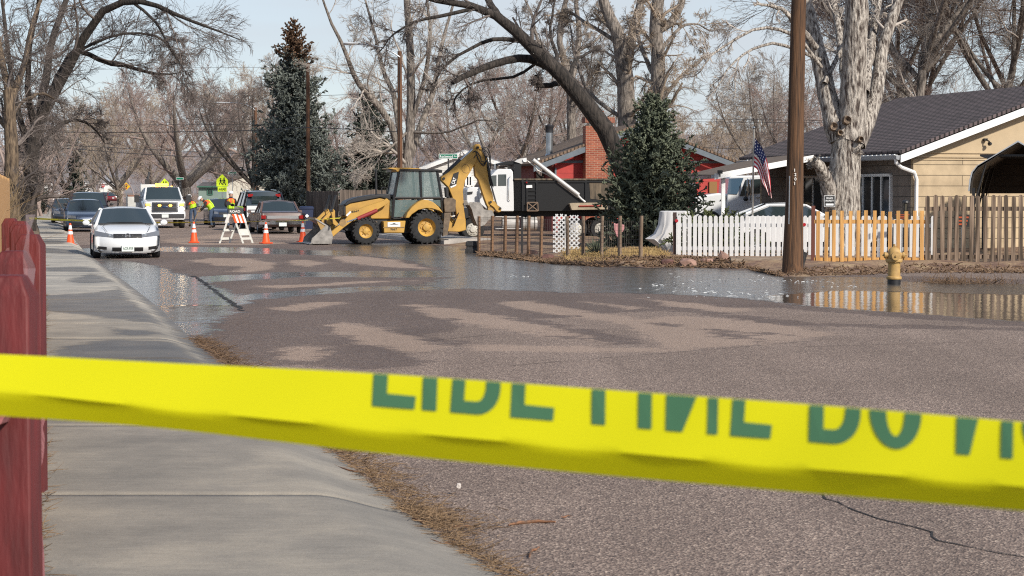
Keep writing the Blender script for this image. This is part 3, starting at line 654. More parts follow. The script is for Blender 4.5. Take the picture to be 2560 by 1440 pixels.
# --- the grey tree with several stems behind the street lamp
d = 108
bare_tree('ash_tree', 'light grey many stemmed tree beside the wooden lamp pole behind the digger', D(1016, 500, d),
    [(px_limb([(1016,500),(1018,430),(1026,300),(1026,150),(1018,20),(1012,-80)], d), [.34,.30,.25,.22,.18,.12]),
     (px_limb([(1008,440),(985,330),(950,270),(905,220),(880,175),(855,110),(820,40),(795,-40)], d, -4), [.2,.18,.17,.15,.13,.1,.07,.04]),
     (px_limb([(1022,400),(1060,290),(1085,220),(1105,110),(1150,-40)], d, 3), [.2,.17,.15,.1,.05]),
     (px_limb([(1005,380),(985,240),(960,180),(935,80),(905,-30)], d, 2), [.17,.15,.12,.08,.04]),
     (px_limb([(1030,300),(1065,180),(1075,80),(1062,-40)], d, -2), [.14,.12,.09,.05]),
     (px_limb([(1020,330),(960,380),(900,400),(860,440)], d, -5), [.08,.06,.04,.02]),
     (px_limb([(1028,330),(1120,330),(1200,300),(1260,310)], d, -4), [.08,.06,.04,.02])],
    BK_GREY, TW_PALE, 41, .85, .010, .02, 1.0, sub=(8, 8, 7, 5), lens=((.18,.4),(.35,.7),(.4,.8),(.5,1.1)), tmin=.15)

# --- tall cottonwoods behind the red house
for seed, lab, base, d, L in (
  (51, 'tall brown barked tree rising straight above the small spruce, just left of its tip', (1572,420), 104,
     [([(1574,420),(1568,300),(1562,180),(1545,90),(1515,20),(1490,-60)], [.52,.48,.44,.36,.28,.2]), ([(1562,190),(1580,90),(1600,10),(1610,-60)], [.3,.25,.2,.14]), ([(1568,300),(1480,240),(1440,150),(1425,60)], [.12,.1,.07,.04]), ([(1550,110),(1470,60),(1420,30),(1380,40)], [.12,.09,.06,.03])]),
  (52, 'tall twig hung tree above the small spruce, with a bare dead branch to its right', (1638,420), 100,
     [([(1640,420),(1640,300),(1646,160),(1640,60),(1652,-60)], [.42,.38,.36,.33,.28]), ([(1640,80),(1690,40),(1712,-30)], [.25,.2,.16]), ([(1650,260),(1700,195),(1768,138)], [.1,.085,.07]), ([(1642,140),(1700,70),(1740,60),(1780,80)], [.1,.08,.05,.03]), ([(1640,200),(1600,110),(1590,30)], [.13,.1,.06])]),
  (53, 'slim forked grey tree right behind the metal flue of the red house', (1428,420), 116,
     [([(1430,420),(1428,300),(1424,200),(1398,95),(1422,-20)], [.3,.27,.24,.18,.12]), ([(1426,210),(1448,100),(1440,0),(1455,-60)], [.2,.16,.12,.08]), ([(1424,190),(1350,110),(1330,40),(1300,-30)], [.14,.11,.08,.05]), ([(1440,130),(1500,90),(1520,10)], [.1,.07,.04])])):
    bare_tree('cottonwood_tree', lab, D(*base, d), [(px_limb(p, d, i), r) for i, (p, r) in enumerate(L)], BK_GREY, TW_TAN if seed != 53 else TW_GREY, seed, .85, .009, .12 if seed == 52 else .04, 1.0, sub=(11, 8, 7, 5), lens=((.14,.34),(.35,.7),(.4,.8),(.5,1.1)), tmin=.12)
# --- trees behind the tan house
for k, (lab, x, d, h, r, lean) in enumerate((
    ('bare reddish tree behind the tan house roof, nearest the pale trunk', 2215, 84, 15, .18, .6), ('straight rough tree directly behind the middle of the tan house roof', 2292, 80, 17, .22, .2),
    ('two stemmed dark tree behind the tan house ridge', 2365, 88, 16, .20, -1.2), ('leaning dark tree behind the upper end of the tan house ridge', 2445, 82, 16, .19, 1.4), ('bushy bare tree at the photo edge behind the tan house', 2560, 86, 15, .20, -.8))):
    rng = np.random.default_rng(60 + k); b = D(x, 420, d); b.z = .1
    bare_tree('elm_tree', lab, b, auto_limbs(rng, b, h, r, 6, (lean, 0), .42, .34), BK_GREY, TW_RED if k % 2 == 0 else TW_GREY, 61 + k, 1.0, .008, .03, 1.0, sub=(8, 8, 8, 5), lens=((.3,.6),(.35,.7),(.4,.8),(.5,1.1)), tmin=.15)

# --- bare trees up the street (background), each with its own crown
bgl = [  # x, depth, height, radius, spread, bark, twig, label, seed
  (462, 205, 13.5, .75, .62, BK_GREY, TW_RED, 'broad many limbed bare tree behind the service truck', 71),
  (640, 190, 12.5, .30, .45, BK_DARK, TW_DARK, 'dark crooked bare tree reaching left from behind the lamp post by the big spruce', 72),
  (300, 230, 13, .35, .5, BK_GREY, TW_TAN, 'pale bare tree above the white bungalow with grey roof', 73),
  (380, 290, 17, .45, .5, BK_GREY, TW_RED, 'tall reddish bare tree far up the street above the yellow warning sign', 74),
  (560, 260, 18, .4, .42, BK_GREY, TW_RED, 'tall bare tree behind the yellow school crossing sign', 75),
  (235, 330, 16, .35, .5, BK_GREY, TW_GREY, 'grey bare tree far behind the parked dark cars', 76),
  (160, 260, 12, .3, .5, BK_DARK, TW_GREY, 'bare tree over the white porch house at the street end', 77),
  (690, 240, 17, .35, .4, BK_GREY, TW_TAN, 'pale thin bare tree half hidden behind the big blue spruce', 78),
  (870, 180, 11, .3, .5, BK_GREY, TW_RED, 'reddish bare tree between the two tall spruces', 79),
  (1130, 150, 11, .32, .55, BK_GREY, TW_RED, 'bare tree above the green street name sign over the digger', 80),
  (1260, 135, 10.5, .34, .6, BK_GREY, TW_RED, 'dense bare tree behind the tip of the digger arm', 81),
  (1345, 165, 15, .38, .5, BK_DARK, TW_GREY, 'bare tree left of the metal flue behind the red house', 82),
  (1500, 150, 10, .3, .6, BK_DARK, TW_GREY, 'spreading dark bare tree behind the brick chimney', 83),
  (1760, 190, 9.5, .2, .5, BK_GREY, TW_TAN, 'low pale tree behind the blue edged red gable', 84),
  (1875, 200, 12, .14, .3, BK_GREY, TW_TAN, 'thin bare sapling behind the striped flag', 85),
  (1950, 160, 12, .25, .45, BK_GREY, TW_GREY, 'grey bare tree just left of the thick wooden pole', 86),
  (2040, 150, 11, .25, .5, BK_GREY, TW_RED, 'reddish bare tree behind the low end of the tan house roof', 87)]
for x, d, h, r, sp, bk, tw, lab, sd0 in bgl:
    rng = np.random.default_rng(sd0); b = D(x, 470, d); b.z = 0
    bare_tree('bare_tree', lab, b, auto_limbs(rng, b, h, r, 7, (rng.normal()*.3, 0), .2, sp), bk, tw, sd0, .95, .0075 * max(1, d/100), .02, 1.0, sub=(7, 6, 6, 4), lens=((.3,.6),(.35,.7),(.4,.8),(.5,1.1)), tmin=.12)

# --- far-off thicket that closes the view: one mass nobody could count
rng = np.random.default_rng(90)
def thicket(name, spots, m, h, label, seed):
    rng = np.random.default_rng(seed); n = len(spots); M = 8
    P = np.empty((n, M, 3)); P[:, 0] = spots; dr = rng.normal(size=(n, 3)) * .22; dr[:, 2] = 1
    H = rng.uniform(*h, n)
    for k in range(1, M): dr = dr + rng.normal(size=(n, 3)) * .12; P[:, k] = P[:, k-1] + dr / np.linalg.norm(dr, axis=1, keepdims=True) * (H / (M-1))[:, None]
    R = np.linspace(.13, .03, M)[None] * np.ones((n, 1))
    P1, R1 = sprout(rng, P, R, 9, (.25, .5), .8, 6, .2, .03, .5, .1, .03)
    P2, R2 = sprout(rng, P1, R1, 6, (.3, .6), .8, 5, .25, .02, .6, .1, .022)
    P3, R3 = sprout(rng, P2, R2, 4, (.3, .7), .7, 3, .25, 0, .7, .1, .018)
    o = tube_mesh(name, [(P, R, 5), (P1, R1, 4), (P2, R2, 3), (P3, R3, 3)], m); o['kind'] = 'stuff'; o['label'] = label; return o
def band(n, x0, x1, d0, d1):
    xs = rng.uniform(x0, x1, n); ds = rng.uniform(d0, d1, n); return np.stack([(xs - CX) / F * ds, ds, np.zeros(n)], -1)
thicket('woods', band(110, -100, 1000, 330, 520), mat('far_twigs', (.30,.245,.235), 1, var=.2, scale=.2), (9, 16), 'brownish far-off bare woodland closing the end of the street', 91)  # far haze put into the twig colour
thicket('woods', band(60, 780, 1760, 170, 260), mat('far_twigs_warm', (.27,.21,.185), 1, var=.2, scale=.2), (6, 11), 'brown bare woodland behind the red brick house', 92)
thicket('woods', band(70, 1700, 2700, 240, 420), MATS['far_twigs'], (6, 10), 'low greyish bare woodland behind the flag and the tan house', 93)
thicket('woods', band(46, -300, 120, 120, 200), MATS['far_twigs_warm'], (6, 11), 'brown tangled scrub behind the tan board fence', 94)

# ------------------------------------------------------------------ spruces
def spruce(name, label, base, h, w, m, seed=1, dead_top=None, n_whorl=34, per=9, shoot=.032, droop=-.02, gap=.0, seglen=1.0):
    rng = np.random.default_rng(seed); root = thing(name, label, 'tree', base)
    tube_mesh('trunk', [(np.array([[[0,0,-.1],[0,0,h*.5],[0,0,h]]]), np.array([[w*.045, w*.03, .015]]), 7)], BK_DARK, root)
    zs = h * (.03 + .95 * (np.arange(n_whorl) + rng.random(n_whorl) * .6) / n_whorl)
    sets = []; top = []
    P = []; R = []
    for z in zs:
        f = 1 - z / h; L = w / 2 * (f ** .66) * (1 if f < .9 else .9) + .05
        k = max(4, int(per * (.5 + .7 * f))); wl = rng.uniform(.78, 1.12)
        for j in range(k):
            a = 2*pi*(j + rng.random())/k; l = L * wl * rng.uniform(.62, 1.15)
            el = .55 - .75 * f + rng.normal() * .1
            t = np.linspace(0, 1, 7)[:, None]; dr = np.array([cos(a)*cos(el), sin(a)*cos(el), sin(el)])
            q = np.array([0, 0, z]) + dr * l * t; q[:, 2] += (t[:, 0]**2) * l * (.14 if f < .5 else .22) - np.sin(t[:, 0]*pi) * l * .08
            P.append(q + rng.normal(size=q.shape) * .02 * l); R.append(np.linspace(.018*w**.5, .01, 7))
    P = np.array(P); R = np.array(R)
    P2, R2 = sprout(rng, P, R, int(11*seglen), (.16, .34), .85, 4, .12, droop, .6, .12, shoot * .8, .9)
    P3, R3 = sprout(rng, P2, R2, 5, (.3, .65), .8, 3, .12, droop, 1., .1, shoot, .55)
    P4, R4 = sprout(rng, P2, R2, 3, (.25, .5), .9, 3, .15, .10, 1., .3, shoot * .8, .5)
    R2 = np.full_like(R2, shoot) * np.linspace(1, .6, 4)
    allp = [(P, R, 4), (P2, R2, 4), (P3, R3, 3), (P4, R4, 3)]
    if dead_top:
        cut, dm = dead_top; live = []; dead = []
        for Pq, Rq, S in allp:
            hh = Pq[:, 0, 2] + rng.normal(size=len(Pq)) * h * .035 + np.clip(Pq[:, 0, 0], -2, 2) * .35; k = hh > cut * h; live.append((Pq[~k], Rq[~k], S)); dead.append((Pq[k], Rq[k], S))
        tube_mesh('crown', live, m, root); tube_mesh('dead_top', dead, dm, root)['label'] = 'brown dead top'
    else: tube_mesh('crown', allp, m, root)
    return root
NB = mat('blue_needles', (.24,.265,.235), .9, col2=(.034,.045,.04), scale=7, lo=.3, hi=.72)
NG = mat('green_needles', (.20,.225,.15), .9, col2=(.03,.042,.028), scale=8, lo=.3, hi=.72)
ND = mat('dark_needles', (.075,.09,.07), .9, col2=(.01,.016,.013), scale=5, lo=.3, hi=.72)
NR = mat('dead_needles', (.17,.095,.055), .95, col2=(.06,.035,.02), scale=6)
d = 118; b = D(737, 520, d); b.z = 0
spruce('spruce_tree', 'tall blue spruce with a brown dead top standing behind the brown sedan', b, 1.75 + (480-44)/F*d, 6.4, NB, 101, (.80, NR), 52, 11, .042)
b = D(1632, 610, 58.5); b.z = .12
spruce('spruce_tree', 'small green spruce behind the wire fence beside the brick chimney', b, 1.75 + (480-232)/F*58.5 - .12, 3.7, NG, 102, None, 40, 13, .027)
d = 124; b = D(925, 520, d); b.z = 0
spruce('spruce_tree', 'dark dense spruce behind the grey board fence and the digger cab', b, 1.75 + (480-222)/F*d, 5.6, ND, 103, None, 30, 9, .045)
d = 150; b = D(800, 480, d); b.z = 0
spruce('spruce_tree', 'lower grey green conifer in the gap right of the tall blue spruce', b, 5.6, 3.2, NB, 104, None, 22, 8, .05)
d = 260; b = D(190, 490, d); b.z = 0
spruce('conifer_tree', 'dark narrow conifer beside the white bungalow at the street end', b, 8.8, 3.4, ND, 105, None, 20, 8, .08)
d = 150; b = D(92, 490, d); b.z = 0
spruce('conifer_tree', 'dark evergreen behind the arching tree at the left pavement', b, 5.2, 2.4, ND, 106, None, 20, 8, .05)
# ------------------------------------------------------------------ buildings
def wb(mb, name, m, root, **k):
    """build from world-space points under an unrotated root"""
    l = root.location; mb.v = [(a - l.x, b - l.y, c - l.z) for a, b, c in mb.v]; return mb.build(name, m, root, **k)
WHITE = mat('white_paint', (.78,.77,.74), .55, var=.06, scale=3)
TRIMW = mat('white_trim', (.80,.80,.79), .5, var=.05, scale=2)
SHING = brickmat('grey_shingle_roof', (.135,.103,.105), (.10,.078,.08), (.020,.017,.017), .33, .15, .03, .95, 'YX', .5, .012)
SHINB = brickmat('brown_shingle_roof', (.24,.165,.115), (.17,.115,.08), (.06,.043,.03), .33, .15, .03, .95, 'YX', .5, .012)
TANS = brickmat('tan_siding', (.50,.39,.255), (.485,.375,.245), (.17,.13,.085), 2.4, .30, .012, .85, 'SZ', .35, .004)
TANF = mat('tan_stucco', (.48,.375,.245), .9, var=.05, scale=3, bump=.002, bscale=40)
REDS = brickmat('red_siding', (.42,.045,.038), (.40,.042,.036), (.22,.025,.022), 3.5, .34, .008, .7, 'SZ', .4, .004)
BLUT = mat('blue_grey_trim', (.12,.145,.17), .6, var=.12, scale=4)
BRICK = brickmat('red_brick', (.34,.095,.05), (.23,.055,.033), (.40,.26,.18), .215, .0745, .010, .9, 'SZ', .5, .006)
SOLD = brickmat('soldier_brick', (.30,.085,.05), (.21,.055,.035), (.36,.26,.19), .075, .23, .012, .9, 'SZ', 0, .006)
GLASS = mat('dark_window_glass', (.02,.024,.028), .05, spec=.7)
GALV = mat('galvanised_steel', (.42,.45,.48), .32, .9, var=.15, scale=5)
BLACKM = mat('black_metal', (.018,.018,.02), .45)
SHADSID = brickmat('shade_dark_siding', (.05,.045,.042), (.045,.04,.038), (.02,.018,.017), 3, .3, .012, .8, 'SZ')  # carport back panel, its inside shade put into the colour

def frame_house(root, o, gx, gy):
    """local (along gable, depth, height) -> world"""
    return lambda a, b, z: Vector((o.x + gx.x*a + gy.x*b, o.y + gx.y*a + gy.y*b, z))
# --- tan house on the right: built in its own rotated frame (x along the gable, y away along the eave)
ang = atan2(.287, .958)
c0 = D(2282, 480, 56.5); c0.z = .12
tan = thing('tan_house', 'tan house with grey shingle roof, white eaves and downspout behind the picket fences', 'house', c0, ang)
EV, HW, LEN, SL = 2.78, 5.2, 10.5, .352          # eave height, half width, length, roof slope
def pent(a0, a1, z0): return [(a0, z0), (a1, z0), (a1, EV), ((a0+a1)/2, EV + (a1-a0)/2*SL), (a0, EV)]
MB().prism([(0,-.2),(2*HW,-.2),(2*HW,2.62),(0,2.62)], 0, .12).build('gable_wall', TANS, tan)
MB().prism([(-.0,2.62),(2*HW,2.62),(2*HW,EV),(HW,EV+HW*SL),(0,EV)], .004, .12).build('gable_end', TANF, tan)
mb = MB(); mb.box((HW, -.012, 2.63), (2*HW, .05, .05)); mb.box((HW, -.008, 2.55), (2*HW, .035, .03)); mb.box((HW, -.012, 2.74), (2*HW, .04, .03)); mb.build('trim_board', TANF, tan)
SHADTAN = brickmat('shaded_tan_siding', (.20,.165,.14), (.19,.155,.13), (.07,.06,.05), 2.4, .30, .012, .85, 'SZ', .35, .004)  # darkened copy of the tan siding: shade painted into the wall colour
MB().box((.06, LEN/2 + .06, 1.29), (.12, LEN - .13, 2.98)).build('side_wall', SHADTAN, tan, label='tan side wall with the eave shade painted into its colour'); MB().box((2*HW-.06, LEN/2+.06, 1.29), (.12, LEN-.13, 2.98)).build('side_wall', TANS, tan)
MB().prism(pent(0, 2*HW, -.2), LEN, LEN + .12).build('back_wall', TANS, tan)
roof = MB(); ov, rk = .62, .42
for sgn in (0, 1):
    f = (lambda a: a) if sgn == 0 else (lambda a: 2*HW - a)
    pts = [(f(-ov), -rk, EV - ov*SL + .13), (f(-ov), LEN + .4, EV - ov*SL + .13), (f(HW), LEN + .4, EV + HW*SL + .13), (f(HW), -rk, EV + HW*SL + .13)]
    roof.quad(*(pts if sgn == 0 else pts[::-1]), th=.09)
roof = roof.build('roof', SHING, tan)
def rake(a0, a1, name='fascia'):
    z0, z1 = EV + (HW - abs(HW - a0))*SL + .06, EV + (HW - abs(HW - a1))*SL + .06
    mb = MB(); mb.prism([(a0, z0 - .17), (a1, z1 - .17), (a1, z1 + .04), (a0, z0 + .04)], -rk - .03, -rk + .0); return mb.build(name, TRIMW, roof)
rake(-ov, HW - .002); rake(HW + .002, 2*HW + ov)
mb = MB(); zz = EV - ov*SL + .04
mb.prism([(-ov-.13, zz+.05), (-ov-.12, zz-.06), (-ov-.03, zz-.08), (-ov-.005, zz+.05)], -rk, LEN + .4); mb.build('gutter', mat('grey_gutter', (.30,.31,.33), .4, .3), roof)
mb = MB(); mb.box((-ov-.09, LEN/2-.1, zz+.058), (.09, LEN+.5, .012)); [mb.box((-ov-.09, -rk + .2 + .27*i, zz+.07), (.07, .12, .03)) for i in range(39)]; mb.build('gutter_guard', TRIMW, roof)
mb = MB(); mb.tube([(-ov-.07, -.3, zz-.05), (-ov-.06, -.3, zz-.16), (-.5, -.24, zz-.28), (-.03, -.13, zz-.42), (.055, -.11, zz-.62), (.06, -.1, zz-.9), (.06, -.1, .0)], .055, 8); mb.build('downspout', TRIMW, tan)
# soffit is the roof's own underside; window of vertical panes in the shaded side wall
for y0, w, z0, z1, npane in ((1.25, 2.35, .25, 2.12, 4), (5.7, 1.5, .9, 2.1, 2)):
    mb = MB(); X_ = -.035
    for y in (y0, y0 + w): mb.box((X_, y, (z0+z1)/2), (.09, .07, z1-z0))
    for z in (z0, z1): mb.box((X_, y0 + w/2, z), (.085, w - .072, .08))
    for i in range(1, npane): mb.box((X_, y0 + w*i/npane, (z0+z1)/2), (.06, .05, z1-z0-.09))
    wf = mb.build('window', TRIMW, tan); MB().box((-.012, y0+w/2, (z0+z1)/2), (.02, w-.08, z1-z0-.09)).build('pane', GLASS, wf)
mb = MB(); mb.box((2.25, -.06, 3.12), (.1, .09, .07)); mb.tube([(2.25,-.1,3.12),(2.3,-.2,3.06)], .02, 6); mb.lathe([(.03,0),(.05,.04),(.06,.1)], (2.33,-.24,3.0), 10, 'Y'); mb.build('security_light', BLACKM, tan)
MB().tube([(-.9+HW*.3, 2, EV+.35), (1.0, 2.2, EV+.53), (1.3, 2.1, EV+.64), (1.36, 2.0, EV+.68)], .012, 5).build('fallen_twig', TW_PALE, roof)
MB().lathe([(.14,0),(.14,.22),(.2,.24),(.2,.3),(.12,.38)], (HW-.25, 1.2, EV+HW*SL+.05), 12).build('roof_vent', GALV, roof)
# low porch roof reaching out to the left
pc = D(1900, 480, 60); pc.z = .12
porch = thing('porch', 'low brown porch roof with white fascia and post beside the tan house', 'porch', pc)
A, B_, C_, E_ = D(1786, 437, 58), D(2034, 390, 58.6), D(1936, 385, 66.5), D(1716, 436, 66.5)
mb = MB(); mb.quad(A, B_, C_, E_, th=.07); pr = wb(mb, 'roof', mat('brown_roll_roof', (.14,.105,.08), .95, var=.2, scale=2), porch)
n_ = Vector((0, -.03, 0)); mb = MB(); mb.add([A+n_+Vector((0,0,.03)), B_+n_+Vector((0,0,.03)), B_+n_+Vector((0,0,-.14)), A+n_+Vector((0,0,-.14)), A+Vector((0,.01,.03)), B_+Vector((0,.01,.03)), B_+Vector((0,.01,-.14)), A+Vector((0,.01,-.14))], [(0,1,2,3),(7,6,5,4),(0,4,5,1),(3,2,6,7),(0,3,7,4),(1,5,6,2)]); wb(mb, 'fascia', TRIMW, porch)
mb = MB(); mb.box(A.lerp(E_, .5) + Vector((-.05, 0, -.1)), (.1, (E_-A).length, .1), atan2(E_.x-A.x, -(E_.y-A.y))); wb(mb, 'gutter', MATS['grey_gutter'], porch)
t = A.lerp(B_, .1) + Vector((0, .3, 0)); MB_ = MB(); MB_.box((t.x, t.y, t.z/2 + .02), (.11, .11, t.z - .2)); wb(MB_, 'post', TRIMW, porch)
mb = MB(); q = D(1800, 430, 57.9); mb.box(q, (.14, .12, .1)); mb.box(q + Vector((0, 0, -.1)), (.03, .03, .1)); wb(mb, 'floodlight', BLACKM, porch)
# metal carport in front of the gable
cc = D(2545, 480, 50); cc.z = .12
cp = thing('carport', 'grey metal carport with dark inside in front of the tan gable wall', 'carport', cc, radians(-16))
outl = [D(2423,478,50), D(2426,450,50), D(2431,430,50), D(2444,414,50), D(2545,351,50), D(2646,414,50), D(2659,430,50), D(2664,450,50), D(2667,478,50)]
ol = [((p.x - cc.x), p.z - .12) for p in outl]; inn = [(x*.972, z - .045 if abs(x) < .85 else z) for x, z in ol]
mb = MB(); mb.loft([[(x, y, z) for x, z in ol] + [(x, y, z) for x, z in inn[::-1]] for y in (0, 5.5)], False); mb.build('shell', mat('pale_steel_sheet', (.50,.53,.56), .4, .35), cp, bevel=.004)
mb = MB(); mb.loft([[(x*.968, y, z - .05) for x, z in ol] + [(x*.96, y, z - .06) for x, z in ol[::-1]] for y in (.06, 5.4)], False); mb.build('shade_lining', mat('inside_shade', (.02,.02,.022), .6), cp)  # dark sheet added to paint the shade inside the shell
MB().prism([(x*.955, z - .06) for x, z in ol], 5.3, 5.36).build('back_panel', SHADSID, cp)
mb = MB()
for y in (.15, 2.7, 5.2):
    for sx_ in (-1, 1):
        mb.box((sx_*1.09, y, .86), (.07, .07, 1.74)); mb.cyl((sx_*1.09, y, 1.25), (sx_*.80, y, 2.32), .025, n=6)
for i in range(9): mb.box((0, .3 + .55*i, 2.55), (1.9, .03, .05))
mb.build('leg_frame', BLACKM, cp)

# --- red house
ang = radians(9); d = 80
c0 = D(1356, 480, d); c0.z = .12
red = thing('red_house', 'red sided house with brown shingle roof and blue grey trim behind the dump truck', 'house', c0, ang)
EV, HW, LEN, SL = 2.72, 3.86, 8.5, .375
def wallp(a0, a1): return [(a0, 0), (a1, 0), (a1, EV + min(a1, 2*HW-a1)*SL), (HW, EV+HW*SL), (a0, EV + min(a0, 2*HW-a0)*SL)] if a0 < HW < a1 else [(a0, 0), (a1, 0), (a1, EV + min(a1, 2*HW-a1)*SL), (a0, EV + min(a0, 2*HW-a0)*SL)]
MB().prism(wallp(.5, 2*HW), 0, .12).build('gable_wall', REDS, red)
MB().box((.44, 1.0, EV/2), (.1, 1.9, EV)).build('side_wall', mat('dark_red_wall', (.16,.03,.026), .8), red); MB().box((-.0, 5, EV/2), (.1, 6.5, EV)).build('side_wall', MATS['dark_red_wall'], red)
mb = MB(); mb.box((HW+.25, -.014, 2.62+.22), (2*HW-.6, .04, .10)); mb.box((.53, -.03, 1.3), (.07, .05, 2.6)); mb.build('trim_board', BLUT, red)
ov, rk = .45, .55; rf = MB()
for sgn in (0, 1):
    f = (lambda a: a) if sgn == 0 else (lambda a: 2*HW - a)
    pts = [(f(-ov), -rk, EV - ov*SL + .13), (f(-ov), LEN, EV - ov*SL + .13), (f(HW), LEN, EV + HW*SL + .13), (f(HW), -rk, EV + HW*SL + .13)]
    rf.quad(*(pts if sgn == 0 else pts[::-1]), th=.09)
rf = rf.build('roof', SHINB, red)
for a0, a1 in ((-ov, HW-.002), (HW+.002, 2*HW+ov)):
    z0, z1 = EV + (HW-abs(HW-a0))*SL + .04, EV + (HW-abs(HW-a1))*SL + .04
    MB().prism([(a0, z0-.16), (a1, z1-.16), (a1, z1+.06), (a0, z0+.06)], -rk-.04, -rk).build('fascia', BLUT, rf)
cx0, cx1 = 1.64, 2.78; ct = 4.50
ch = MB().box(((cx0+cx1)/2, -.30, ct/2 - .12), (cx1-cx0, .62, ct - .24)).build('chimney', BRICK, red)
MB().box(((cx0+cx1)/2, -.30, ct + .0), (cx1-cx0+.06, .68, .24)).build('soldier_course', SOLD, ch)
MB().lathe([(.13,0),(.11,.2),(.14,.22),(.12,.24)], ((cx0+cx1)/2+.1, -.3, ct+.12), 12).build('chimney_pot', mat('clay', (.38,.14,.08), .9), ch)
fx, fy = .62, 1.9; fz = EV + fx*SL + .1
mb = MB(); mb.lathe([(.30, -.15), (.155, .12), (.150, .14)], (fx, fy, fz), 16); mb.lathe([(.145, .1), (.145, 1.0)], (fx, fy, fz), 16); fl = mb.build('flue', GALV, rf)
MB().lathe([(.15,1.0),(.17,1.02),(.165,1.2),(.18,1.22),(.18,1.3),(.02,1.34)], (fx, fy, fz), 16).build('flue_cap', mat('flue_black', (.03,.03,.035), .6, .3), fl)
MB().lathe([(.06,-.1),(.05,.15)], (-.1, .35, EV + .12), 10).build('vent_pipe', WHITE, rf)
MB().lathe([(.06,-.1),(.05,.12)], (-.05, 4.5, EV + .17), 10).build('vent_pipe', BLACKM, rf)
for x0, x1, z0, z1, yy_ in ((5.95, 6.25, 1.15, 1.95, -.02),):
    mb = MB(); w = x1-x0
    for x in (x0, x1): mb.box((x, yy_, (z0+z1)/2), (.08, .07, z1-z0))
    for z in (z0, z1): mb.box(((x0+x1)/2, yy_, z), (w-.082, .065, .08))
    wf = mb.build('window', BLUT, red); MB().box(((x0+x1)/2, yy_+.02, (z0+z1)/2), (w-.08, .02, z1-z0-.08)).build('pane', GLASS, wf)
MB().box((7.0, -.05, 1.1), (.32, .06, 1.9)).build('door', mat('orange_door', (.24,.12,.035), .6), red)
# low back wing with its own blue gable, right of the spruce
# --- grey and white house behind the digger
def simple_house(name, label, d, xl, xr, apx, eave_y, apex_y, wallm, roofm, trimm, depth=8, rz=0, wins=(), base=0.1, ov=.3, side=False):
    s = d / F; l, r, a = (xl-CX)*s, (xr-CX)*s, (apx-CX)*s; ze, za = CH + (HZ-eave_y)*s - base, CH + (HZ-apex_y)*s - base
    o = Vector((a, d, base)); h = thing(name, label, 'house', o, rz); l -= a; r -= a
    if not side:                                   # gable end towards us
        zl = ze; MB().prism([(l+ov,0),(r-ov,0),(r-ov,zl),(0,za-.05),(l+ov,zl)], 0, depth).build('wall', wallm, h)
        m = MB(); m.quad((l,-.3,ze-.05),(l,depth+.3,ze-.05),(0,depth+.3,za+.06),(0,-.3,za+.06), th=.1); m.quad((0,-.3,za+.06),(0,depth+.3,za+.06),(r,depth+.3,ze-.05),(r,-.3,ze-.05), th=.1)
        rf_ = m.build('roof', roofm, h)
        m = MB(); w = .2
        m.prism([(l, ze-.05-w), (0, za+.02-w), (r, ze-.05-w), (r, ze), (0, za+.09), (l, ze)], -.36, -.31); m.build('fascia', trimm, rf_)
    else:                                          # eave towards us
        MB().box(((l+r)/2, depth/2, ze/2), (r-l-.3, depth, ze)).build('wall', wallm, h)
        m = MB(); m.quad((l,-.4,ze-.04),(r,-.4,ze-.04),(r,depth/2,za),(l,depth/2,za), th=.1); m.quad((l,depth/2,za),(r,depth/2,za),(r,depth+.4,ze-.04),(l,depth+.4,ze-.04), th=.1); rf_ = m.build('roof', roofm, h)
        MB().box(((l+r)/2, -.42, ze-.04), (r-l, .05, .16)).build('fascia', trimm, rf_)
    for wx0, wx1, wy0, wy1 in wins:
        x0, x1, z0, z1 = (wx0-CX)*s-a, (wx1-CX)*s-a, CH+(HZ-wy1)*s-base, CH+(HZ-wy0)*s-base
        m = MB(); m.box((x0,-.03,(z0+z1)/2),(.12,.1,z1-z0)); m.box((x1,-.03,(z0+z1)/2),(.12,.1,z1-z0)); m.box(((x0+x1)/2,-.03,z1),(x1-x0-.122,.09,.12)); m.box(((x0+x1)/2,-.03,z0),(x1-x0-.122,.09,.12)); m.box(((x0+x1)/2,-.03,(z0+z1)/2),(.08,.08,z1-z0-.122))
        wf = m.build('window', trimm, h); MB().box(((x0+x1)/2,-.005,(z0+z1)/2),(x1-x0-.1,.03,z1-z0-.1)).build('pane', GLASS, wf)
    return h
WSID = brickmat('white_siding', (.72,.71,.68), (.70,.69,.66), (.36,.35,.33), 6, .16, .012, .7, 'SZ')
GROOF = mat('grey_roof', (.27,.28,.30), .9, var=.2, scale=.8)
DROOF = mat('dark_grey_roof', (.10,.09,.09), .95, var=.2, scale=1)
simple_house('white_house', 'white sided house with grey roof half hidden behind the digger arm', 130, 1048, 1290, 1163, 420, 380, WSID, GROOF, TRIMW, 9, radians(4), ((1165, 1180, 440, 465),))
simple_house('white_house', 'white bungalow with a grey roof and two dark windows at the street end', 430, 196, 275, 233, 458, 437, mat('white_wall', (.74,.73,.70), .8, var=.06, scale=1), GROOF, TRIMW, 9, 0, ((212,229,463,472),(243,262,463,472)), side=True)
wp = simple_house('white_house', 'small white porch house with pale roof at the far left of the street', 436, 78, 117, 98, 458, 440, MATS['white_wall'], GROOF, TRIMW, 8, 0, ((86,98,463,474),(102,106,462,476)), side=True)
simple_house('cream_house', 'cream clapboard house with sloped dark eave right behind the school crossing sign', 210, 560, 760, 660, 452, 418, mat('cream_siding', (.66,.63,.55), .8, var=.05, scale=1), DROOF, mat('dark_fascia', (.09,.085,.08), .8), 9, 0, ())
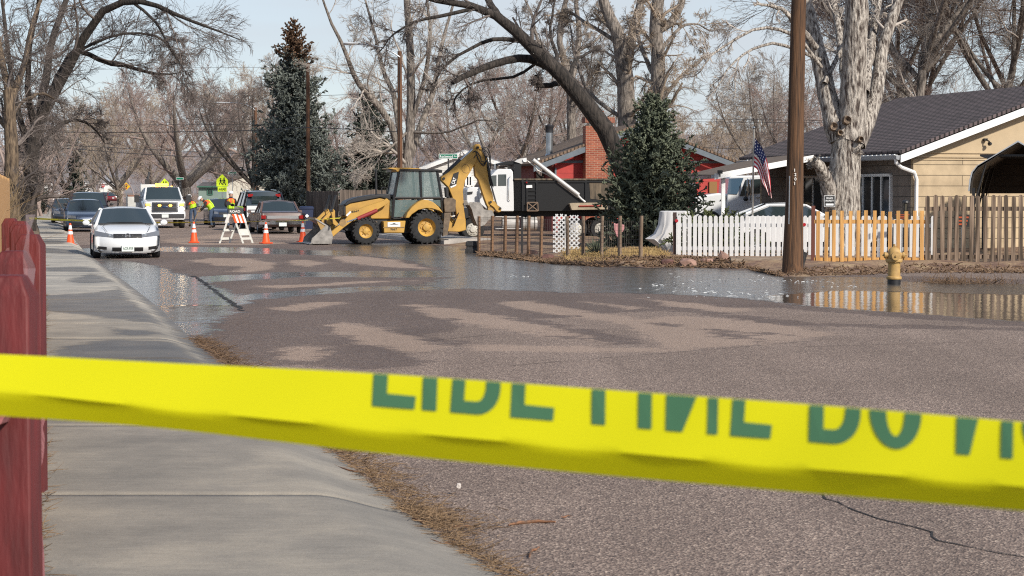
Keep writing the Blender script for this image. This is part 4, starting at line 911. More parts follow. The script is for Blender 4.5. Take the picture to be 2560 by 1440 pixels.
simple_house('green_house', 'low pale green house behind the school crossing sign and the blue car', 235, 494, 585, 540, 466, 455, mat('pale_green_wall', (.20,.27,.24), .8, var=.08, scale=1), DROOF, mat('green_trim', (.05,.14,.10), .7), 8, 0, ((520,532,474,487),), side=True)
simple_house('tan_shed', 'small tan building behind the stop sign at the street end', 445, 284, 302, 293, 468, 460, mat('shed_wall', (.52,.44,.34), .85, var=.06, scale=1), DROOF, TRIMW, 6, 0, ())
# low white front wall of the porch house
q = D(118, 493, 425); lw = thing('garden_wall', 'low white garden wall in front of the small white porch house', 'wall', (q.x, q.y, 0))
mb = MB(); mb.box((-.2, 0, .42), (5.2, .3, .84)); mb.box((-.2, 0, .88), (5.4, .4, .08)); mb.build('wall', WHITE, lw)
mb = MB(); [mb.box((-2.6 + 1.28*i, 0, 1.35), (.12, .12, .9)) for i in range(5)]; mb.box((-.04, 0, 1.8), (5.3, .1, .08)); mb.build('railing', WHITE, lw)
# ------------------------------------------------------------------ fences, poles, signs, small things
PICKW = mat('fence_white', (.66,.66,.66), .6, var=.07, scale=6)
CEDAR = mat('new_cedar', (.62,.35,.115), .7, col2=(.44,.22,.065), scale=5, stretch=(4,4,.5), rnd=.14)
WEATH = mat('weathered_board', (.23,.17,.125), .95, col2=(.075,.052,.036), scale=6, stretch=(5,5,.35), bump=.004, rnd=.5)
GREYW = mat('old_grey_board', (.17,.135,.11), .95, col2=(.055,.042,.035), scale=3, stretch=(6,6,.3), rnd=.35)
POSTW = mat('stained_post', (.27,.15,.08), .85, col2=(.14,.075,.04), scale=5, stretch=(4,4,.4))
REDP = mat('barn_red_paint', (.135,.014,.014), .65, col2=(.07,.009,.009), scale=5, stretch=(3,3,.5), bump=.004, bscale=18)
def grow(ob, parent): ob.parent = parent; return ob
def picket_fence(name, label, x0, x1, d0, d1, n, w, zb, zt, m, top='flat', rails=(), rail_m=None, jitter=0, th=.022, seed=1, group=None, extra=0, rail_h=.09):
    """pickets between photo columns x0..x1; heights above the ground"""
    r = random.Random(seed); a, b = D(x0, 480, d0), D(x1, 480, d1); a.z = b.z = 0
    run = (b - a); L = run.length; rz = atan2(run.y, run.x); root = thing(name, label, 'fence', a, rz, group)
    if top == 'round': pr = [(-w/2, zb), (w/2, zb), (w/2, zt - w/2)] + [(w/2*cos(t), zt - w/2 + w/2*sin(t)) for t in (pi/4, pi/2, 3*pi/4)] + [(-w/2, zt - w/2)]
    elif top == 'dog': pr = [(-w/2, zb), (w/2, zb), (w/2, zt - .05), (w/2 - .035, zt), (-w/2 + .035, zt), (-w/2, zt - .05)]
    else: pr = [(-w/2, zb), (w/2, zb), (w/2, zt), (-w/2, zt)]
    proto = MB().prism(pr, -th, 0).build('picket', m, root, bevel=.003)
    for i in range(n):
        o = proto if i == 0 else proto.copy()
        if i: COL.objects.link(o); o.parent = root
        o.location = (L * (i + .5) / n + r.uniform(-1, 1) * jitter * .4, r.uniform(-.004, .004), r.uniform(-1, 1) * jitter); o.rotation_euler = (0, r.uniform(-1, 1) * jitter * .6, 0)
    for z in rails: MB().box((L/2, .022, z), (L, .035, rail_h)).build('rail', rail_m or m, root, bevel=.003)
    return root, L
wf, L = picket_fence('picket_fence', 'white picket fence with rounded tops running behind the thick wooden pole', 1692, 2340, 50.2, 49.4, 49, .094, .10, 1.165, PICKW, 'round', (.34, .92), PICKW, .006)
MB().box((-.05, .05, .62), (.09, .09, 1.24)).build('end_post', mat('dark_post', (.06,.035,.03), .8), wf)
for x in (0.02, 3.17):
    mb = MB(); mb.lathe([(.042, 0), (.042, .012), (.002, .014)], (0, 0, 0), 18, 'Y'); o = mb.build('reflector', mat('red_reflector', (.42,.02,.03), .25), wf); o.location = (x - .02 if x < 1 else x, -.05 if x < 1 else -.028, 1.03 if x < 1 else .94); o.rotation_euler = (0, 0, pi)
MB().box((-.0, -.03, .5), (.022, .02, 1.06)).build('reflector_stake', PICKW, wf)
yf, L = picket_fence('picket_fence', 'new yellow cedar picket fence behind the fire hydrant', 2036, 2316, 46.6, 46.4, 14, .085, .025, 1.31, CEDAR, 'flat', (.18, 1.06), CEDAR, .02, .02, 3)
MB().box((-.02, .05, .70), (.085, .085, 1.46)).build('post', mat('red_brown_post', (.13,.04,.025), .7), yf)
of_, L = picket_fence('picket_fence', 'taller grey weathered picket fence right of the yellow pickets', 2312, 2760, 46.4, 46.2, 25, .098, .03, 1.67, WEATH, 'round', (.25, 1.36), WEATH, .022, .022, 4)
# --- wire fence on round posts
ps = [(1197,632),(1230,632),(1262,634),(1291,637),(1321,640),(1352,645),(1420,650),(1458,652),(1503,654),(1549,657),(1601,660)]
b0 = G(*ps[0]); wr = thing('wire_fence', 'wire mesh fence on round brown wooden posts beside the digger', 'fence', b0)
rr = random.Random(5); pw = []
for i, (x, y) in enumerate(ps):
    p = G(x, y, .02); ht = 1.04 + .012*i; le = rr.uniform(-.03, .03)
    o = MB().tube([(0,0,-.15), (le*.5,0,ht*.5), (le,0,ht)], [.05,.046,.044], 9).build('post', POSTW if i < 6 else mat('grey_post', (.24,.17,.12), .9, col2=(.12,.085,.06), scale=5, stretch=(4,4,.4)), wr); o.location = p - b0; pw.append(p - b0)
p = G(1305, 638, .02) - b0; o = MB().prism([(-.03,-.02),(.03,-.02),(.008,.02),(-.008,.02)], -.1, 1.05, 'XY').build('metal_post', BLACKM, wr); o.location = p
mb = MB()
for a, b in zip(pw[:-1], pw[1:]):
    for z in np.arange(.06, 1.04, .105): mb.cyl(a + Vector((0,-.05,z)), b + Vector((0,-.05,z)), .0035, n=3, caps=False)
    n = max(3, int((b-a).length/.1))
    for k in range(n): q = a.lerp(b, k/n) + Vector((0,-.05,0)); mb.cyl(q + Vector((0,0,.04)), q + Vector((0,0,1.03)), .003, n=3, caps=False)
o = mb.build('wire_mesh', mat('rusty_wire', (.12,.10,.09), .6, .4), wr)
# white lattice gate
b0 = G(1400, 652, 0); lg = thing('lattice_gate', 'white lattice gate panels standing in the wire fence', 'gate', b0, atan2(-3.2, 1.0) * 0)
def lattice(w, h, sp=.125, sw=.035):
    mb = MB()
    for s in (-1, 1):
        c = -h
        while c < w + h:
            # clip the diagonal strip to the panel
            pts = []
            x0, z0 = (c, 0) if s > 0 else (c, 0)
            t0, t1 = 0, h; f = (lambda t: c + t) if s > 0 else (lambda t: w - c - t)
            ts = [t for t in (0, h)]; lo, hi = 0, h
            if s > 0: lo, hi = max(0, -c), min(h, w - c)
            else: lo, hi = max(0, -c), min(h, w - c)
            if hi - lo > .04:
                A, B = Vector((f(lo), 0, lo)), Vector((f(hi), 0, hi)); dv = (B - A).normalized(); nn = Vector((-dv.z, 0, dv.x)) * sw/2; y = -.008 * s
                mb.quad(A - nn + Vector((0,y,0)), B - nn + Vector((0,y,0)), B + nn + Vector((0,y,0)), A + nn + Vector((0,y,0)), th=.007)
            c += sp
    return mb
for x0, w, y0, h in ((1383, .31, 646, 1.17), (1422, .28, 642, 1.10)):
    o = lattice(w, h).build('lattice_panel', PICKW, lg); o.location = D(x0, y0, 53) - b0
MB().box((0,0,.6), (.05,.05,1.2)).build('gate_post', PICKW, lg).location = D(1414, 640, 53.1) - b0 - Vector((0,0,.1))
# --- grey board fence behind the digger, tan board fence on the left
def board_fence(name, label, A, B, zt, m, n, seed=2, th=.02):
    r = random.Random(seed); run = B - A; root = thing(name, label, 'fence', A, atan2(run.y, run.x)); L = run.length; w = L/n
    pr = [(-w/2+.004, .03), (w/2-.004, .03), (w/2-.004, zt-.04), (w/2-.03, zt), (-w/2+.03, zt), (-w/2+.004, zt-.04)]
    proto = MB().prism(pr, -th, 0).build('board', m, root)
    for i in range(n):
        o = proto if i == 0 else proto.copy()
        if i: COL.objects.link(o); o.parent = root
        o.location = (w*(i+.5), 0, r.uniform(-.03, .015)); o.rotation_euler = (0, r.uniform(-.006, .006), 0)
    for z in (.4, zt-.35): MB().box((L/2, .03, z), (L, .04, .09)).build('rail', m, root)
    return root
board_fence('board_fence', 'dark weathered board fence left of the digger cab beside the blue bin', D(766, 480, 92) * 1 - Vector((0,0,CH - .1)), D(846, 480, 90) - Vector((0,0,CH - .1)), 1.70, GREYW, 11)
board_fence('board_fence', 'weathered board fence with rust stains right behind the digger hood', D(850, 480, 93) - Vector((0,0,CH - .1)), D(975, 480, 97) - Vector((0,0,CH - .1)), 1.76, GREYW, 16, 7)
v0 = -.43
A, B = U*33 + V*(v0), U*9.0 + V*(v0 - .0); A.z = B.z = .09
board_fence('board_fence', 'tan upright board fence at the left edge beyond the red posts', B, A, 1.86, mat('tan_board', (.50,.29,.12), .8, col2=(.36,.19,.075), scale=4, stretch=(6,6,.3)), 140, 8)
# --- red post and rail fence at the left edge
b0 = Vector((-.9, 6, .09)); rp = thing('post_and_rail_fence', 'barn red post and rail fence along the near left edge of the pavement', 'fence', b0)
posts = [(70, 690, 5.5, .14, .0), (68, 628, 7.9, .14, .0), (98, 586, 10.9, .14, .003), (76, 562, 14.1, .14, -.004), (66, 553, 17.2, .15, 0), (40, 546, 20.2, .15, 0)]
prev = None; tops = []
for i, (xr, yt, dd, w, lean) in enumerate(posts):
    t = D(xr, yt, dd); h = t.z - .06; cpos = Vector((t.x - w/2, t.y + w/2, .06))
    c = .028; mb = MB(); hw = w/2
    rings = [[(-hw,-hw,-.2),(hw,-hw,-.2),(hw,hw,-.2),(-hw,hw,-.2)], [(-hw,-hw,h-.06),(hw,-hw,h-.06),(hw,hw,h-.06),(-hw,hw,h-.06)], [(-hw+c,-hw+c,h),(hw-c,-hw+c,h),(hw-c,hw-c,h),(-hw+c,hw-c,h)]]
    rings = [[(x + lean*z, y, z) for x, y, z in r] for r in rings]
    mb.loft(rings, False); o = mb.build('post', REDP, rp, bevel=.007, seg=2); o.location = cpos - b0; tops.append(cpos)
WPINK = mat('worn_pink_rail', (.34,.13,.13), .8, col2=(.22,.06,.06), scale=8, stretch=(5,1,5), bump=.004)
for a, b in zip(tops[:-1], tops[1:]):
    for z in (.52, 1.08):
        u = (b - a).normalized(); s0, e0 = a - u*.26, b + u*.26; mid = (s0+e0)/2; off = Vector((.02, 0, 0)) if z < 1 else Vector((-.03, 0, 0))
        mb = MB(); rj = random.Random(int(z*100)); pts = [s0.lerp(e0, k/8) + off + Vector((rj.uniform(-.012,.012), 0, z + rj.uniform(-.012,.012))) - b0 for k in range(9)]
        mb.tube(pts, [.022,.05,.062,.064,.06,.063,.06,.05,.02], 8); mb.build('rail', WPINK, rp)
MB().loft([[tuple(D(x, y, dd) - b0) for x, y in ((76,828),(86,824),(91,850),(89,884),(76,884))] for dd in (7.95, 7.70)], False).build('rail', WPINK, rp)
mb = MB()   # torn scrap of clear plastic wrapped round the second post
q = D(80, 690, 7.8) - b0
vs = []; 
for k in range(9):
    for j in range(3): vs.append((q.x + .012*sin(k*1.7+j) + .014*j - .02, q.y - .03 + .02*cos(k*2.1), q.z + .24 - .07*k))
mb.add(vs, [(3*k+j, 3*k+j+1, 3*k+4+j, 3*k+3+j) for k in range(8) for j in range(2)], True); mb.v = [(a + b0.x, b + b0.y, c + b0.z) for a, b, c in mb.v]
pl = thing('plastic_scrap', 'torn strip of clear plastic hanging beside the red fence post', 'litter', q + b0); wb(mb, 'plastic_sheet', mat('clear_plastic', (.5,.4,.42), .2, alpha=.22), pl)

# --- wooden utility pole, close right
d = 42.6; b0 = G(1982, 686, .0)
up = thing('utility_pole', 'thick brown wooden utility pole numbered 1201 beside the hydrant', 'utility pole', b0)
pts = [(0,0,-.3)] + [tuple(D(x, y, d + .0*i) - b0) for i, (x, y) in enumerate(((1982,660),(1985,540),(1988,400),(1992,200),(1997,0),(2002,-200),(2008,-480)))]
POLEW = mat('creosote_wood', (.135,.066,.03), .85, col2=(.02,.011,.007), scale=7, stretch=(3,3,.16), bump=.02, lo=.33, hi=.62)
MB().tube(pts, [.245,.225,.195,.178,.168,.158,.15,.14], 24).build('pole', POLEW, up)
def pole_digits(s, x, y0, dy, h):
    mb = MB()
    for i, ch in enumerate(s): mb.text(ch, D(x, y0 + dy*i, d - .20) - b0, (1,0,0), (0,0,1), h, .02, .004)
    return mb
pole_digits('1201', 1986, 429, 11, .066).build('number', mat('white_letter', (.8,.78,.74), .6), up)
MB().tube([(x_, y_, z_) for x_, y_, z_ in (tuple(D(1972,560,d-.22)-b0), tuple(D(1974,440,d-.21)-b0))], .012, 6).build('conduit', GALV, up)
sp_ = thing('wood_stub', 'charred dark wood stub leaning at the foot of the utility pole', 'stump', G(2000, 684))
mb = MB(); o_ = G(2000, 684); mb.loft([[(x*s + dx, y*s, z) for x, y in ((-.1,-.07),(.06,-.08),(.1,.03),(.02,.09),(-.09,.06))] for z, s, dx in ((-.05,1,0),(.15,.9,.0),(.3,1.05,.02),(.45,.85,.01),(.52,.5,.03))], False); mb.box((.10,.02,.36), (.07,.09,.2), 0, .25)
mb.build('wood', mat('charred_wood', (.05,.048,.05), .95, col2=(.012,.012,.013), scale=9, stretch=(4,4,.6), bump=.01), sp_)
# --- hydrant
hb = G(2235, 711); hy = thing('fire_hydrant', 'faded yellow fire hydrant with black base standing at the puddle edge', 'fire hydrant', hb)
HYD = mat('hydrant_yellow', (.50,.32,.11), .6, col2=(.36,.22,.08), scale=9, bump=.002)
MB().lathe([(.125,-.1),(.125,.10),(.118,.105)], (0,0,0), 24).build('base', mat('hydrant_black', (.015,.015,.017), .5), hy)
MB().lathe([(.142,.10),(.146,.115),(.146,.14),(.14,.15),(.118,.16),(.114,.28),(.116,.40),(.122,.42),(.152,.425),(.155,.44),(.155,.475),(.150,.485),(.135,.49),(.13,.55),(.112,.63),(.09,.675),(.055,.70),(.04,.705)], (0,0,0), 28).build('barrel', HYD, hy)
MB().lathe([(.036,.70),(.036,.725),(.022,.73),(.022,.765)], (0,0,0), 5).build('top_nut', HYD, hy)
for s in (-1, 1):
    MB().lathe([(.05, s*.10),(.05, s*.155),(.062, s*.158),(.062, s*.19),(.05, s*.195),(.018, s*.2),(.018, s*.23)], (0,0,.555), 14, 'X').build('nozzle', HYD, hy)
MB().lathe([(.07,-.12),(.07,-.155),(.085,-.158),(.085,-.195),(.02,-.2),(.02,-.225)], (0,0,.545), 16, 'Y').build('pumper_nozzle', HYD, hy)
MB().tube([(-.17,0,.51),(-.16,-.02,.44),(-.13,-.04,.40)], .006, 5).build('chain', HYD, hy)
mb = MB(); [mb.lathe([(.012,.415),(.012,.50)], (.14*cos(a), .14*sin(a), 0), 6) for a in np.arange(0, 2*pi, pi/4)]; mb.build('flange_bolts', HYD, hy)

# --- lamp poles and poles up the street
RUSTP = mat('brown_pole_wood', (.17,.08,.04), .9, col2=(.055,.03,.02), scale=4, stretch=(3,3,.2))
def lamp_pole(label, x, yt, d, arm, r=.12, name='street_lamp'):
    b = D(x, 480, d); b.z = 0; h = CH + (HZ - yt)*d/F; t = thing(name, label, 'street lamp' if arm else 'utility pole', b)
    MB().tube([(0,0,-.2),(0,0,h*.5),(0,0,h)], [r*1.15, r, r*.85], 12).build('pole', RUSTP, t)
    if arm:
        pts = [D(ax, ay, d-.1) - b for ax, ay in arm]; pts = [Vector(p) for p in resample([tuple(p) for p in pts], [1]*len(pts), 14)[0]]
        MB().tube(pts, .035, 8).build('arm', GALV, t)
        e = pts[-1]; mb = MB(); s = d/F
        mb.loft([[(e.x - k*34*s, e.y + .16*w*cos(a), e.z + .06 + .10*w*sin(a)*(.5 if sin(a) > 0 else 1)) for a in np.arange(0, 2*pi, pi/5)] for k, w in ((-.1,.35),(.0,.6),(.3,.8),(.6,1.1),(.9,1),(1.03,.4))]); mb.build('lamp_head', mat('lamp_grey', (.62,.64,.66), .45, .2), t)
    return t
lp = lamp_pole('rusty wooden lamp pole with a curved grey arm rising behind the digger cab', 1000, 130, 100, [(1000,143),(980,130),(955,119),(925,112),(893,111)], .125)
MB().cyl((.0,-.13,2.0),(.0,-.13,8.4),.012,n=5).build('cable', BLACKM, lp)
lamp_pole('distant wooden lamp pole with a white arm left of the big blue spruce', 640, 270, 190, [(639,276),(628,268),(610,260),(585,257),(572,258)], .16)
lamp_pole('dark wooden utility pole standing in front of the big blue spruce', 771, 158, 114, None, .115, 'utility_pole')
for lab, pts, d0, d1, r in (('higher cable of the pair crossing the street at spruce mid height', [(-60,322),(300,313),(771,310)], 114, 114, .011), ('lower darker cable of the pair crossing at spruce mid height', [(-60,327),(300,331),(640,326),(771,319),(1000,330)], 114, 104, .022),
    ('upper of the two drooping cables crossing above the service truck', [(150,362),(400,375),(640,386)], 150, 190, .022), ('lower of the two drooping cables crossing above the service truck', [(150,370),(400,388),(640,397)], 150, 190, .026),
    ('topmost hair thin cable crossing the sky left of the spruce tip', [(-60,190),(300,172),(771,168)], 114, 114, .008), ('thin cable running from the spruce pole to the lamp pole', [(771,240),(880,236),(1000,228)], 114, 100, .012),
    ('upper thin cable in the sky left of the thick pole', [(1640,297),(1800,298),(2060,301)], 140, 140, .016), ('lower thin cable in the sky left of the thick pole', [(1640,304),(1800,305),(2060,307)], 140, 140, .016), ('highest faint cable in the sky left of the thick pole', [(1700,223),(1900,223),(2100,222)], 160, 160, .012),
    ('cable passing just over the blue edged red gable', [(1700,366),(1850,372),(2060,374)], 130, 130, .018)):
    n = len(pts); q = [D(x, y, d0 + (d1-d0)*i/(n-1)) for i, (x, y) in enumerate(pts)]; q = resample([tuple(p) for p in q], [1]*n, 16)[0]
    mb = MB(); mb.tube(q, r, 4); o = mb.build('power_cable', mat('cable_black', (.03,.03,.032), .6)); tag(o, lab, 'cable', 'overhead cables')

# --- signs
GREENS = mat('sign_green', (.0,.16,.09), .5); SWHITE = mat('sign_white', (.8,.8,.8), .5); FLUO = mat('fluorescent_yellow', (.62,.80,.02), .5, emit=None); SRED = mat('sign_red', (.45,.02,.02), .5); SYEL = mat('sign_yellow', (.75,.45,.01), .5); SBLACK = mat('sign_black', (.012,.012,.012), .5)
def sign_post(name, label, x, y, d, zb=0, post_r=.03, rz=0):
    b = D(x, 480, d); b.z = zb; t = thing(name, label, 'sign', b, rz); zc = CH + (HZ - y)*d/F - zb
    return t, zc
def plate(mb, pts, z0, y=-.04, th=.012): mb.prism([(a, b + z0) for a, b in pts], y - th, y); return mb
def green_sign(label, x, y, d, w, h, text, zb=0, fit=.8):
    t, zc = sign_post('street_sign', label, x, y, d, zb)
    MB().cyl((0,0,-.1),(0,0,zc),.03,n=8).build('post', GALV if d > 100 else BLACKM, t)
    plate(MB(), [(-w/2,-h/2),(w/2,-h/2),(w/2,h/2),(-w/2,h/2)], zc).build('border', SWHITE, t)
    plate(MB(), [(-w/2+.02,-h/2+.018),(w/2-.02,-h/2+.018),(w/2-.02,h/2-.018),(-w/2+.02,h/2-.018)], zc, -.053, .004).build('panel', GREENS, t)
    if text:
        MB().text(text[0], (-w*.44, -.058, zc - h*.27), (1,0,0), (0,0,1), h*.54, .02, .003, fit=w*(.68 if len(text) > 1 else .86), spacing=1.1).build('lettering', SWHITE, t)
        if len(text) > 1: MB().text(text[1], (w*.29, -.058, zc - h*.12), (1,0,0), (0,0,1), h*.3, .02, .003, fit=w*.15).build('lettering', SWHITE, t)
    return t
green_sign('green street name sign reading Rockwood over the digger arm', 1121, 391, 78, .74, .19, ('Rockwood', 'Av'))
green_sign('green street name sign reading Panda beside the school crossing sign', 581, 433, 190, .82, .23, ('Panda', 'St'))
green_sign('small green street sign above the service truck grille rack', 450, 446.5, 170, .62, .2, None)
def walker(mb, x, z, s, y, flip=1):
    mb.lathe([(.001, y-.004),(.045*s, y-.004),(.045*s, y)], (x, 0, z + .40*s), 10, 'Y')
    f = flip
    for pts, w in ((((0,.34),(.0,.17)), .085), (((.0,.18),(.08*f,.08),(.07*f,-.02)), .05), (((.0,.18),(-.05*f,.08),(-.11*f,-.01)), .05), (((0,.32),(.09*f,.24),(.12*f,.22)), .038), (((0,.32),(-.08*f,.22)), .038)):
        for (a, b), (c_, e) in zip(pts[:-1], pts[1:]):
            A = Vector((x + a*s, y, z + b*s)); B = Vector((x + c_*s, y, z + e*s)); dv = (B-A).normalized(); n = Vector((-dv.z, 0, dv.x))*w*s/2; mb.quad(A-n, B-n, B+n, A+n, th=.003)
def school(label, x, y, d, s, ahead):
    t, zc = sign_post('school_sign', label, x, y, d)
    MB().cyl((0,0,-.1),(0,0,zc+.1),.03,n=8).build('post', GALV, t)
    P = [(-.38,-.38),(.38,-.38),(.38,.06),(0,.44),(-.38,.06)]; P = [(a*s, b*s) for a, b in P]
    plate(MB(), P, zc).build('panel', FLUO, t)
    mb = MB(); walker(mb, -.10*s, zc - .24*s, .95*s, -.058, -1); walker(mb, .13*s, zc - .26*s, 1.1*s, -.058, -1); mb.build('symbol', SBLACK, t)
    if ahead:
        zq = zc - .56*s; plate(MB(), [(-.30*s,-.16*s),(.30*s,-.16*s),(.30*s,.16*s),(-.30*s,.16*s)], zq).build('plaque', FLUO, t)
        MB().text('AHEAD', (-.25*s, -.058, zq - .08*s), (1,0,0), (0,0,1), .16*s, .015, .003, fit=.5*s).build('lettering', SBLACK, t)
school('yellow green school crossing sign with an AHEAD plaque beside the cream house', 556, 452, 112, .84, True)
school('yellow green school crossing sign seen above the service truck beacon', 412, 458, 150, .80, False)
def octo(r): return [(r*cos(pi/8 + k*pi/4), r*sin(pi/8 + k*pi/4)) for k in range(8)]
for lab, x, y, d in (('red stop sign in front of the white bungalow windows', 258, 464, 400), ('red stop sign beside the yellow diamond warning sign', 300, 467, 270)):
    t, zc = sign_post('stop_sign', lab, x, y, d); MB().cyl((0,0,-.1),(0,0,zc),.04,n=8).build('post', GALV, t)
    plate(MB(), octo(.42), zc).build('border', SWHITE, t); plate(MB(), octo(.39), zc, -.053, .004).build('panel', SRED, t); MB().text('STOP', (-.29,-.058,zc-.12), (1,0,0), (0,0,1), .24, .02, .003, fit=.58).build('lettering', SWHITE, t)
t, zc = sign_post('warning_sign', 'yellow diamond signal ahead sign beside the stop sign', 316, 466, 250); MB().cyl((0,0,-.1),(0,0,zc),.04,n=8).build('post', GALV, t)
plate(MB(), [(-.5,0),(0,-.5),(.5,0),(0,.5)], zc).build('panel', SYEL, t)
for z, m in ((.22, SRED), (0, SBLACK), (-.22, SRED)): MB().lathe([(.001,-.058),(.1,-.058),(.1,-.053)], (0,0,zc+z), 12, 'Y').build('dot', m, t)
# private property board nailed to the pale trunk
q = D(2074, 503, 51.30); t = thing('notice_board', 'black PRIVATE PROPERTY sign fixed to the pale tree trunk', 'sign', q, radians(2))
MB().box((0,0,0), (.285,.012,.29)).build('board', SWHITE, t); MB().box((0,-.008,0), (.262,.006,.267)).build('panel', SBLACK, t)
mb = MB(); mb.text('PRIVATE', (-.085,-.012,.055), (1,0,0), (0,0,1), .045, .02, .002, fit=.17); mb.text('PROPERTY', (-.105,-.012,-.01), (1,0,0), (0,0,1), .045, .02, .002, fit=.21); mb.build('lettering', SWHITE, t); MB().box((0,-.013,-.085), (.20,.003,.05)).build('blank', SWHITE, t)

# --- flag on its pole
b0 = D(1880, 545, 56); b0.z = .1; ft = thing('flagpole', 'slim metal flagpole leaning slightly, carrying the striped flag', 'flagpole', b0)
top = D(1885, 322, 56) - b0; MB().tube([(0,0,-.1), tuple(top*.5), tuple(top)], [.028,.026,.024], 8).build('pole', mat('brushed_pole', (.45,.42,.38), .4, .6), ft); MB().ball(top + Vector((0,0,.03)), .04).build('finial', GALV, ft)
NU, NV = 39, 26
te = resample([(1887,346),(1898,368),(1908,396),(1918,430),(1924,465),(1927,496)], [1]*6, NU+1)[0] if False else None
def cr(pts, n): return resample([(x, y, 0) for x, y in pts], [1]*len(pts), n)[0]
Tp = cr([(1887,345),(1902,364),(1914,392),(1923,430),(1928,463),(1930,497)], NU+1); Bt = cr([(1885,418),(1893,424),(1900,440),(1907,460),(1914,472),(1921,484)], NU+1)
mb = MB(); vs = []
for i in range(NU+1):
    for j in range(NV+1):
        v = j/NV; u = i/NU; x, y = Tp[i][:2]*(1-v) + Bt[i][:2]*v
        x += 2.2*sin(v*9 + u*5)*u; vs.append(D(x, y, 55.95 + .10*sin(v*9.5 + u*4)*(.3+u) - .05*u) - b0)
mb.smooth = True
for i in range(NU):
    for j in range(NV):
        st = int(j/2); mi = 0 if st % 2 == 0 else 1
        if i < NU*.4 and j < 14: mi = 2 if not ((i % 3 == 1) and (j % 3 == 1)) else 1
        mb.f.append([i*(NV+1)+j, i*(NV+1)+j+1, (i+1)*(NV+1)+j+1, (i+1)*(NV+1)+j]); mb.mi.append(mi); mb.sm.append(True)
mb.v = [tuple(v) for v in vs]
fl = thing('flag', 'red white and blue striped flag hanging limp from the pole', 'flag', b0); mb.build('cloth', [mat('flag_red', (.52,.03,.05), .8), mat('flag_white', (.85,.83,.81), .8), mat('flag_blue', (.02,.028,.11), .8)], fl, auto=0)

# --- yard things along the right verge
ROCK = mat('pink_sandstone', (.36,.22,.17), .95, col2=(.20,.12,.095), scale=5, bump=.02)
def rock(label, x, y, w, h, dp, seed, m=ROCK, name='rock', d=None, group=None):
    r = random.Random(seed); b = G(x, y, .05) if d is None else D(x, y, d); bm = bmesh.new(); bmesh.ops.create_icosphere(bm, subdivisions=2, radius=1)
    for v in bm.verts:
        k = 1 + r.uniform(-.16, .16); v.co = Vector((max(-.8, min(.8, v.co.x))*w/1.6*k, max(-.8, min(.8, v.co.y))*dp/1.6*k, max(-.4, min(.75, v.co.z))*h/.8*k))
    me = bpy.data.meshes.new(name); bm.to_mesh(me); bm.free(); me.materials.append(m); o = bpy.data.objects.new(name, me); COL.objects.link(o); o.location = b; return tag(o, label, 'rock', group)
rock('broad low pink rock at the left end of the white pickets', 1718, 662, .38, .14, .3, 1); rock('long flat pink rock under the white pickets', 1768, 659, .40, .12, .26, 2)
rock('upright pink rock leaning on the white pickets', 1808, 659, .22, .30, .2, 3); rock('dark red low rock left of the red reflector stake', 1668, 660, .30, .12, .3, 4, mat('dark_red_rock', (.17,.085,.07), .95, col2=(.08,.04,.035), scale=6, bump=.02))
rock('dark block under the white draped cover', 1668, 642, .62, .10, .5, 5, MATS['dark_red_rock'])
rock('reddish edging stone behind the third wire fence post', 1330, 637, .3, .12, .2, 6, MATS['dark_red_rock']); rock('reddish edging stone at the foot of the lattice gate', 1370, 648, .35, .14, .25, 7, MATS['dark_red_rock'])
b0 = G(1888, 660, .06); lo = thing('log', 'grey weathered log lying below the white pickets left of the pole', 'log', b0)
MB().tube([(-.58,0,.07),(-.2,.02,.075),(.3,.0,.07),(.6,.02,.065)], [.085,.082,.086,.08], 12).build('wood', mat('log_grey', (.30,.24,.18), .95, col2=(.14,.10,.075), scale=8, stretch=(.4,4,4), bump=.008), lo)
# white draped cover over a grill
b0 = D(1685, 632, 54.2); b0.z = .12; cv = thing('covered_grill', 'garden grill under a pale grey white cloth cover beside the white pickets', 'cover', b0)
rings = []
for z, w, dp, sx_, am in ((.0,.30,.26,-.02,.02),(.12,.33,.28,-.04,.03),(.3,.42,.3,-.1,.05),(.36,.47,.3,-.14,.055),(.5,.42,.29,-.07,.045),(.75,.38,.28,-.01,.03),(1.0,.40,.27,.02,.015),(1.10,.405,.26,.02,.004),(1.12,.36,.22,.02,0)):
    rings.append([((w + am*sin(9*a) + am*.6*sin(17*a+1))*abs(cos(a))**.6*(1 if cos(a) > 0 else -1) + sx_ + (-.09 if cos(a) < -.5 and .25 < z < .45 else 0), (dp + am*sin(11*a+2))*abs(sin(a))**.6*(1 if sin(a) > 0 else -1), z) for a in np.arange(0, 2*pi, 2*pi/48)])
MB().loft(rings).build('cover', mat('pale_cloth', (.56,.55,.55), .85, var=.08, scale=4, stretch=(6,6,.5)), cv)
MB().tube([((.36)*cos(a), .29*sin(a), .22 + .03*cos(a)) for a in np.arange(0, 2*pi+.1, .3)], .008, 5).build('cord', BLACKM, cv)
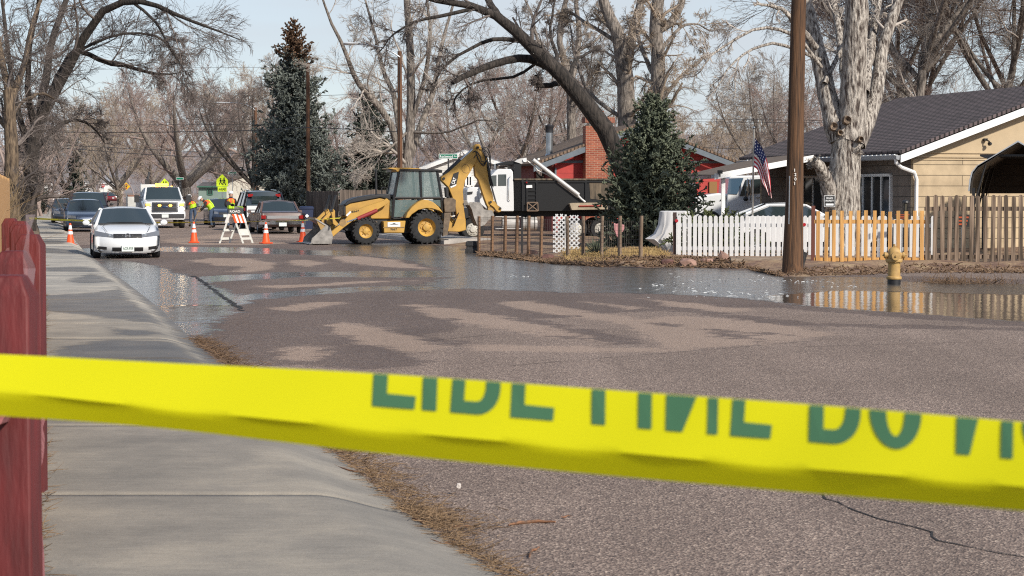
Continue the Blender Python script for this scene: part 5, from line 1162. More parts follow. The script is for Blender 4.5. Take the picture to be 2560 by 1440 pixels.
# pink ornament, yucca, ply board, charred block, lantern, dark notice
b0 = G(1547, 656, .0) + Vector((0, .35, 0)); pk = thing('garden_ornament', 'pink shield shaped garden ornament behind a wire fence post', 'ornament', b0)
MB().prism([(-.11,.98),(-.05,.95),(0,.965),(.08,.94),(.15,.93),(.155,.84),(.12,.76),(.05,.72),(.035,.62),(.01,.58),(-.05,.66),(-.1,.8)], -.03, .02).build('shield', mat('faded_pink', (.52,.24,.24), .7, var=.1, scale=5), pk, bevel=.012, seg=2); MB().cyl((0,0,-.1),(0,0,.7),.012,n=6).build('stake', GALV, pk)
def spiky(name, label, b, n, ln, m, seed, cat='plant', w=.02, el=(.2,1.4)):
    r = np.random.default_rng(seed); a = r.uniform(0, 2*pi, n); e = r.uniform(*el, n); L = ln*r.uniform(.6, 1, n); t = np.linspace(0, 1, 5)
    dr = np.stack([np.cos(a)*np.cos(e), np.sin(a)*np.cos(e), np.sin(e)], -1)
    P = dr[:, None]*(L[:, None]*t[None])[..., None]; P[:, :, 2] -= .25*L[:, None]*t[None]**2*np.cos(e)[:, None]; R = w*np.array([.8,1,.8,.5,.1])[None]*np.ones((n, 1))
    root = thing(name, label, cat, b); tube_mesh('leaves', [(P, R, 3)], m, root); return root
spiky('yucca', 'spiky grey green yucca behind the wire fence left of the spruce', G(1492, 642, .1), 160, .66, mat('yucca_leaf', (.12,.14,.09), .8, var=.3, scale=3), 3, w=.012)
rng = np.random.default_rng(44)
b0 = D(1785, 560, 52.6); b0.z = .1; ju = thing('juniper_shrub', 'low spreading green juniper behind the left part of the white pickets', 'shrub', b0)
n = 60; a = rng.uniform(0, 2*pi, n); e = rng.uniform(.35, 1.4, n); t = np.linspace(0, 1, 6); L = rng.uniform(.9, 1.45, n)
P = np.stack([np.cos(a)*np.cos(e), .6*np.sin(a)*np.cos(e), np.sin(e)*.95], -1)[:, None]*(L[:, None]*t)[..., None]; P[:, :, 2] -= .2*t[None]**2*np.cos(e)[:, None]; P[:, :, 0] *= 1.15
R = np.linspace(.02, .008, 6)[None]*np.ones((n, 1)); P2, R2 = sprout(rng, P, R, 9, (.2,.4), .7, 4, .12, -.02, .8, .25, .02); P3, R3 = sprout(rng, P2, R2, 6, (.3,.6), .7, 3, .12, -.03, 1, .1, .02, .4)
tube_mesh('foliage', [(P, R, 4), (P2, R2, 3), (P3, R3, 3)], mat('juniper_green', (.13,.15,.055), .9, col2=(.035,.05,.02), scale=6), ju)
b0 = G(1180, 633, .0); bk = thing('charred_block', 'low black charred log block at the corner of the wire fence', 'stump', b0)
mb = MB(); mb.loft([[(x*s, y*s, z) for x, y in ((-.19,-.13),(.0,-.17),(.18,-.12),(.2,.1),(.02,.16),(-.18,.12))] for z, s in ((-.05,1.05),(.12,1),(.14,.86),(.2,.84),(.22,.98),(.33,.92),(.35,.7))], False); mb.build('wood', MATS['charred_wood'], bk)
b0 = D(2263, 600, 50.9); b0.z = .12; ln_ = thing('garden_lantern', 'black post lantern behind the yellow pickets near the downspout', 'lantern', b0)
MB().cyl((0,0,-.05),(0,0,1.12),.022,n=8).build('post', BLACKM, ln_); mb = MB(); mb.lathe([(.10,1.36),(.085,1.40),(.02,1.43),(.015,1.46)], (0,0,0), 12); mb.lathe([(.06,1.12),(.065,1.14),(.03,1.15)], (0,0,0), 12); [mb.cyl((.055*cos(a),.055*sin(a),1.13),(.07*cos(a),.07*sin(a),1.37),.007,n=4) for a in np.arange(0,2*pi,pi/3)]; mb.build('lantern_frame', BLACKM, ln_); MB().lathe([(.045,1.14),(.055,1.36)], (0,0,0), 10).build('lantern_glass', mat('lantern_glass', (.10,.09,.07), .15), ln_)
for lab, x, y, w, h in (('black and orange notice board behind the yellow pickets', 2256, 541, .42, .14), ('black and orange notice board behind the weathered pickets', 2405, 552, .40, .30)):
    q = D(x, y, 49.0); t = thing('notice_board', lab, 'sign', q); MB().box((0,0,0), (w,.012,h)).build('board', SBLACK, t)
    mb = MB(); [mb.box((0,-.009,h*(.28-.28*k)), (w*(.8-.12*k),.004,h*.13)) for k in range(3)]; mb.build('stripe', mat('notice_orange', (.42,.07,.015), .6), t); MB().cyl((0,.02,-1.2),(0,.02,h/2),.015,n=6).build('stake', GALV, t)
# blue wheeled bin
b0 = D(766, 480, 89); b0.z = .03; bn = thing('wheeled_bin', 'dark blue wheeled recycling bin beside the grey board fence', 'bin', b0, radians(10))
BIN = mat('bin_blue', (.018,.028,.07), .5)
MB().loft([[(x*s, y*s, z) for x, y in ((-.29,-.3),(.29,-.3),(.29,.3),(-.29,.3))] for z, s in ((.08,.86),(.95,1.0),(.955,1.06),(1.0,1.06))], False).build('body', BIN, bn, bevel=.02)
MB().loft([[(x*s, y*s + .02, z) for x, y in ((-.31,-.34),(.31,-.34),(.31,.32),(-.31,.32))] for z, s in ((1.005,1.0),(1.05,.98),(1.09,.8))], False).build('lid', BIN, bn, bevel=.02); MB().prism([(-.09,.66),(0,.57),(.09,.66),(0,.75)], -.325, -.30).build('emblem', SWHITE, bn)
for s in (-1, 1): MB().lathe([(.10,-.03),(.12,0),(.10,.03)], (s*.3,.26,.12), 12, 'X').build('wheel', BLACKM, bn)

# --- traffic cones and the folding barricade
CONO = mat('cone_orange', (.80,.085,.012), .5); CONW = mat('cone_white', (.80,.78,.78), .4)
def cone(label, x, y, lean=0):
    t = thing('traffic_cone', label, 'traffic cone', G(x, y, .004), random.Random(x).uniform(0, 1), 'traffic cones across the street')
    MB().box((0,0,.02), (.37,.37,.04)).build('base', CONO, t, bevel=.015)
    prof = lambda z: .135 - (.135 - .028)*(z - .04)/.68
    MB().lathe([(.15,.04),(prof(.06),.06),(prof(.72),.72),(.02,.725)], (0,0,0), 20).build('cone', CONO, t)
    for z0, z1 in ((.36,.46),(.52,.655)): MB().lathe([(prof(z0)+.004,z0),(prof(z1)+.004,z1)], (0,0,0), 20).build('band', CONW, t)
    t.rotation_euler.y = lean; return t
cone('orange traffic cone on the pavement edge in front of the dark blue sedan', 176, 613, .0); cone('orange traffic cone between the white car and the folding barricade', 485, 607); cone('orange traffic cone in front of the brown sedan bumper', 665, 609); cone('orange traffic cone half hidden behind the digger loader bucket', 757, 605)
b0 = G(590, 608); ba = thing('barricade', 'white folding A frame barricade with an orange striped board on the wet road', 'barricade', b0)
BW = mat('barricade_white', (.62,.62,.58), .6, var=.08, scale=4); wd = Vector((.26,.50,0)); s = 67.5/F
for sgn, nm in ((-1, 0), (1, 1)):
    foot = Vector((sgn*.40 - .13, -.25*0 - .2, 0)); topv = Vector((sgn*.05 - .13, -.2, 1.0)); fr = MB()
    for k in (0, 1):
        f_, t_ = foot + wd*k, topv + wd*k; fr.quad(f_ + Vector((-.03,0,0)), f_ + Vector((.03,0,0)), t_ + Vector((.03,0,0)), t_ + Vector((-.03,0,0)), th=.05)
    for h in (.16, .45):
        a = foot.lerp(topv, h); fr.quad(a + Vector((0,-.03,-.04)), a + wd + Vector((0,-.03,-.04)), a + wd + Vector((0,-.03,.04)), a + Vector((0,-.03,.04)), th=.03)
    fr.build('leg_frame', BW, ba)
    a0, a1 = foot.lerp(topv, .70), foot.lerp(topv, 1.0); o_ = Vector((sgn*.02, -.035, 0)); bd = MB(); n = 6
    for k in range(n):
        u0, u1 = -.1 + 1.2*k/n, -.1 + 1.2*(k+1)/n; bd.m = k % 2 if sgn > 0 else 1; bd.quad(a0 + wd*u0 + o_, a0 + wd*u1 + o_, a1 + wd*u1 + o_, a1 + wd*u0 + o_, th=.02)
    bd.build('striped_board', [mat('barricade_orange', (.75,.10,.02), .5), CONW], ba)
a = foot.lerp(topv, .36); pl_ = MB().quad(a + Vector((.02,-.04,-.09)), a + wd + Vector((.02,-.04,-.09)), a + wd + Vector((-.04,-.04,.09)), a + Vector((-.04,-.04,.09)), th=.02).build('lower_board', BW, ba)
pa = Vector((-.22,-.22,1.0)); mb = MB(); mb.quad(pa, pa + Vector((.42,.25,0)), pa + Vector((.42,.25,.17)), pa + Vector((0,0,.17)), th=.015); mb.build('sign_panel', mat('panel_dark', (.04,.045,.04), .6), ba)
dv = Vector((.42,.25,0)).normalized(); MB().text('ROAD', pa + dv*.05 + Vector((.0,-.004,.05)), dv, (0,0,1), .08, .01, .004, fit=.38).build('lettering', CONW, ba)

# --- caution tape: far strip across the street
TAPEY = mat('tape_yellow', (.85,.74,.03), .45)
def ribbon(name, P, hw, m, parent, th=.003, tw=0):
    mb = MB(); rg = []
    for i, p in enumerate(P):
        t = (P[min(i+1, len(P)-1)] - P[max(i-1, 0)]).normalized(); n = Vector((t.y, -t.x, 0)).normalized(); upv = (Vector((0,0,1))*cos(tw*i) + n*sin(tw*i))
        a = p + upv*hw; b = p - upv*hw; k = n*th; rg.append([a + k, b + k, b - k, a - k])
    mb.loft([[tuple(q) for q in r] for r in rg], False); return wb(mb, name, m, parent)
pts = [(64,545,86),(140,549,83),(240,553,79),(330,556,76),(420,556.5,74),(520,555,72.5),(620,554,71),(700,553,69.5),(770,550,67.5),(850,545,65.8)]
P = [Vector(q) for q in resample([tuple(D(*p)) for p in pts], [1]*10, 60)[0]]; ft_ = thing('caution_tape', 'thin yellow tape stretched across the street from the dark tree to the digger', 'tape', P[30]); ribbon('strip', P, .036, TAPEY, ft_, .002, .035)
mb = MB(); rt = random.Random(3)
for i in range(2, 57, 1):
    if rt.random() < .62:
        a, b = P[i], P[i].lerp(P[i+1], rt.uniform(.4, .8)); k = Vector((0,-.006,0)); mb.quad(a + k + Vector((0,0,-.014)), b + k + Vector((0,0,-.014)), b + k + Vector((0,0,.014)), a + k + Vector((0,0,.014)), th=.002)
wb(mb, 'printing', mat('tape_print', (.16,.14,.02), .5), ft_)

# --- the near strip of tape: folded over, its lettering upside down and half hidden by the fold
xs = [-700,-300,0,150,350,560,750,930,1150,1380,1640,1850,2000,2250,2560,2900,3400]
ytop = [870,876,885,894,905,915,924,933,949,965,985,999,1010,1030,1057,1086,1130]; ycr = [905,945,977,993,1016,1036,1055,1074,1094,1113,1140,1158,1170,1190,1217,1247,1292]; ybt = [1000,1020,1040,1049,1064,1086,1112,1131,1154,1176,1200,1218,1231,1251,1278,1305,1350]
def tape_d(x): return 2.42 - x / 2560 * .52 if x < 2600 else 2.42 - .52*2600/2560
nt_ = 140; X = np.linspace(-700, 3400, nt_); yt_, yc_, yb_ = (np.interp(X, xs, q) for q in (ytop, ycr, ybt))
for q in (yt_, yc_, yb_): q[:] = np.convolve(np.pad(q, 6, mode='edge'), np.ones(13)/13, 'valid')
def tp(x, f, off=0):
    """f 0..1 fold to crease on the front leaf, 1..2 crease to lower edge"""
    d = tape_d(x); a, c, b = (float(np.interp(x, X, q)) for q in (yt_, yc_, yb_))
    if f <= 1: return D(x, a + (c-a)*f, d - .022*f - off + .002*sin(x*.013 + 2*f))
    return D(x, c + (b-c)*(f-1), d - .022 + .012*(f-1) - off)
b0 = D(1280, 1060, 2.2); nt2 = thing('caution_tape', 'wide yellow tape with green lettering stretched close across the view', 'tape', b0)
mb = MB(); fs = [0,.12,.3,.5,.7,.9,1.0,1.1,1.4,1.7,2.0]; F1 = []
rg = []
for x in X:
    front = [tp(x, f) for f in fs]; back = [p + Vector((0, .0018 + (.004 if f < .05 else 0), 0)) for p, f in zip(front, fs)]; rg.append([tuple(p) for p in front] + [tuple(p) for p in back[::-1]])
mb.loft(rg); TN = mat('tape_near', (.84,.81,.008), .5, spec=.25)
n_, l_ = TN.node_tree.nodes, TN.node_tree.links; tr_ = n_.new('ShaderNodeBsdfTranslucent'); tr_.inputs[0].default_value = (.85, .8, .02, 1); ms_ = n_.new('ShaderNodeMixShader'); ms_.inputs[0].default_value = .25   # thin plastic lets light through
l_.new(n_['Principled BSDF'].outputs[0], ms_.inputs[1]); l_.new(tr_.outputs[0], ms_.inputs[2]); l_.new(ms_.outputs[0], n_['Material Output'].inputs[0])
ob = wb(mb, 'strip', TN, nt2, auto=40)
# letters: half shapes measured along the tape (photo columns), v = 0 at the fold, 1 at the letter tops
GRN = mat('tape_green', (.06,.165,.08), .45)
def lp_(pts): return pts
def seg_poly(mb, P):
    """a polygon in (column, v) turned into a grid of small strips that follow the tape"""
    vs = [tp(x, v * .58, .0012) for x, v in P]; mb.add(vs, [list(range(len(vs)))], False)
T_ = .0
def stem(x0, x1, v0=-.0, v1=1.0, s=0): return [(x0, v0), (x1, v0), (x1 + s, v1), (x0 + s, v1)]
def bowl(x0, x1, t, v1=1.0, n=9, flat=.45):
    """U-shaped half bowl: outer and inner arcs"""
    out = []; cx_, r = (x0+x1)/2, (x1-x0)/2
    o = [(cx_ + r*sin(a)*1.0, v1 * (1 - abs(1 - cos(a))) if False else v1*cos(a)) for a in np.linspace(-pi/2, pi/2, 2*n)]
    i = [(cx_ + (r-t)*sin(a), (v1-.34)*cos(a)) for a in np.linspace(-pi/2, pi/2, 2*n)]
    return [[o[k], o[k+1], i[k+1], i[k]] for k in range(len(o)-1)]
LET = []
LET += [stem(934,970,0,1,-4), [(966,.58),(1040,.60),(1036,1),(930,1)]]                       # F
LET += [stem(1058,1094,0,1,-3)]                                                             # I
LET += [stem(1132,1164,0,1,-6), [(1158,.62),(1200,.62),(1196,1),(1126,1)]] + [[(1196 + 0, .62),(1200 + 32*sin(a), .62*cos(a)*1.0),(1200 + 32*sin(b), .62*cos(b)),(1200, .62)] for a, b in ((0,.01),)]
def dbowl(x0, xr, t=38):
    q = []; 
    for k in range(10):
        a, b = pi/2*k/10, pi/2*(k+1)/10; o = lambda u: (x0 + (xr-x0)*sin(u), 1.0*cos(u)**.8 if cos(u) > 0 else 0); i = lambda u: (x0 + (xr-t-x0)*sin(u), .62*cos(u)**.8 if cos(u) > 0 else 0)
        q.append([i(a), i(b), o(b), o(a)])
    return q
LET += dbowl(1190, 1252, 36)                                                                # R
LET += [stem(1280,1314,0,1,-4), [(1310,.60),(1386,.62),(1383,1),(1276,1)]]                    # E
LET += [stem(1480,1514,0,1,-1)]                                                             # L
LET += [stem(1596,1630,0,1,-1)]                                                             # I
LET += [stem(1666,1692,0,1,0), [(1666,.0),(1742,.0),(1706,1),(1664,1)], stem(1770,1796,0,1,-2)]          # N
LET += [stem(1832,1864,0,1,-6), [(1858,.60),(1930,.62),(1926,1),(1826,1)]]                    # E
LET += [stem(2024,2060,0,1,-2), [(2056,.62),(2092,.62),(2086,1),(2022,1)]] + dbowl(2082,2152,38)         # D
LET += [[(a_, b_) for a_, b_ in q] for q in bowl(2174, 2304, 42)]                              # O
LET += [stem(2392,2424,0,1,-2), [(2400,0),(2446,0),(2424,1),(2390,1)], stem(2504,2534,0,1,-2)]           # N
LET += [[(a_, b_) for a_, b_ in q] for q in bowl(2556, 2690, 44)] + [stem(2760,2800,0,1,-2)]
mb = MB(); [seg_poly(mb, q) for q in LET]; wb(mb, 'lettering', GRN, nt2, auto=0)
# ------------------------------------------------------------------ vehicles (built facing +x, y to their left, z up)
RUB = mat('tyre_rubber', (.02,.02,.021), .85, var=.3, scale=14); CHROME = mat('chrome', (.65,.66,.68), .12, 1); AGLASS = mat('car_glass', (.022,.034,.037), .03, spec=1, coat=1)
BLKP = mat('black_plastic', (.02,.02,.022), .55); LENS = mat('lamp_lens', (.22,.23,.25), .1, .4, coat=.5); LAMPON = mat('lit_headlamp', (1,.9,.75), .2, emit=(1,.80,.55), es=9); AMBER = mat('lit_amber', (1,.5,.05), .2, emit=(1,.42,.03), es=7); TAILR = mat('tail_lamp', (.28,.012,.012), .2, coat=.5); PLATE = mat('plate_white', (.66,.70,.68), .4); PLATEG = mat('plate_green', (.03,.10,.06), .5)
def wheel(root, x, y, r, w, rimm, name='wheel', rimr=.62, spokes=0):
    s = 1 if y > 0 else -1
    o = MB().lathe([(r*.62,-w/2),(r*.93,-w/2),(r,-w*.36),(r,w*.36),(r*.93,w/2),(r*.62,w/2)], (0,0,0), 28, 'Y', caps=False).build(name, RUB, root); o.location = (x, y, r)
    rm = MB(); rm.lathe([(r*rimr, s*w*.44),(r*rimr*.95, s*w*.30),(r*rimr*.35, s*w*.26),(r*rimr*.28, s*w*.46),(.001, s*w*.47)], (0,0,0), 20, 'Y', caps=False); rm.build('rim', rimm, o); return o
def shell(root, prof, arches, sill, paint, name='body', nY=13, bev=.03):
    """prof: (x, z, half width, sweep, drop) along the centre line from the lower front lip over bonnet and tail to the lower rear lip"""
    ys = np.linspace(-1, 1, nY); mb = MB(); rg = []
    for x, z, w, sw, dr in prof:
        rg.append([(x - sw*abs(u)**2.4, u*w, z - dr*abs(u)**3) for u in ys])
    mb.loft(rg, True, False)
    for s in (-1, 1):
        top = [(r[0] if s < 0 else r[-1]) for r in rg]; w_ = [abs(t[1]) for t in top]
        poly = [(t[0], t[2], t[1]) for t in top]; bot = []
        xr, xf = poly[-1][0], poly[0][0]; pts = []
        for cx_, rad in sorted(arches, key=lambda q: q[0]):
            pts += [(cx_ + rad*cos(a), max(sill, sill + 0*a) + max(0, .30 + rad*sin(a) - sill) if False else sill + (rad*sin(a))*1.0) for a in np.linspace(pi, 0, 9)]
        W = max(w_); side = [(x, y, z) for x, z, y in poly] + [(x, s*W*.985, z) for x, z in pts]
        mb.add(side, [list(range(len(side)))], False)
    # belly
    x0, x1 = prof[-1][0] + .1, prof[0][0] - .15; W = max(p[2] for p in prof)*.8
    mb.add([(x0,-W,sill+.02),(x1,-W,sill+.02),(x1,W,sill+.02),(x0,W,sill+.02)], [(0,1,2,3)], False)
    o = mb.build(name, paint, root, auto=38); b = o.modifiers.new('weld', 'WELD'); b.merge_threshold = .002
    return o
def cabin(root, fx, bz, rfx, rrx, tx, wb_, wt, H, paint, bz2=None, doors=2, pil=.045, crown=.03, black=False, rear_glass=True, glass=None):
    """glasshouse: cowl fx, roof from rfx to rrx, tail tx, belt heights bz / bz2"""
    bz2 = bz if bz2 is None else bz2; gl = glass or AGLASS; n = 7; us = np.linspace(-1, 1, n); mb = MB(); rg = []
    for x, dz, ww in ((rfx+.03, -.025, wt*.98), (rfx-.10, 0, wt), ((rfx+rrx)/2, crown*.7, wt*1.02), (rrx+.12, 0, wt), (rrx-.02, -.03, wt*.98)):
        rg.append([(x - .05*abs(u)**2, u*ww, H + dz - .07*abs(u)**3) for u in us])
    rg2 = [[(x, y, z - .03) for x, y, z in r] for r in rg]
    mb.loft(rg, True, False); mb.loft(rg2, True, False)
    Hs = H - .07
    for s in (-1, 1):
        for a, b, r in (((fx, s*wb_, bz), (rfx, s*wt, Hs), pil), ((tx, s*wb_, bz2), (rrx, s*wt, Hs), pil*1.25), (((fx+tx)/2, s*(wb_+.0), (bz+bz2)/2), ((rfx+rrx)/2, s*wt, Hs+.0), pil*.8), ((rfx, s*wt, Hs), (rrx, s*wt, Hs), pil*.8)): mb.tube([a, b], r, 6)
    ro = mb.build('roof', paint, root, auto=45)
    def glass_strip(name, xb, zb, xt, zt, wb2, wt2, bow):
        m = MB(); rg = [[(xb + (xt-xb)*t + bow*(1-u*u)*(1), u*(wb2+(wt2-wb2)*t), zb + (zt-zb)*t + .03*(1-u*u)*t) for u in us] for t in (0, .33, .66, 1)]; m.loft(rg, True, False); return m.build(name, gl, root, auto=60)
    glass_strip('windshield', fx+.0, bz, rfx+.02, H-.05, wb_*.97, wt*.97, .08)
    if rear_glass: glass_strip('rear_window', tx, bz2, rrx, H-.05, wb_*.96, wt*.96, -.05)
    for s in (-1, 1): MB().quad((fx-.03, s*wb_*1.005, bz), (tx+.03, s*wb_*1.005, bz2), (rrx, s*wt*1.005, Hs), (rfx, s*wt*1.005, Hs), th=.006*s).build('side_window', gl, root)
    return ro
def nose_patch(prof_fn, y0, y1, z0a, z1a, z0b=None, z1b=None, n=8, off=.006, th=.0):
    """a panel that follows the curved nose; z limits may change from y0 to y1"""
    z0b = z0a if z0b is None else z0b; z1b = z1a if z1b is None else z1b; mb = MB(); rg = []
    for k in range(n+1):
        t = k/n; y = y0 + (y1-y0)*t; a, b = z0a+(z0b-z0a)*t, z1a+(z1b-z1a)*t
        rg.append([(prof_fn(y, a + (b-a)*q) + off, y, a + (b-a)*q) for q in (0, .5, 1)])
    mb.loft(rg, True, False); return mb
def nose_fn(prof, k, front=True):
    P = prof[:k] if front else prof[-k:][::-1]
    zs = [p[1] for p in P]
    def f(y, z):
        x = np.interp(z, zs, [p[0] for p in P]); w = np.interp(z, zs, [p[2] for p in P]); sw = np.interp(z, zs, [p[3] for p in P]); return float(x - sw*min(1, abs(y)/w)**2.4)
    return f
def mirror(root, x, y, z, m, w=.2, h=.14):
    s = 1 if y > 0 else -1; mb = MB(); mb.loft([[(x + d, y + s*w*(.5 + .5*cos(a)*k), z + h/2*sin(a)*k) for a in np.linspace(0, 2*pi, 10, endpoint=False)] for d, k in ((.06,.55),(.04,.9),(-.03,1),(-.05,.9))]); mb.box((x - .01, y, z - h*.35), (.05, .1, .04)); return mb.build('mirror', m, root)
def heading(vec): return atan2(vec.y, vec.x)
def place(x, y, z=0.0): return G(x, y, z)

# --- white coupe, close left
WPAINT = mat('white_car_paint', (.74,.75,.76), .25, coat=.8)
def sedan_prof(L, W, hood0, hood1, belt, deck, low=.2, sw=.28, nose=.0, tail=.0, wk=.95):
    f, r = L/2, -L/2; w = W/2
    return [(f-.10, low, w*.80, sw*.9, 0), (f-.02, low+.10, w*.90, sw, 0), (f, low+.25, w*.94, sw*1.05, 0), (f-.03, (low+.25+hood0)/2+.03, w*.96, sw*1.05, 0), (f-.07, hood0-.04, w*.95, sw*.95, .01), (f-.16, hood0+.02, w*.94, sw*.8, .03), (f-.5, hood0+(hood1-hood0)*.55, w*.95, .10, .05), (f-1.0, hood1-.01, w*.965, .0, .06), (f-1.25, belt-.005, w*.97, 0, .02),
            (-.0, belt, w*1.0, 0, .0), (r+1.1, deck-.01, w*.985, 0, .02), (r+.35, deck, w*.95, 0, .05), (r+.10, deck-.03, w*.93, -.10, .04), (r+.02, deck-.22, w*.95, -.16, 0), (r, low+.30, w*.95, -.2, 0), (r+.04, low+.12, w*.90, -.2, 0), (r+.16, low, w*.82, -.15, 0)]
def coupe():
    b = place(320, 647); fwd = -U; root = thing('parked_car', 'white two door coupe parked at the flowing gutter, nearest car to the red posts', 'car', b - fwd*2.2, heading(fwd))
    L, W, H = 4.44, 1.75, 1.335; P = sedan_prof(L, W, .66, .88, .90, .99, .15, .34); P[2] = (L/2, .36, W*.475, .36, 0)
    body = shell(root, P, ((1.3,.34),(-1.3,.34)), .19, WPAINT)
    cabin(root, .98, .885, .18, -1.0, -1.75, .775, .60, H, WPAINT, .97, pil=.042)
    nf = nose_fn(P, 6)
    for s in (-1, 1):
        h = nose_patch(nf, s*.36, s*.84, .555, .635, .60, .735, 8, .008).build('headlight', LENS, root)
        MB().lathe([(.045,0),(.04,.012),(.001,.014)], (nf(s*.46,.60)+.0, s*.46, .602), 14, 'X').build('bulb', CHROME, h)
        nose_patch(nf, s*.54, s*.76, .235, .31, .25, .33, 5, .008).build('fog_recess', BLKP, root)
        mirror(root, .70, s*.93, .93, WPAINT, .2, .15)
    nose_patch(nf, -.37, .37, .545, .655, n=10, off=.010).build('grille', BLKP, root)
    g = MB(); x = nf(0,.6)+.02; [g.box((x, s*.045, .60), (.015,.022,.095), 0, 0, s*-.12) for s in (-1,1)]; g.box((x, 0, .60), (.014,.08,.02)); g.tube([(x,.07*cos(a)+.0,.60+.062*sin(a)) for a in np.arange(0,2*pi+.1,.35)], .007, 5); g.build('emblem', CHROME, root)
    nose_patch(nf, -.40, .40, .20, .30, n=8, off=.009).build('lower_grille', BLKP, root)
    pl = MB().box((nf(0,.27)+.03, 0, .275), (.02,.32,.16)).build('license_plate', PLATE, root)
    MB().text('ACR-P59', (nf(0,.27)+.041, -.13, .235), (0,1,0), (0,0,1), .075, .01, .002, fit=.26).build('lettering', PLATEG, pl)
    nose_patch(nf, -.62, .62, .145, .165, n=8, off=-.01).build('lip', BLKP, root)
    MB().quad((-1.0,-.6,1.0),(-1.0,.6,1.0),(.6,.6,.9),(.6,-.6,.9)).build('seats', BLKP, root)
    rim = mat('alloy_rim', (.45,.46,.48), .3, .8)
    for x in (1.3, -1.3):
        for s in (-1, 1): wheel(root, x, s*.775, .315, .2, rim)
    MB().tube([(.93,-.5,.93),(1.0,0,.94),(.96,.45,.93)], .012, 4).build('wiper', BLKP, root)
    for s in (-1, 1): MB().tube([(.95, s*.50, .915), (1.5, s*.62, .845), (2.02, s*.52, .70)], .006, 4).build('bonnet_seam', BLKP, root)
    MB().box((.97, 0, .90), (.14, 1.36, .03)).build('cowl', BLKP, root); MB().ball((.35, 0, 1.22), .05, 6, (.5, 1.6, .7)).build('rear_view_mirror', BLKP, root)
    return root
coupe()

def generic_car(label, b, fwd, L, W, H, paint, kind='sedan', rear=False, name='parked_car', group=None, plate=True, dz=0):
    """front (or rear) lower edge of the car stands at b"""
    root = thing(name, label, 'car', b + fwd*(L/2 if rear else -L/2), heading(fwd), group); w = W/2
    if kind == 'sedan':
        P = sedan_prof(L, W, .72, .90, .93, 1.0, .2, .26); ca = (.72, .92, .08, -1.0, -1.72, w*.87, w*.70, H, paint, .99)
    elif kind == 'suv':
        P = sedan_prof(L, W, .92, 1.08, 1.10, 1.12, .28, .2); P[10] = (-L/2+.9, 1.11, w*.99, 0, .01); P[11] = (-L/2+.2, 1.12, w*.97, 0, .02); ca = (1.0, 1.10, .35, -L/2+.35, -L/2+.10, w*.92, w*.76, H, paint, 1.12)
    elif kind == 'classic':
        P = sedan_prof(L, W, .74, .86, .88, .90, .3, .05); P = [(x, z, w_*1.0, sw*.4, dr*.5) for x, z, w_, sw, dr in P]; ca = (.55, .86, -.05, -1.05, -1.62, w*.84, w*.70, H, paint, .89)
    ax = L*.295; r = .36 if kind == 'suv' else .315
    shell(root, P, ((ax, r+.05), (-ax, r+.05)), .24 if kind != 'suv' else .32, paint); cabin(root, *ca)
    nf, nr = nose_fn(P, 6), nose_fn(P, 5, False)
    for s in (-1, 1):
        hz = .66 if kind != 'suv' else .82
        nose_patch(nf, s*w*.46, s*w*.88, hz-.07, hz+.05, hz-.06, hz+.08, 6, .008).build('headlight', LENS, root)
        mirror(root, ca[0]-.25, s*(w*1.05), ca[1]+.05, paint if kind != 'suv' else BLKP, .18, .14)
        for x in (ax, -ax): wheel(root, x, s*(w-.11), r, .2, mat('alloy_rim', (.45,.46,.48), .3, .8))
        if kind != 'classic': nose_patch(lambda y, z: nr(y, z), s*w*.52, s*w*.92, (P[11][1]-.22), P[11][1]-.08, n=5, off=-.008).build('tail_light', TAILR, root)
    if kind != 'classic':
        nose_patch(nf, -w*.42, w*.42, hz-.10, hz+.04, n=8, off=.009).build('grille', CHROME if kind == 'sedan' and W > 1.85 else BLKP, root)
        nose_patch(nf, -w*.7, w*.7, .30, .42, n=8, off=.008).build('lower_grille', BLKP, root)
        nose_patch(nr, -w*.88, w*.88, .36, .52, n=8, off=-.012).build('rear_bumper', paint if kind == 'sedan' else BLKP, root)
        if plate:
            MB().box((nf(0,.5)+.03, 0, .50), (.02,.31,.15)).build('license_plate', PLATE, root); MB().box((nr(0,.75)-.03, 0, .78), (.02,.31,.15)).build('license_plate', PLATE, root)
    return root
NAVY = mat('navy_paint', (.025,.04,.075), .25, coat=.9); DKB = mat('dark_blue_paint', (.018,.025,.04), .25, coat=.9); MAROON = mat('dark_maroon_paint', (.035,.016,.02), .25, coat=.9); REDC = mat('red_car_paint', (.16,.012,.018), .25, coat=.9); BLACKC = mat('black_car_paint', (.012,.012,.014), .22, coat=.9); BROWNC = mat('faded_brown_paint', (.13,.085,.075), .45, var=.2, scale=2, coat=.2); GREYC = mat('grey_car_paint', (.12,.13,.14), .3, .5, coat=.7)
generic_car('dark blue sedan parked behind the white coupe, cone in front of its bumper', place(216, 580), -U, 4.9, 1.88, 1.42, NAVY)
generic_car('dark maroon roofed utility vehicle parked right behind the dark blue sedan', place(224, 571), -U, 4.9, 1.95, 1.74, MAROON, 'suv')
generic_car('dark hatch parked closest to the left pavement behind the dark blue sedan', place(170, 562), -U, 4.4, 1.72, 1.40, DKB)
generic_car('dark blue sedan partly hidden by the worker with the bowed head', place(566, 563), -U, 4.5, 1.78, 1.40, NAVY)
generic_car('red utility vehicle driving away beneath the stop sign', place(283, 507), U, 4.8, 1.95, 1.75, REDC, 'suv', True)
generic_car('black utility vehicle parked left of the red one far up the street', place(262, 505), U, 4.8, 1.95, 1.72, BLACKC, 'suv', True)
generic_car('small grey far car in front of the white bungalow', place(240, 503), U, 4.6, 1.8, 1.45, GREYC, 'sedan', True)
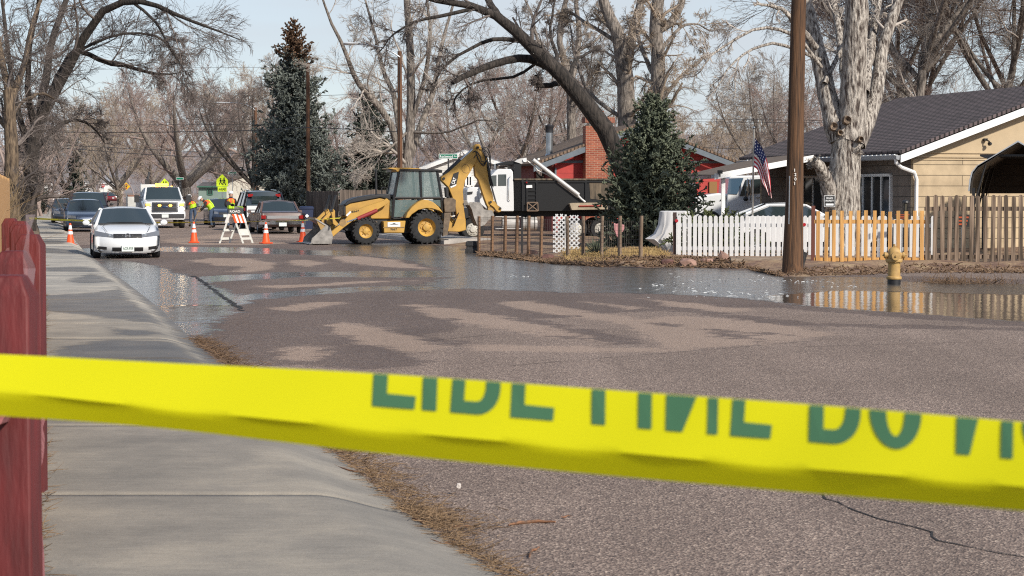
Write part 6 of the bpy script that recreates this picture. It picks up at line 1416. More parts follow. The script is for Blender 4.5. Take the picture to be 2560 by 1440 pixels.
# old brown saloon seen from behind
def classic():
    b = place(707, 585); root = generic_car('faded brown old saloon with a chrome bumper, its tail towards us', b, U, 5.2, 1.92, 1.38, BROWNC, 'classic', True)
    x = -2.62
    bm = MB(); bm.loft([[(x + .06*abs(u)**2, u*.97, z) for u in np.linspace(-1, 1, 9)] + [(x + .12 + .06*abs(u)**2, u*.97, z) for u in np.linspace(1, -1, 9)] for z in (.40, .52, .56)], False); bm.build('bumper', CHROME, root)
    MB().box((x-.02, 0, .40), (.02,.32,.15)).build('license_plate', PLATE, root); MB().box((x+.05, 0, .70), (.03,1.3,.13)).build('tail_panel', mat('silver_panel', (.4,.4,.4), .35, .6), root)
    for s in (-1, 1): MB().box((x+.03, s*.80, .71), (.05,.2,.14)).build('tail_light', TAILR, root); MB().box((x+.0, s*.98*.93, .74), (.2,.02,.3)).build('quarter_trim', CHROME, root)
    MB().tube([(x+.3,-.8,.9),(x+.25,0,.92),(x+.3,.8,.9)], .012, 4).build('boot_trim', CHROME, root)
    mb = MB(); w_ = .60; mb.tube([(-1.66,-.74,.93),(-1.66,.74,.93),(-1.12,.62,1.3),(-1.12,-.62,1.3),(-1.66,-.74,.93)], .02, 6); mb.build('window_trim', CHROME, root)
classic()
# black and white tall pickup topper seen from behind
def truck_rear():
    b = place(662, 577); fwd = U; L, W, H = 5.2, 2.0, 1.80; root = generic_car('black pickup with a white tailgate and dark canopy, parked behind the brown saloon', b, fwd, L, W, H, BLACKC, 'suv', True, plate=False)
    x = -L/2 - .03
    MB().loft([[(x + .03*abs(u), u*.80, z) for u in np.linspace(-1,1,7)] + [(x+.08, u*.80, z) for u in np.linspace(1,-1,7)] for z in (.62, .95, 1.13)], False).build('tailgate', WPAINT, root); mb = MB(); [mb.box((x-.012, 0, z), (.01,1.5,.02)) for z in (.78,.95)]; mb.build('tailgate_crease', GREYC, root)
    MB().box((x+.0,0,.50), (.16,1.9,.18)).build('step_bumper', BLKP, root); MB().box((x-.09,0,.50), (.02,.31,.15)).build('license_plate', PLATE, root)
    for s in (-1, 1): MB().box((x+.17, s*.62, 1.60), (.04,.22,.13)).build('tail_light', TAILR, root); mirror(root, 1.2, s*1.16, 1.22, BLKP, .26, .2)
    MB().box((x+.1,0,1.40), (.02,1.15,.34)).build('canopy_glass', AGLASS, root)
    mb = MB(); [mb.cyl((-1.9,s*.62,1.83),(.3,s*.62,1.85),.02,n=6) for s in (-1,1)]; mb.build('roof_rail', GREYC, root)
truck_rear()

# --- white service truck coming towards us
def service_truck():
    b = place(413, 571); fwd = -U; root = thing('service_truck', 'white service truck with lit headlamps and an amber roof beacon on the road', 'truck', b - fwd*3.1, heading(fwd))
    L, W = 6.2, 2.03; w = W/2; f = 3.1
    P = [(f-.05,.42,w*.90,.12,0),(f,.55,w*.96,.14,0),(f,.72,w*.97,.14,0),(f-.04,.80,w*.95,.12,0),(f-.06,1.22,w*.95,.10,0),(f-.12,1.30,w*.94,.10,.02),(f-.9,1.38,w*.95,0,.05),(f-1.35,1.40,w*.97,0,.02),(.4,1.33,w*.98,0,0),(-.35,1.33,w*.98,0,0),(-.40,1.2,w*.98,0,0),(-.40,.5,w*.9,0,0)]
    shell(root, P, ((2.0,.48),), .45, WPAINT); cabin(root, 1.72, 1.37, 1.05, -.2, -.38, w*.90, w*.76, 2.02, WPAINT, 1.35, pil=.05)
    nf = nose_fn(P, 6)
    nose_patch(nf, -.92, .92, .50, .70, n=10, off=.03).build('bumper', mat('charcoal_bumper', (.05,.05,.055), .5), root)
    nose_patch(nf, -.62, .62, .78, 1.26, n=10, off=.035).build('grille', mat('dark_chrome', (.10,.10,.11), .3, .7), root)
    nose_patch(nf, -.54, .54, .83, 1.01, n=10, off=.045).build('grille_insert', BLKP, root); nose_patch(nf, -.54, .54, 1.05, 1.20, n=10, off=.045).build('grille_insert', BLKP, root)
    MB().ball((nf(0,1.03)+.05, 0, 1.03), .1, 8, (.15,1.5,.62)).build('emblem', mat('emblem_blue', (.02,.04,.09), .3), root)
    for y in (-.26, .26): MB().ball((nf(y,1.11)+.05, y, 1.10), .055, 6, (.4,1.5,1)).build('strobe_light', AMBER, root)
    for s in (-1, 1):
        nose_patch(nf, s*.68, s*.95, .82, 1.20, n=5, off=.012).build('headlight', LENS, root)
        MB().ball((nf(s*.8,.93)+.02, s*.80, .93), .12, 8, (.3,1,1)).build('headlight_bulb', LAMPON, root); MB().box((nf(s*.8,1.13)+.02, s*.80, 1.14), (.03,.2,.08)).build('turn_signal', AMBER, root)
        m = MB(); m.box((1.35, s*1.25, 1.42), (.1,.24,.36)); m.cyl((1.3,s*.95,1.36),(1.34,s*1.18,1.38),.02,n=6); m.cyl((1.3,s*.95,1.5),(1.34,s*1.18,1.5),.02,n=6); m.build('mirror', BLKP, root, bevel=.02)
        wheel(root, 2.0, s*.86, .40, .26, mat('steel_rim', (.35,.35,.36), .4, .6)); wheel(root, -1.9, s*.86, .40, .26, MATS['steel_rim'])
    MB().box((nf(0,.6)+.05,0,.60), (.02,.32,.16)).build('license_plate', PLATE, root)
    MB().lathe([(.10,0),(.10,.03)], (.6,-.0,2.03), 12).build('beacon_base', BLKP, root); mb = MB(); mb.box((.6,0,2.12), (.2,.62,.11)); mb.build('beacon', AMBER, root, bevel=.03)
    for y in (-.45,-.22,.22,.45): MB().box((1.02,y,2.03), (.05,.09,.03)).build('marker_light', AMBER, root)
    # service body with bins, rack and fold-up mesh at the back
    BODYW = mat('service_white', (.60,.61,.60), .45, var=.05, scale=2)
    for s in (-1, 1): MB().box((-1.85, s*.88, 1.08), (2.7,.42,.95)).build('tool_bin', BODYW, root, bevel=.02)
    MB().box((-1.85,0,.75), (2.7,1.3,.12)).build('bed', BODYW, root); MB().box((-.62,-.62,1.82), (.5,.72,.62)).build('cabinet', BODYW, root, bevel=.02)
    mb = MB(); mb.box((-.9,-.62,2.2), (.25,.2,.4)); mb.cyl((-.9,-.62,2.2),(-1.2,-.5,2.75),.06,n=8); mb.cyl((-1.2,-.5,2.75),(-1.2,-.62,2.3),.04,n=8); mb.build('crane', BLKP, root)
    mb = MB(); y0, y1, z0, z1 = .62, 1.05, 1.62, 2.30
    for a, c in (((y0,z0),(y1,z0)),((y1,z0),(y1,z1)),((y1,z1),(y0,z1)),((y0,z1),(y0,z0))): mb.cyl((-.9,a[0],a[1]),(-.9,c[0],c[1]),.03,n=6)
    for k in range(-5, 8):
        for s in (-1, 1):
            a, b2 = Vector((-.9, y0 + .09*k, z0)), Vector((-.9, y0 + .09*k + .4, z1))
            if s < 0: a, b2 = Vector((-.9, a.y, z1)), Vector((-.9, b2.y, z0))
            t0 = max(0, (y0-a.y)/(b2.y-a.y)); t1 = min(1, (y1-a.y)/(b2.y-a.y))
            if t1 > t0 + .05: mb.cyl(a.lerp(b2, t0), a.lerp(b2, t1), .009, n=4)
    mb.build('mesh_gate', SBLACK, root)
    mb = MB(); [mb.cyl((-.9,s*.9,1.5),(-.9,s*.9,2.2),.025,n=6) for s in (-1,)]; mb.build('rack_post', GALV, root)
service_truck()
# pale chipper trailer standing left of the service truck
def trailer():
    b = D(338, 520, 140); b.z = 0; root = thing('equipment_trailer', 'pale grey boxy equipment trailer left of the service truck', 'trailer', b, heading(-U))
    MB().box((0,0,.95), (2.6,1.15,.95)).build('box_body', mat('trailer_grey', (.50,.50,.47), .6, var=.1, scale=2), root, bevel=.03); MB().box((0,0,.42), (3.0,1.0,.12)).build('chassis', BLKP, root)
    MB().lathe([(.16,0),(.16,.02),(.12,.03),(.001,.03)], (1.3,.2,1.0), 16, 'X').build('port', BLKP, root); MB().box((-.2,0,1.48), (1.6,1.0,.10)).build('lid', mat('rust_lid', (.22,.10,.06), .8), root)
    for s in (-1,1): wheel(root, -.2, s*.62, .33, .2, MATS['steel_rim'])
trailer()

# --- backhoe loader. Side outline traced in enlarged photo units (k metres each), x to the machine's rear, y away from us
def backhoe():
    k = 66/F/4; d = 66; org = D(720, 480, d); org.z = 0; yaw = radians(13); root = thing('backhoe_loader', 'yellow backhoe loader with raised digger arm standing across the wet road', 'digger', org, yaw)
    kx = k / cos(yaw); Z0 = 1139
    q = lambda pts: [(x*kx, (Z0 - y)*k) for x, y in pts]
    P3 = lambda x, y, t: Vector((x*kx, t, (Z0 - y)*k))
    CY_ = mat('machine_yellow', (.52,.30,.06), .5, col2=(.38,.22,.055), scale=2.2, bump=.001, lo=.3, hi=.6); DIRT = mat('muddy_yellow', (.44,.27,.09), .75, col2=(.22,.15,.08), scale=4); STEEL = mat('worn_steel', (.30,.28,.26), .5, .4, var=.3, scale=5); MBLK = mat('machine_black', (.022,.022,.024), .45); GREASE = mat('dirty_iron', (.14,.105,.075), .8, var=.4, scale=6)
    T = mat('lug_tyre', (.022,.022,.023), .85, var=.35, scale=8); RIM = mat('wheel_yellow', (.60,.35,.06), .5, col2=(.40,.24,.07), scale=6)
    def bigwheel(x, y, R, r, t, w, name='wheel'):
        c = P3(x, y, t); R *= k; r *= k; mb = MB(); o = mb.lathe([(r*1.0,-w/2),(R*.80,-w/2),(R*.93,-w*.46),(R*.955,-w*.3),(R*.955,w*.3),(R*.93,w*.46),(R*.80,w/2),(r,w/2)], (0,0,0), 40, 'Y', caps=False)
        n = 20
        for i in range(n):
            for s in (-1, 1):
                a = 2*pi*(i + (.5 if s > 0 else 0))/n; a2 = a + .16
                p0, p1 = Vector((cos(a)*R*.965, s*w*.48, sin(a)*R*.965)), Vector((cos(a2)*R*.985, s*w*.04, sin(a2)*R*.985)); mb.tube([Vector((cos(a-.03)*R*.86, s*w*.5, sin(a-.03)*R*.86)), p0, p1], [.035,.04,.04], 5)
        o = mb.build(name, T, root, auto=30); o.location = c
        rm = MB(); rm.lathe([(r*1.04,-w*.46),(r*1.0,-w*.44),(r*.92,-w*.30),(r*.70,-w*.20),(r*.42,-w*.22),(r*.36,-w*.36),(r*.18,-w*.38),(.001,-w*.38)], (0,0,0), 28, 'Y', caps=False); [rm.lathe([(.022,-w*.27),(.022,-w*.2)], (r*.56*cos(a),0,r*.56*sin(a)), 6, 'Y') for a in np.arange(0,2*pi,pi/4)]; rm.build('rim', RIM, o)
        return o
    bigwheel(1375, 968, 171, 92, .28, .48); bigwheel(1375, 968, 171, 92, 1.75, .48)
    bigwheel(772, 1004, 135, 72, .30, .34); bigwheel(772, 1004, 135, 72, 1.80, .34)
    # chassis, tank, axle
    MB().prism(q([(560,960),(600,880),(1000,880),(1560,880),(1600,1010),(1540,1030),(900,1030),(600,1000)]), .62, 1.45).build('chassis', MBLK, root)
    MB().cyl(P3(772,1004,.3), P3(772,1004,1.8), .09, n=10).build('axle', CY_, root); MB().prism(q([(640,905),(900,905),(900,960),(640,960)]), .5, 1.6).build('axle_beam', GREASE, root)
    st = MB().prism(q([(945,905),(1165,900),(1150,1022),(948,1022)]), .1, .62).build('step_tank', CY_, root, bevel=.015)
    MB().prism(q([(940,962),(1152,962),(1152,970),(940,970)]), .085, .1).build('step_lip', MATS['muddy_yellow'], st)
    pq = MB().prism(q([(985,914),(1111,914),(1111,960),(985,960)]), .088, .10).build('plaque', SWHITE, st); MB().prism(q([(1000,938),(1030,930),(1048,922),(1066,930),(1096,938)]), .083, .088).build('emblem', MBLK, pq)
    MB().text('9667', P3(1012,996,.097), (1,0,0), (0,0,1), 22*k, .015, .003, fit=68*kx).build('number', MBLK, st)
    # bonnet
    MB().prism(q([(585,745),(640,720),(935,668),(1030,690),(1040,880),(690,885),(640,870),(585,860)]), .55, 1.55).build('bonnet', CY_, root, bevel=.03, seg=2)
    MB().prism(q([(572,738),(600,700),(700,662),(880,634),(1032,628),(1042,690),(935,666),(640,722),(590,750)]), .50, 1.60).build('bonnet_top', MBLK, root, bevel=.03, seg=2)
    MB().prism(q([(562,735),(632,728),(632,850),(562,850)]), .56, 1.54).build('grille', MBLK, root, bevel=.02)
    dc = MB().prism(q([(737,816),(760,790),(800,760),(912,722),(908,748),(870,765),(850,795),(800,815)]), .522, .553).build('decal', MBLK, root); dv = Vector((k, 0, k*.30)).normalized()
    MB().text('430E', P3(772,803,.518), dv, Vector((-dv.z,0,dv.x)), 30*k, .03, .003, fit=84*kx).build('lettering', SWHITE, dc)
    MB().text('8667', P3(634,818,.245), Vector((1,0,.15)), (0,0,1), 20*k, .012, .003, fit=78*kx).build('number', MBLK, root)
    MB().tube([P3(905,640,.75), P3(903,430,.75), P3(905,395,.75), P3(893,385,.75)], .035, 10).build('exhaust', MBLK, root)
    MB().tube([P3(950,625,.62), P3(950,575,.62), P3(965,560,.62), P3(1000,565,.62), P3(1000,625,.62)], .016, 6).build('grab_rail', MBLK, root)
    # cab
    cb = MB(); y0, y1 = .42, 1.72; B = [(1050,872),(1060,690),(1068,640),(1115,388),(1330,386),(1500,390),(1545,660),(1560,880)]
    for t in (y0, y1):
        for a, c, r in ((0,2,.05),(2,3,.05),(3,4,.04),(4,5,.04),(5,6,.05),(6,7,.05)): cb.tube([P3(*B[a],t), P3(*B[c],t)], r, 6)
        cb.tube([P3(1325,388,t), P3(1340,670,t), P3(1250,760,t), P3(1170,870,t)], .045, 6); cb.tube([P3(1068,668,t), P3(1340,670,t), P3(1546,668,t)], .045, 6)
    for a in (3, 5, 6, 2): cb.tube([P3(*B[a],y0), P3(*B[a],y1)], .045, 6)
    cb.build('cab_frame', MBLK, root)
    MB().prism(q([(1055,872),(1165,872),(1170,880),(1055,882)]), y0, y1).build('cab_floor', MBLK, root)
    GL = mat('cab_glass', (.20,.28,.28), .05, spec=.8, alpha=.36, coat=.5)
    for nm, pts in (('side_window', [(1085,662),(1128,396),(1322,394),(1334,662)]), ('side_window', [(1346,394),(1498,397),(1538,660),(1350,664)]), ('door_glass', [(1074,690),(1322,690),(1240,765),(1165,862),(1064,862)]), ('side_window', [(1400,690),(1546,690),(1553,780),(1500,740)])):
        for t in (y0 - .01, y1): MB().prism(q(pts), t, t + .012).build(nm, GL, root)
    MB().quad(P3(1062,655,y0+.03), P3(1062,655,y1-.03), P3(1112,400,y1-.03), P3(1112,400,y0+.03), th=.012).build('windshield', GL, root); MB().quad(P3(1543,655,y0+.03), P3(1543,655,y1-.03), P3(1500,400,y1-.03), P3(1500,400,y0+.03), th=.012).build('rear_window', GL, root)
    se = MB(); se.prism(q([(1190,760),(1330,760),(1360,560),(1390,560),(1370,800),(1190,800)]), .8, 1.3); se.build('seat', MBLK, root, bevel=.03); MB().tube([P3(1120,640,1.05), P3(1160,600,1.05), P3(1180,620,.9), P3(1160,600,1.2)], .02, 6).build('steering_wheel', MBLK, root)
    MB().prism(q([(1070,372),(1500,376),(1552,384),(1548,398),(1100,398)]), .34, 1.80).build('cab_roof', MBLK, root, bevel=.03); MB().prism(q([(1008,372),(1020,362),(1200,362),(1330,370),(1330,376),(1118,376),(1112,400),(1090,404),(1080,384)]), .32, 1.82).build('roof_cap', CY_, root, bevel=.02)
    MB().box(P3(1020,392,.42), (.12,.1,.09)).build('work_light', MBLK, root); MB().box(P3(1535,400,.42), (.1,.1,.09)).build('work_light', MBLK, root)
    # curved rear mudguards
    fen = q([(1160,872),(1180,815),(1230,755),(1290,708),(1345,686),(1385,690),(1440,712),(1490,755),(1540,822),(1500,800),(1430,778),(1370,773),(1290,790),(1225,835),(1195,872)])
    for a, b in ((.02,.56),(1.5,2.02)): MB().prism(fen, a, b).build('mudguard', CY_, root, bevel=.02, seg=2)
    # loader arms, links, bucket
    for t in (.26, 1.66):
        MB().prism(q([(955,695),(985,672),(1005,690),(1000,725),(830,825),(690,900),(640,905),(560,965),(440,1070),(430,1010),(560,900),(640,800)]), t, t+.16).build('loader_arm', CY_, root, bevel=.012)
        mb = MB(); mb.prism(q([(425,790),(455,780),(470,800),(470,890),(505,930),(480,955),(450,930),(440,850)]), t-.02, t+.18); mb.prism(q([(335,905),(345,880),(430,795),(455,815),(370,900),(365,930)]), t+.02, t+.12); mb.build('tilt_link', CY_, root, bevel=.01)
        MB().cyl(P3(440,795,t-.02), P3(440,795,t+.2), .055, n=12).build('link_pin', MBLK, root); MB().lathe([(.12,-.006),(.12,0)], P3(548,920,t-.0), 18, 'Y').build('arm_boss', MATS['muddy_yellow'], root)
        MB().cyl(P3(445,790,t+.06), P3(486,640,t+.06), .055, n=10).build('tilt_cylinder', MBLK, root); MB().cyl(P3(690,880,t-.06), P3(885,795,t-.06), .07, n=10).build('lift_cylinder', mat('cylinder_red', (.27,.03,.03), .5), root); MB().cyl(P3(470,950,t+.06), P3(700,875,t+.0), .035, n=8).build('lift_rod', CHROME, root)
    lab = MB(); dv2 = Vector((k*.75,0,k*.72)).normalized(); pr = P3(590,855,.25); n2 = Vector((-dv2.z,0,dv2.x)); lab.quad(pr, pr + dv2*.2, pr + dv2*.2 + n2*.06, pr + n2*.06, th=.004); lab.build('label', SWHITE, root)
    bk = MB(); wdt = 2.15; outer = q([(225,1122),(430,1122),(436,1050),(410,965),(380,945),(270,878),(255,870)]); 
    sh = [(225,1128),(425,1128),(438,1050),(412,962),(380,940),(268,872)]
    o1, i1 = q(sh), q([(232,1118),(412,1118),(424,1050),(400,970),(372,952),(268,886)])
    rg = [[(x, t, z) for x, z in o1] + [(x, t, z) for x, z in i1[::-1]] for t in (.0, wdt)]; bk.loft(rg, False); bu = bk.build('bucket', STEEL, root, auto=0)
    for t in (-.02, wdt): MB().prism(q([(218,1128),(232,1072),(268,1040),(368,944),(408,958),(438,1050),(425,1128)]), t, t+.025).build('bucket_side', STEEL, bu)
    MB().prism(q([(268,874),(300,890),(380,944),(368,1000),(330,1010)]), .02, .06).build('bucket_plate', MATS['muddy_yellow'], bu)
    mb = MB(); mb.prism(q([(262,868),(275,868),(400,960),(385,970)]), .05, wdt-.05); mb.build('bucket_back', MATS['muddy_yellow'], bu); MB().prism(q([(212,1124),(240,1118),(240,1130),(205,1132)]), -.02, wdt+.02).build('cutting_edge', STEEL, bu)
    # rear frame, stabilisers
    MB().prism(q([(1560,850),(1640,840),(1700,880),(1810,880),(1815,1000),(1740,1020),(1640,1015),(1560,1030)]), .75, 1.3).build('swing_frame', CY_, root, bevel=.02)
    for t in (.30, 1.62):
        MB().prism(q([(1562,690),(1572,672),(1650,668),(1685,690),(1680,810),(1570,815)]), t, t+.22).build('stabiliser_pad', GREASE, root, bevel=.01); MB().cyl(P3(1600,660,t+.12), P3(1592,560,t+.12), .075, n=10).build('stabiliser_cylinder', MBLK, root)
        MB().prism(q([(1570,815),(1640,812),(1600,1050),(1552,1060)]), t+.04, t+.18).build('stabiliser_leg', GREASE, root)
    mb = MB(); [mb.tube([P3(1640+12*i,860+6*i,.7), P3(1700+8*i,900-20*i,.62), P3(1680,960,.7)], .02, 5) for i in range(5)]; mb.build('valve_hoses', MBLK, root)
    # digger boom, stick, cylinders, hoses, bucket
    ym = 1.02
    bo = MB().prism(q([(1745,1018),(1802,1010),(1818,915),(1802,800),(1790,600),(1812,490),(1925,300),(1968,190),(1905,168),(1645,405),(1568,452),(1566,488),(1640,560),(1676,650),(1712,770),(1738,930)]), ym-.17, ym+.17).build('boom', CY_, root, bevel=.02, seg=2)
    cp = MB().prism(q([(1650,548),(1692,420),(1748,398),(1738,460),(1720,530),(1665,562)]), ym-.182, ym-.171).build('decal', MBLK, bo); MB().prism(q([(1655,555),(1722,527),(1716,545),(1668,566)]), ym-.187, ym-.181).build('decal_edge', SWHITE, cp)
    dv3 = Vector((28, 0, 68)).normalized(); MB().text('CAT', P3(1697,532,ym-.184), dv3, Vector((-dv3.z,0,dv3.x)), 34*k, .03, .003, fit=66*kx).build('lettering', SWHITE, cp)
    ring = MB(); ring.tube([P3(1818 + 34*cos(a) + 22*sin(a), 368 + 40*sin(a) - 22*cos(a)*.9, ym-.172) for a in np.arange(0,2*pi+.1,.3)], .010, 5); ring.build('weld_plate', MATS['muddy_yellow'], bo)
    for x, y in ((1592,470),(1940,150),(1752,992)): MB().lathe([(.045,-.21),(.045,.21)], P3(x,y,ym), 14, 'Y').build('pivot_pin', MBLK, bo)
    MB().cyl(P3(1602,440,ym), P3(1775,280,ym), .085, n=12).build('boom_cylinder', MBLK, root); MB().cyl(P3(1775,280,ym), P3(1900,168,ym), .04, n=10).build('boom_rod', CHROME, root); MB().cyl(P3(1625,560,ym), P3(1700,850,ym), .075, n=10).build('lift_ram', MBLK, root)
    sk = MB().prism(q([(1906,128),(1930,112),(1965,116),(1980,150),(2000,210),(2042,250),(2036,330),(2062,520),(2096,620),(2110,690),(2055,770),(2036,740),(2000,640),(1950,480),(1920,445),(1908,330),(1888,240),(1898,170)]), ym-.13, ym+.13).build('stick', CY_, root, bevel=.015, seg=2)
    MB().prism(q([(2052,705),(2080,692),(2118,705),(2148,745),(2190,775),(2182,810),(2160,822),(2130,800),(2110,770),(2062,735)]), ym-.16, ym+.16).build('bucket_link', CY_, root, bevel=.012); MB().prism(q([(2048,760),(2075,700),(2120,780),(2096,850),(2060,830)]), ym-.10, ym+.10).build('stick_foot', MATS['muddy_yellow'], root)
    for x, y in ((2074,712),(2172,778),(1938,152),(2030,246)): MB().lathe([(.04,-.2),(.04,.2)], P3(x,y,ym), 12, 'Y').build('pivot_pin', MBLK, sk)
    MB().cyl(P3(2040,260,ym-.02), P3(2090,540,ym-.02), .05, n=10).build('stick_cylinder', MBLK, root); MB().cyl(P3(2090,540,ym-.02), P3(2150,760,ym-.02), .028, n=8).build('stick_rod', STEEL, root)
    for i, pts in enumerate(([(1900,260),(1930,230),(1960,300),(2000,320),(2025,280),(2000,200),(1985,160)], [(1890,200),(1920,190),(1940,260),(1985,330),(2010,330),(2035,280)], [(1970,150),(2010,170),(2040,200),(2060,260),(2050,400),(2075,500),(2100,560)], [(1980,160),(2030,150),(2062,210),(2070,300),(2066,420),(2095,540)], [(1925,190),(1960,240),(1975,290),(2010,300)])):
        pp = resample([tuple(P3(x, y, ym - .17 - .02*i)) for x, y in pts], [1]*len(pts), 24)[0]; MB().tube(pp, .017, 6).build('hydraulic_hose', MBLK, root)
    bo2 = q([(1842,738),(1900,713),(1958,718),(1995,788),(2080,800),(2100,850),(2040,900),(1998,950),(1960,962),(1925,952),(1890,870),(1870,790)])
    for t in (ym-.36, ym+.34): MB().prism(bo2, t, t+.025).build('digger_bucket_side', STEEL, root)
    outl = q([(1842,738),(1870,790),(1890,870),(1925,952),(1960,962),(1998,950),(2040,900),(2100,850)]); inn = [(x + .03*(1 if x < 1960*kx else -.6), z + .02) for x, z in outl]
    MB().loft([[(x, t, z) for x, z in outl] + [(x, t, z) for x, z in inn[::-1]] for t in (ym-.35, ym+.35)], False).build('digger_bucket', GREASE, root, auto=0)
    mb = MB(); [mb.prism(q([(1835,745),(1850,742),(1815,690),(1810,695)]), ym-.34+.16*i, ym-.28+.16*i) for i in range(5)]; mb.build('bucket_teeth', STEEL, root)
backhoe()

# --- dump truck, seen from its left side. Outline in enlarged photo units
def dump_truck():
    d = 71; k = d/F/3.429; org = D(1100, 480, d); org.z = 0.02; root = thing('dump_truck', 'white cabbed dump truck with a black tipper body behind the wire fence', 'truck', org, radians(6)); Z0 = 1160
    q = lambda pts: [(x*k, (Z0-y)*k) for x, y in pts]; P3 = lambda x, y, t: Vector((x*k, t, (Z0-y)*k)); TW = mat('truck_white', (.72,.73,.74), .35, coat=.5, var=.03); TB = mat('tipper_black', (.012,.012,.013), .4); DUST = mat('dusty_black', (.20,.15,.10), .8, col2=(.02,.018,.016), scale=6, stretch=(1,1,.15)); ALU = mat('aluminium', (.50,.49,.48), .5, .2)
    MB().prism(q([(478,560),(500,545),(610,545),(628,570),(640,900),(632,908),(478,908),(420,905),(340,840),(340,715),(385,700),(400,640)]), 0, 2.2).build('cab', TW, root, bevel=.03, seg=2)
    MB().prism(q([(230,770),(236,715),(260,700),(345,702),(345,905),(330,905),(300,840),(250,845),(232,880)]), .15, 2.05).build('bonnet', TW, root, bevel=.04, seg=2)
    MB().prism(q([(500,592),(570,590),(570,688),(500,690)]), -.012, .0).build('side_window', AGLASS, root); MB().prism(q([(350,694),(372,650),(392,606),(486,598),(486,690)]), -.012, .0).build('side_window', AGLASS, root)
    MB().quad(P3(338,703,.15), P3(338,703,2.05), P3(396,600,1.95), P3(396,600,.25), th=.02).build('windshield', mat('blue_glass', (.06,.11,.17), .06, spec=.8), root)
    MB().tube([P3(598,820,-.04), P3(588,805,-.06), P3(590,625,-.06), P3(603,610,-.04)], .014, 6).build('grab_handle', CHROME, root); MB().box(P3(362,752,-.12), (.10,.06,.16)).build('mirror', BLKP, root)
    MB().prism(q([(235,742),(285,738),(280,758),(240,764)]), .12, .15).build('bonnet_vent', BLKP, root); MB().prism(q([(200,905),(1500,905),(1500,955),(200,955)]), .6, 1.6).build('chassis', TB, root)
    # fuel tanks
    for x0, x1 in ((540,688), (716,846)):
        t = MB(); t.lathe([(.001, x0*k),(58*k, x0*k+.01),(60*k, x0*k+.05),(60*k, x1*k-.05),(58*k, x1*k-.01),(.001, x1*k)], (0,.35,(Z0-1014)*k), 24, 'X'); t.build('fuel_tank', ALU, root); mb = MB(); [mb.lathe([(61*k, x*k),(61.5*k, x*k+.03)], (0,.35,(Z0-1014)*k), 24, 'X') for x in (x0+25, x1-30)]; mb.build('tank_strap', TB, root)
    mb = MB(); [mb.cyl(P3(480,y,.1), P3(700,y,.1), .02, n=6) for y in (955,1058)]; mb.build('step_rail', ALU, root)
    # tipper body
    MB().prism(q([(636,905),(636,640),(700,640),(1520,640),(1560,880),(1500,905)]), .0, .06).build('tipper_side', TB, root); MB().prism(q([(636,905),(636,640),(700,640),(1520,640),(1560,880),(1500,905)]), 2.2, 2.26).build('tipper_side', TB, root)
    MB().prism(q([(636,905),(636,500),(700,500),(700,905)]), .0, 2.26).build('tipper_front', TB, root); MB().prism(q([(1522,640),(1540,640),(1575,880),(1555,880)]), .0, 2.26).build('tailgate', TB, root); MB().prism(q([(700,890),(1540,890),(1540,905),(700,905)]), .061, 2.199).build('tipper_floor', TB, root)
    MB().prism(q([(500,500),(590,476),(735,476),(735,492),(640,505),(500,512)]), .05, 2.2).build('cab_shield', TB, root)
    MB().prism(q([(636,626),(1530,626),(1530,640),(636,640)]), -.05, .08).build('top_rail', DUST, root); MB().prism(q([(1290,655),(1520,655),(1545,830),(1300,800)]), -.012, .0).build('mud_splash', DUST, root)
    mb = MB(); [mb.prism(q([(x,640),(x+14,640),(x+14,905),(x,905)]), -.05, .0) for x in (705,742,826,1253)]; [mb.prism(q([(742,y),(828,y),(828,y+7),(742,y+7)]), -.04, -.0) for y in (730,765,800,835)]; mb.prism(q([(700,646),(1500,646),(1500,660),(700,660)]), -.045, 0); mb.build('side_rib', TB, root)
    MB().prism(q([(742,685),(792,682),(794,706),(742,708)]), -.06, -.05).build('plaque', SWHITE, root); MB().box(P3(745,660,-.06), (.05,.03,.05)).build('marker_light', TAILR, root)
    for t in (-.07,):
        MB().tube([P3(800,466,t), P3(960,590,t), P3(1195,768,t)], .078, 12).build('tarp_arm', ALU, root); MB().tube([P3(752,474,t+.06), P3(822,528,t+.06), P3(840,556,t+.06), P3(925,592,t+.06), P3(1190,790,t+.06)], .022, 8).build('tarp_brace', ALU, root)
        MB().tube([P3(1190,775,t), P3(1222,805,t), P3(1252,828,t)], [.05,.035,.04], 8).build('tarp_elbow', ALU, root)
    MB().cyl(P3(728,470,-.08), P3(728,470,2.3), .065, n=10).build('tarp_roll', SWHITE, root); MB().prism(q([(640,480),(690,455),(745,448),(748,482),(700,500)]), -.03, .02).build('tarp_housing', mat('housing_grey', (.55,.55,.54), .5), root)
    MB().prism(q([(1108,842),(1130,836),(1430,832),(1436,890),(1126,896)]), -.42, -.06).build('side_shelf', mat('dusty_board', (.34,.28,.20), .85, var=.2, scale=4), root); MB().cyl(P3(1185,862,-.45), P3(1385,860,-.45), .022, n=6).build('tool_handle', mat('tool_red', (.35,.03,.02), .5), root)
    mb = MB()
    for a, c in (((748,832),(838,832)),((838,832),(842,905)),((842,905),(748,905)),((748,905),(748,832)),((748,832),(842,905)),((838,832),(748,905))): mb.cyl(P3(*a,-.14), P3(*c,-.14), .02, n=6)
    mb.build('tool_rack', mat('rusty_frame', (.20,.14,.10), .8), root)
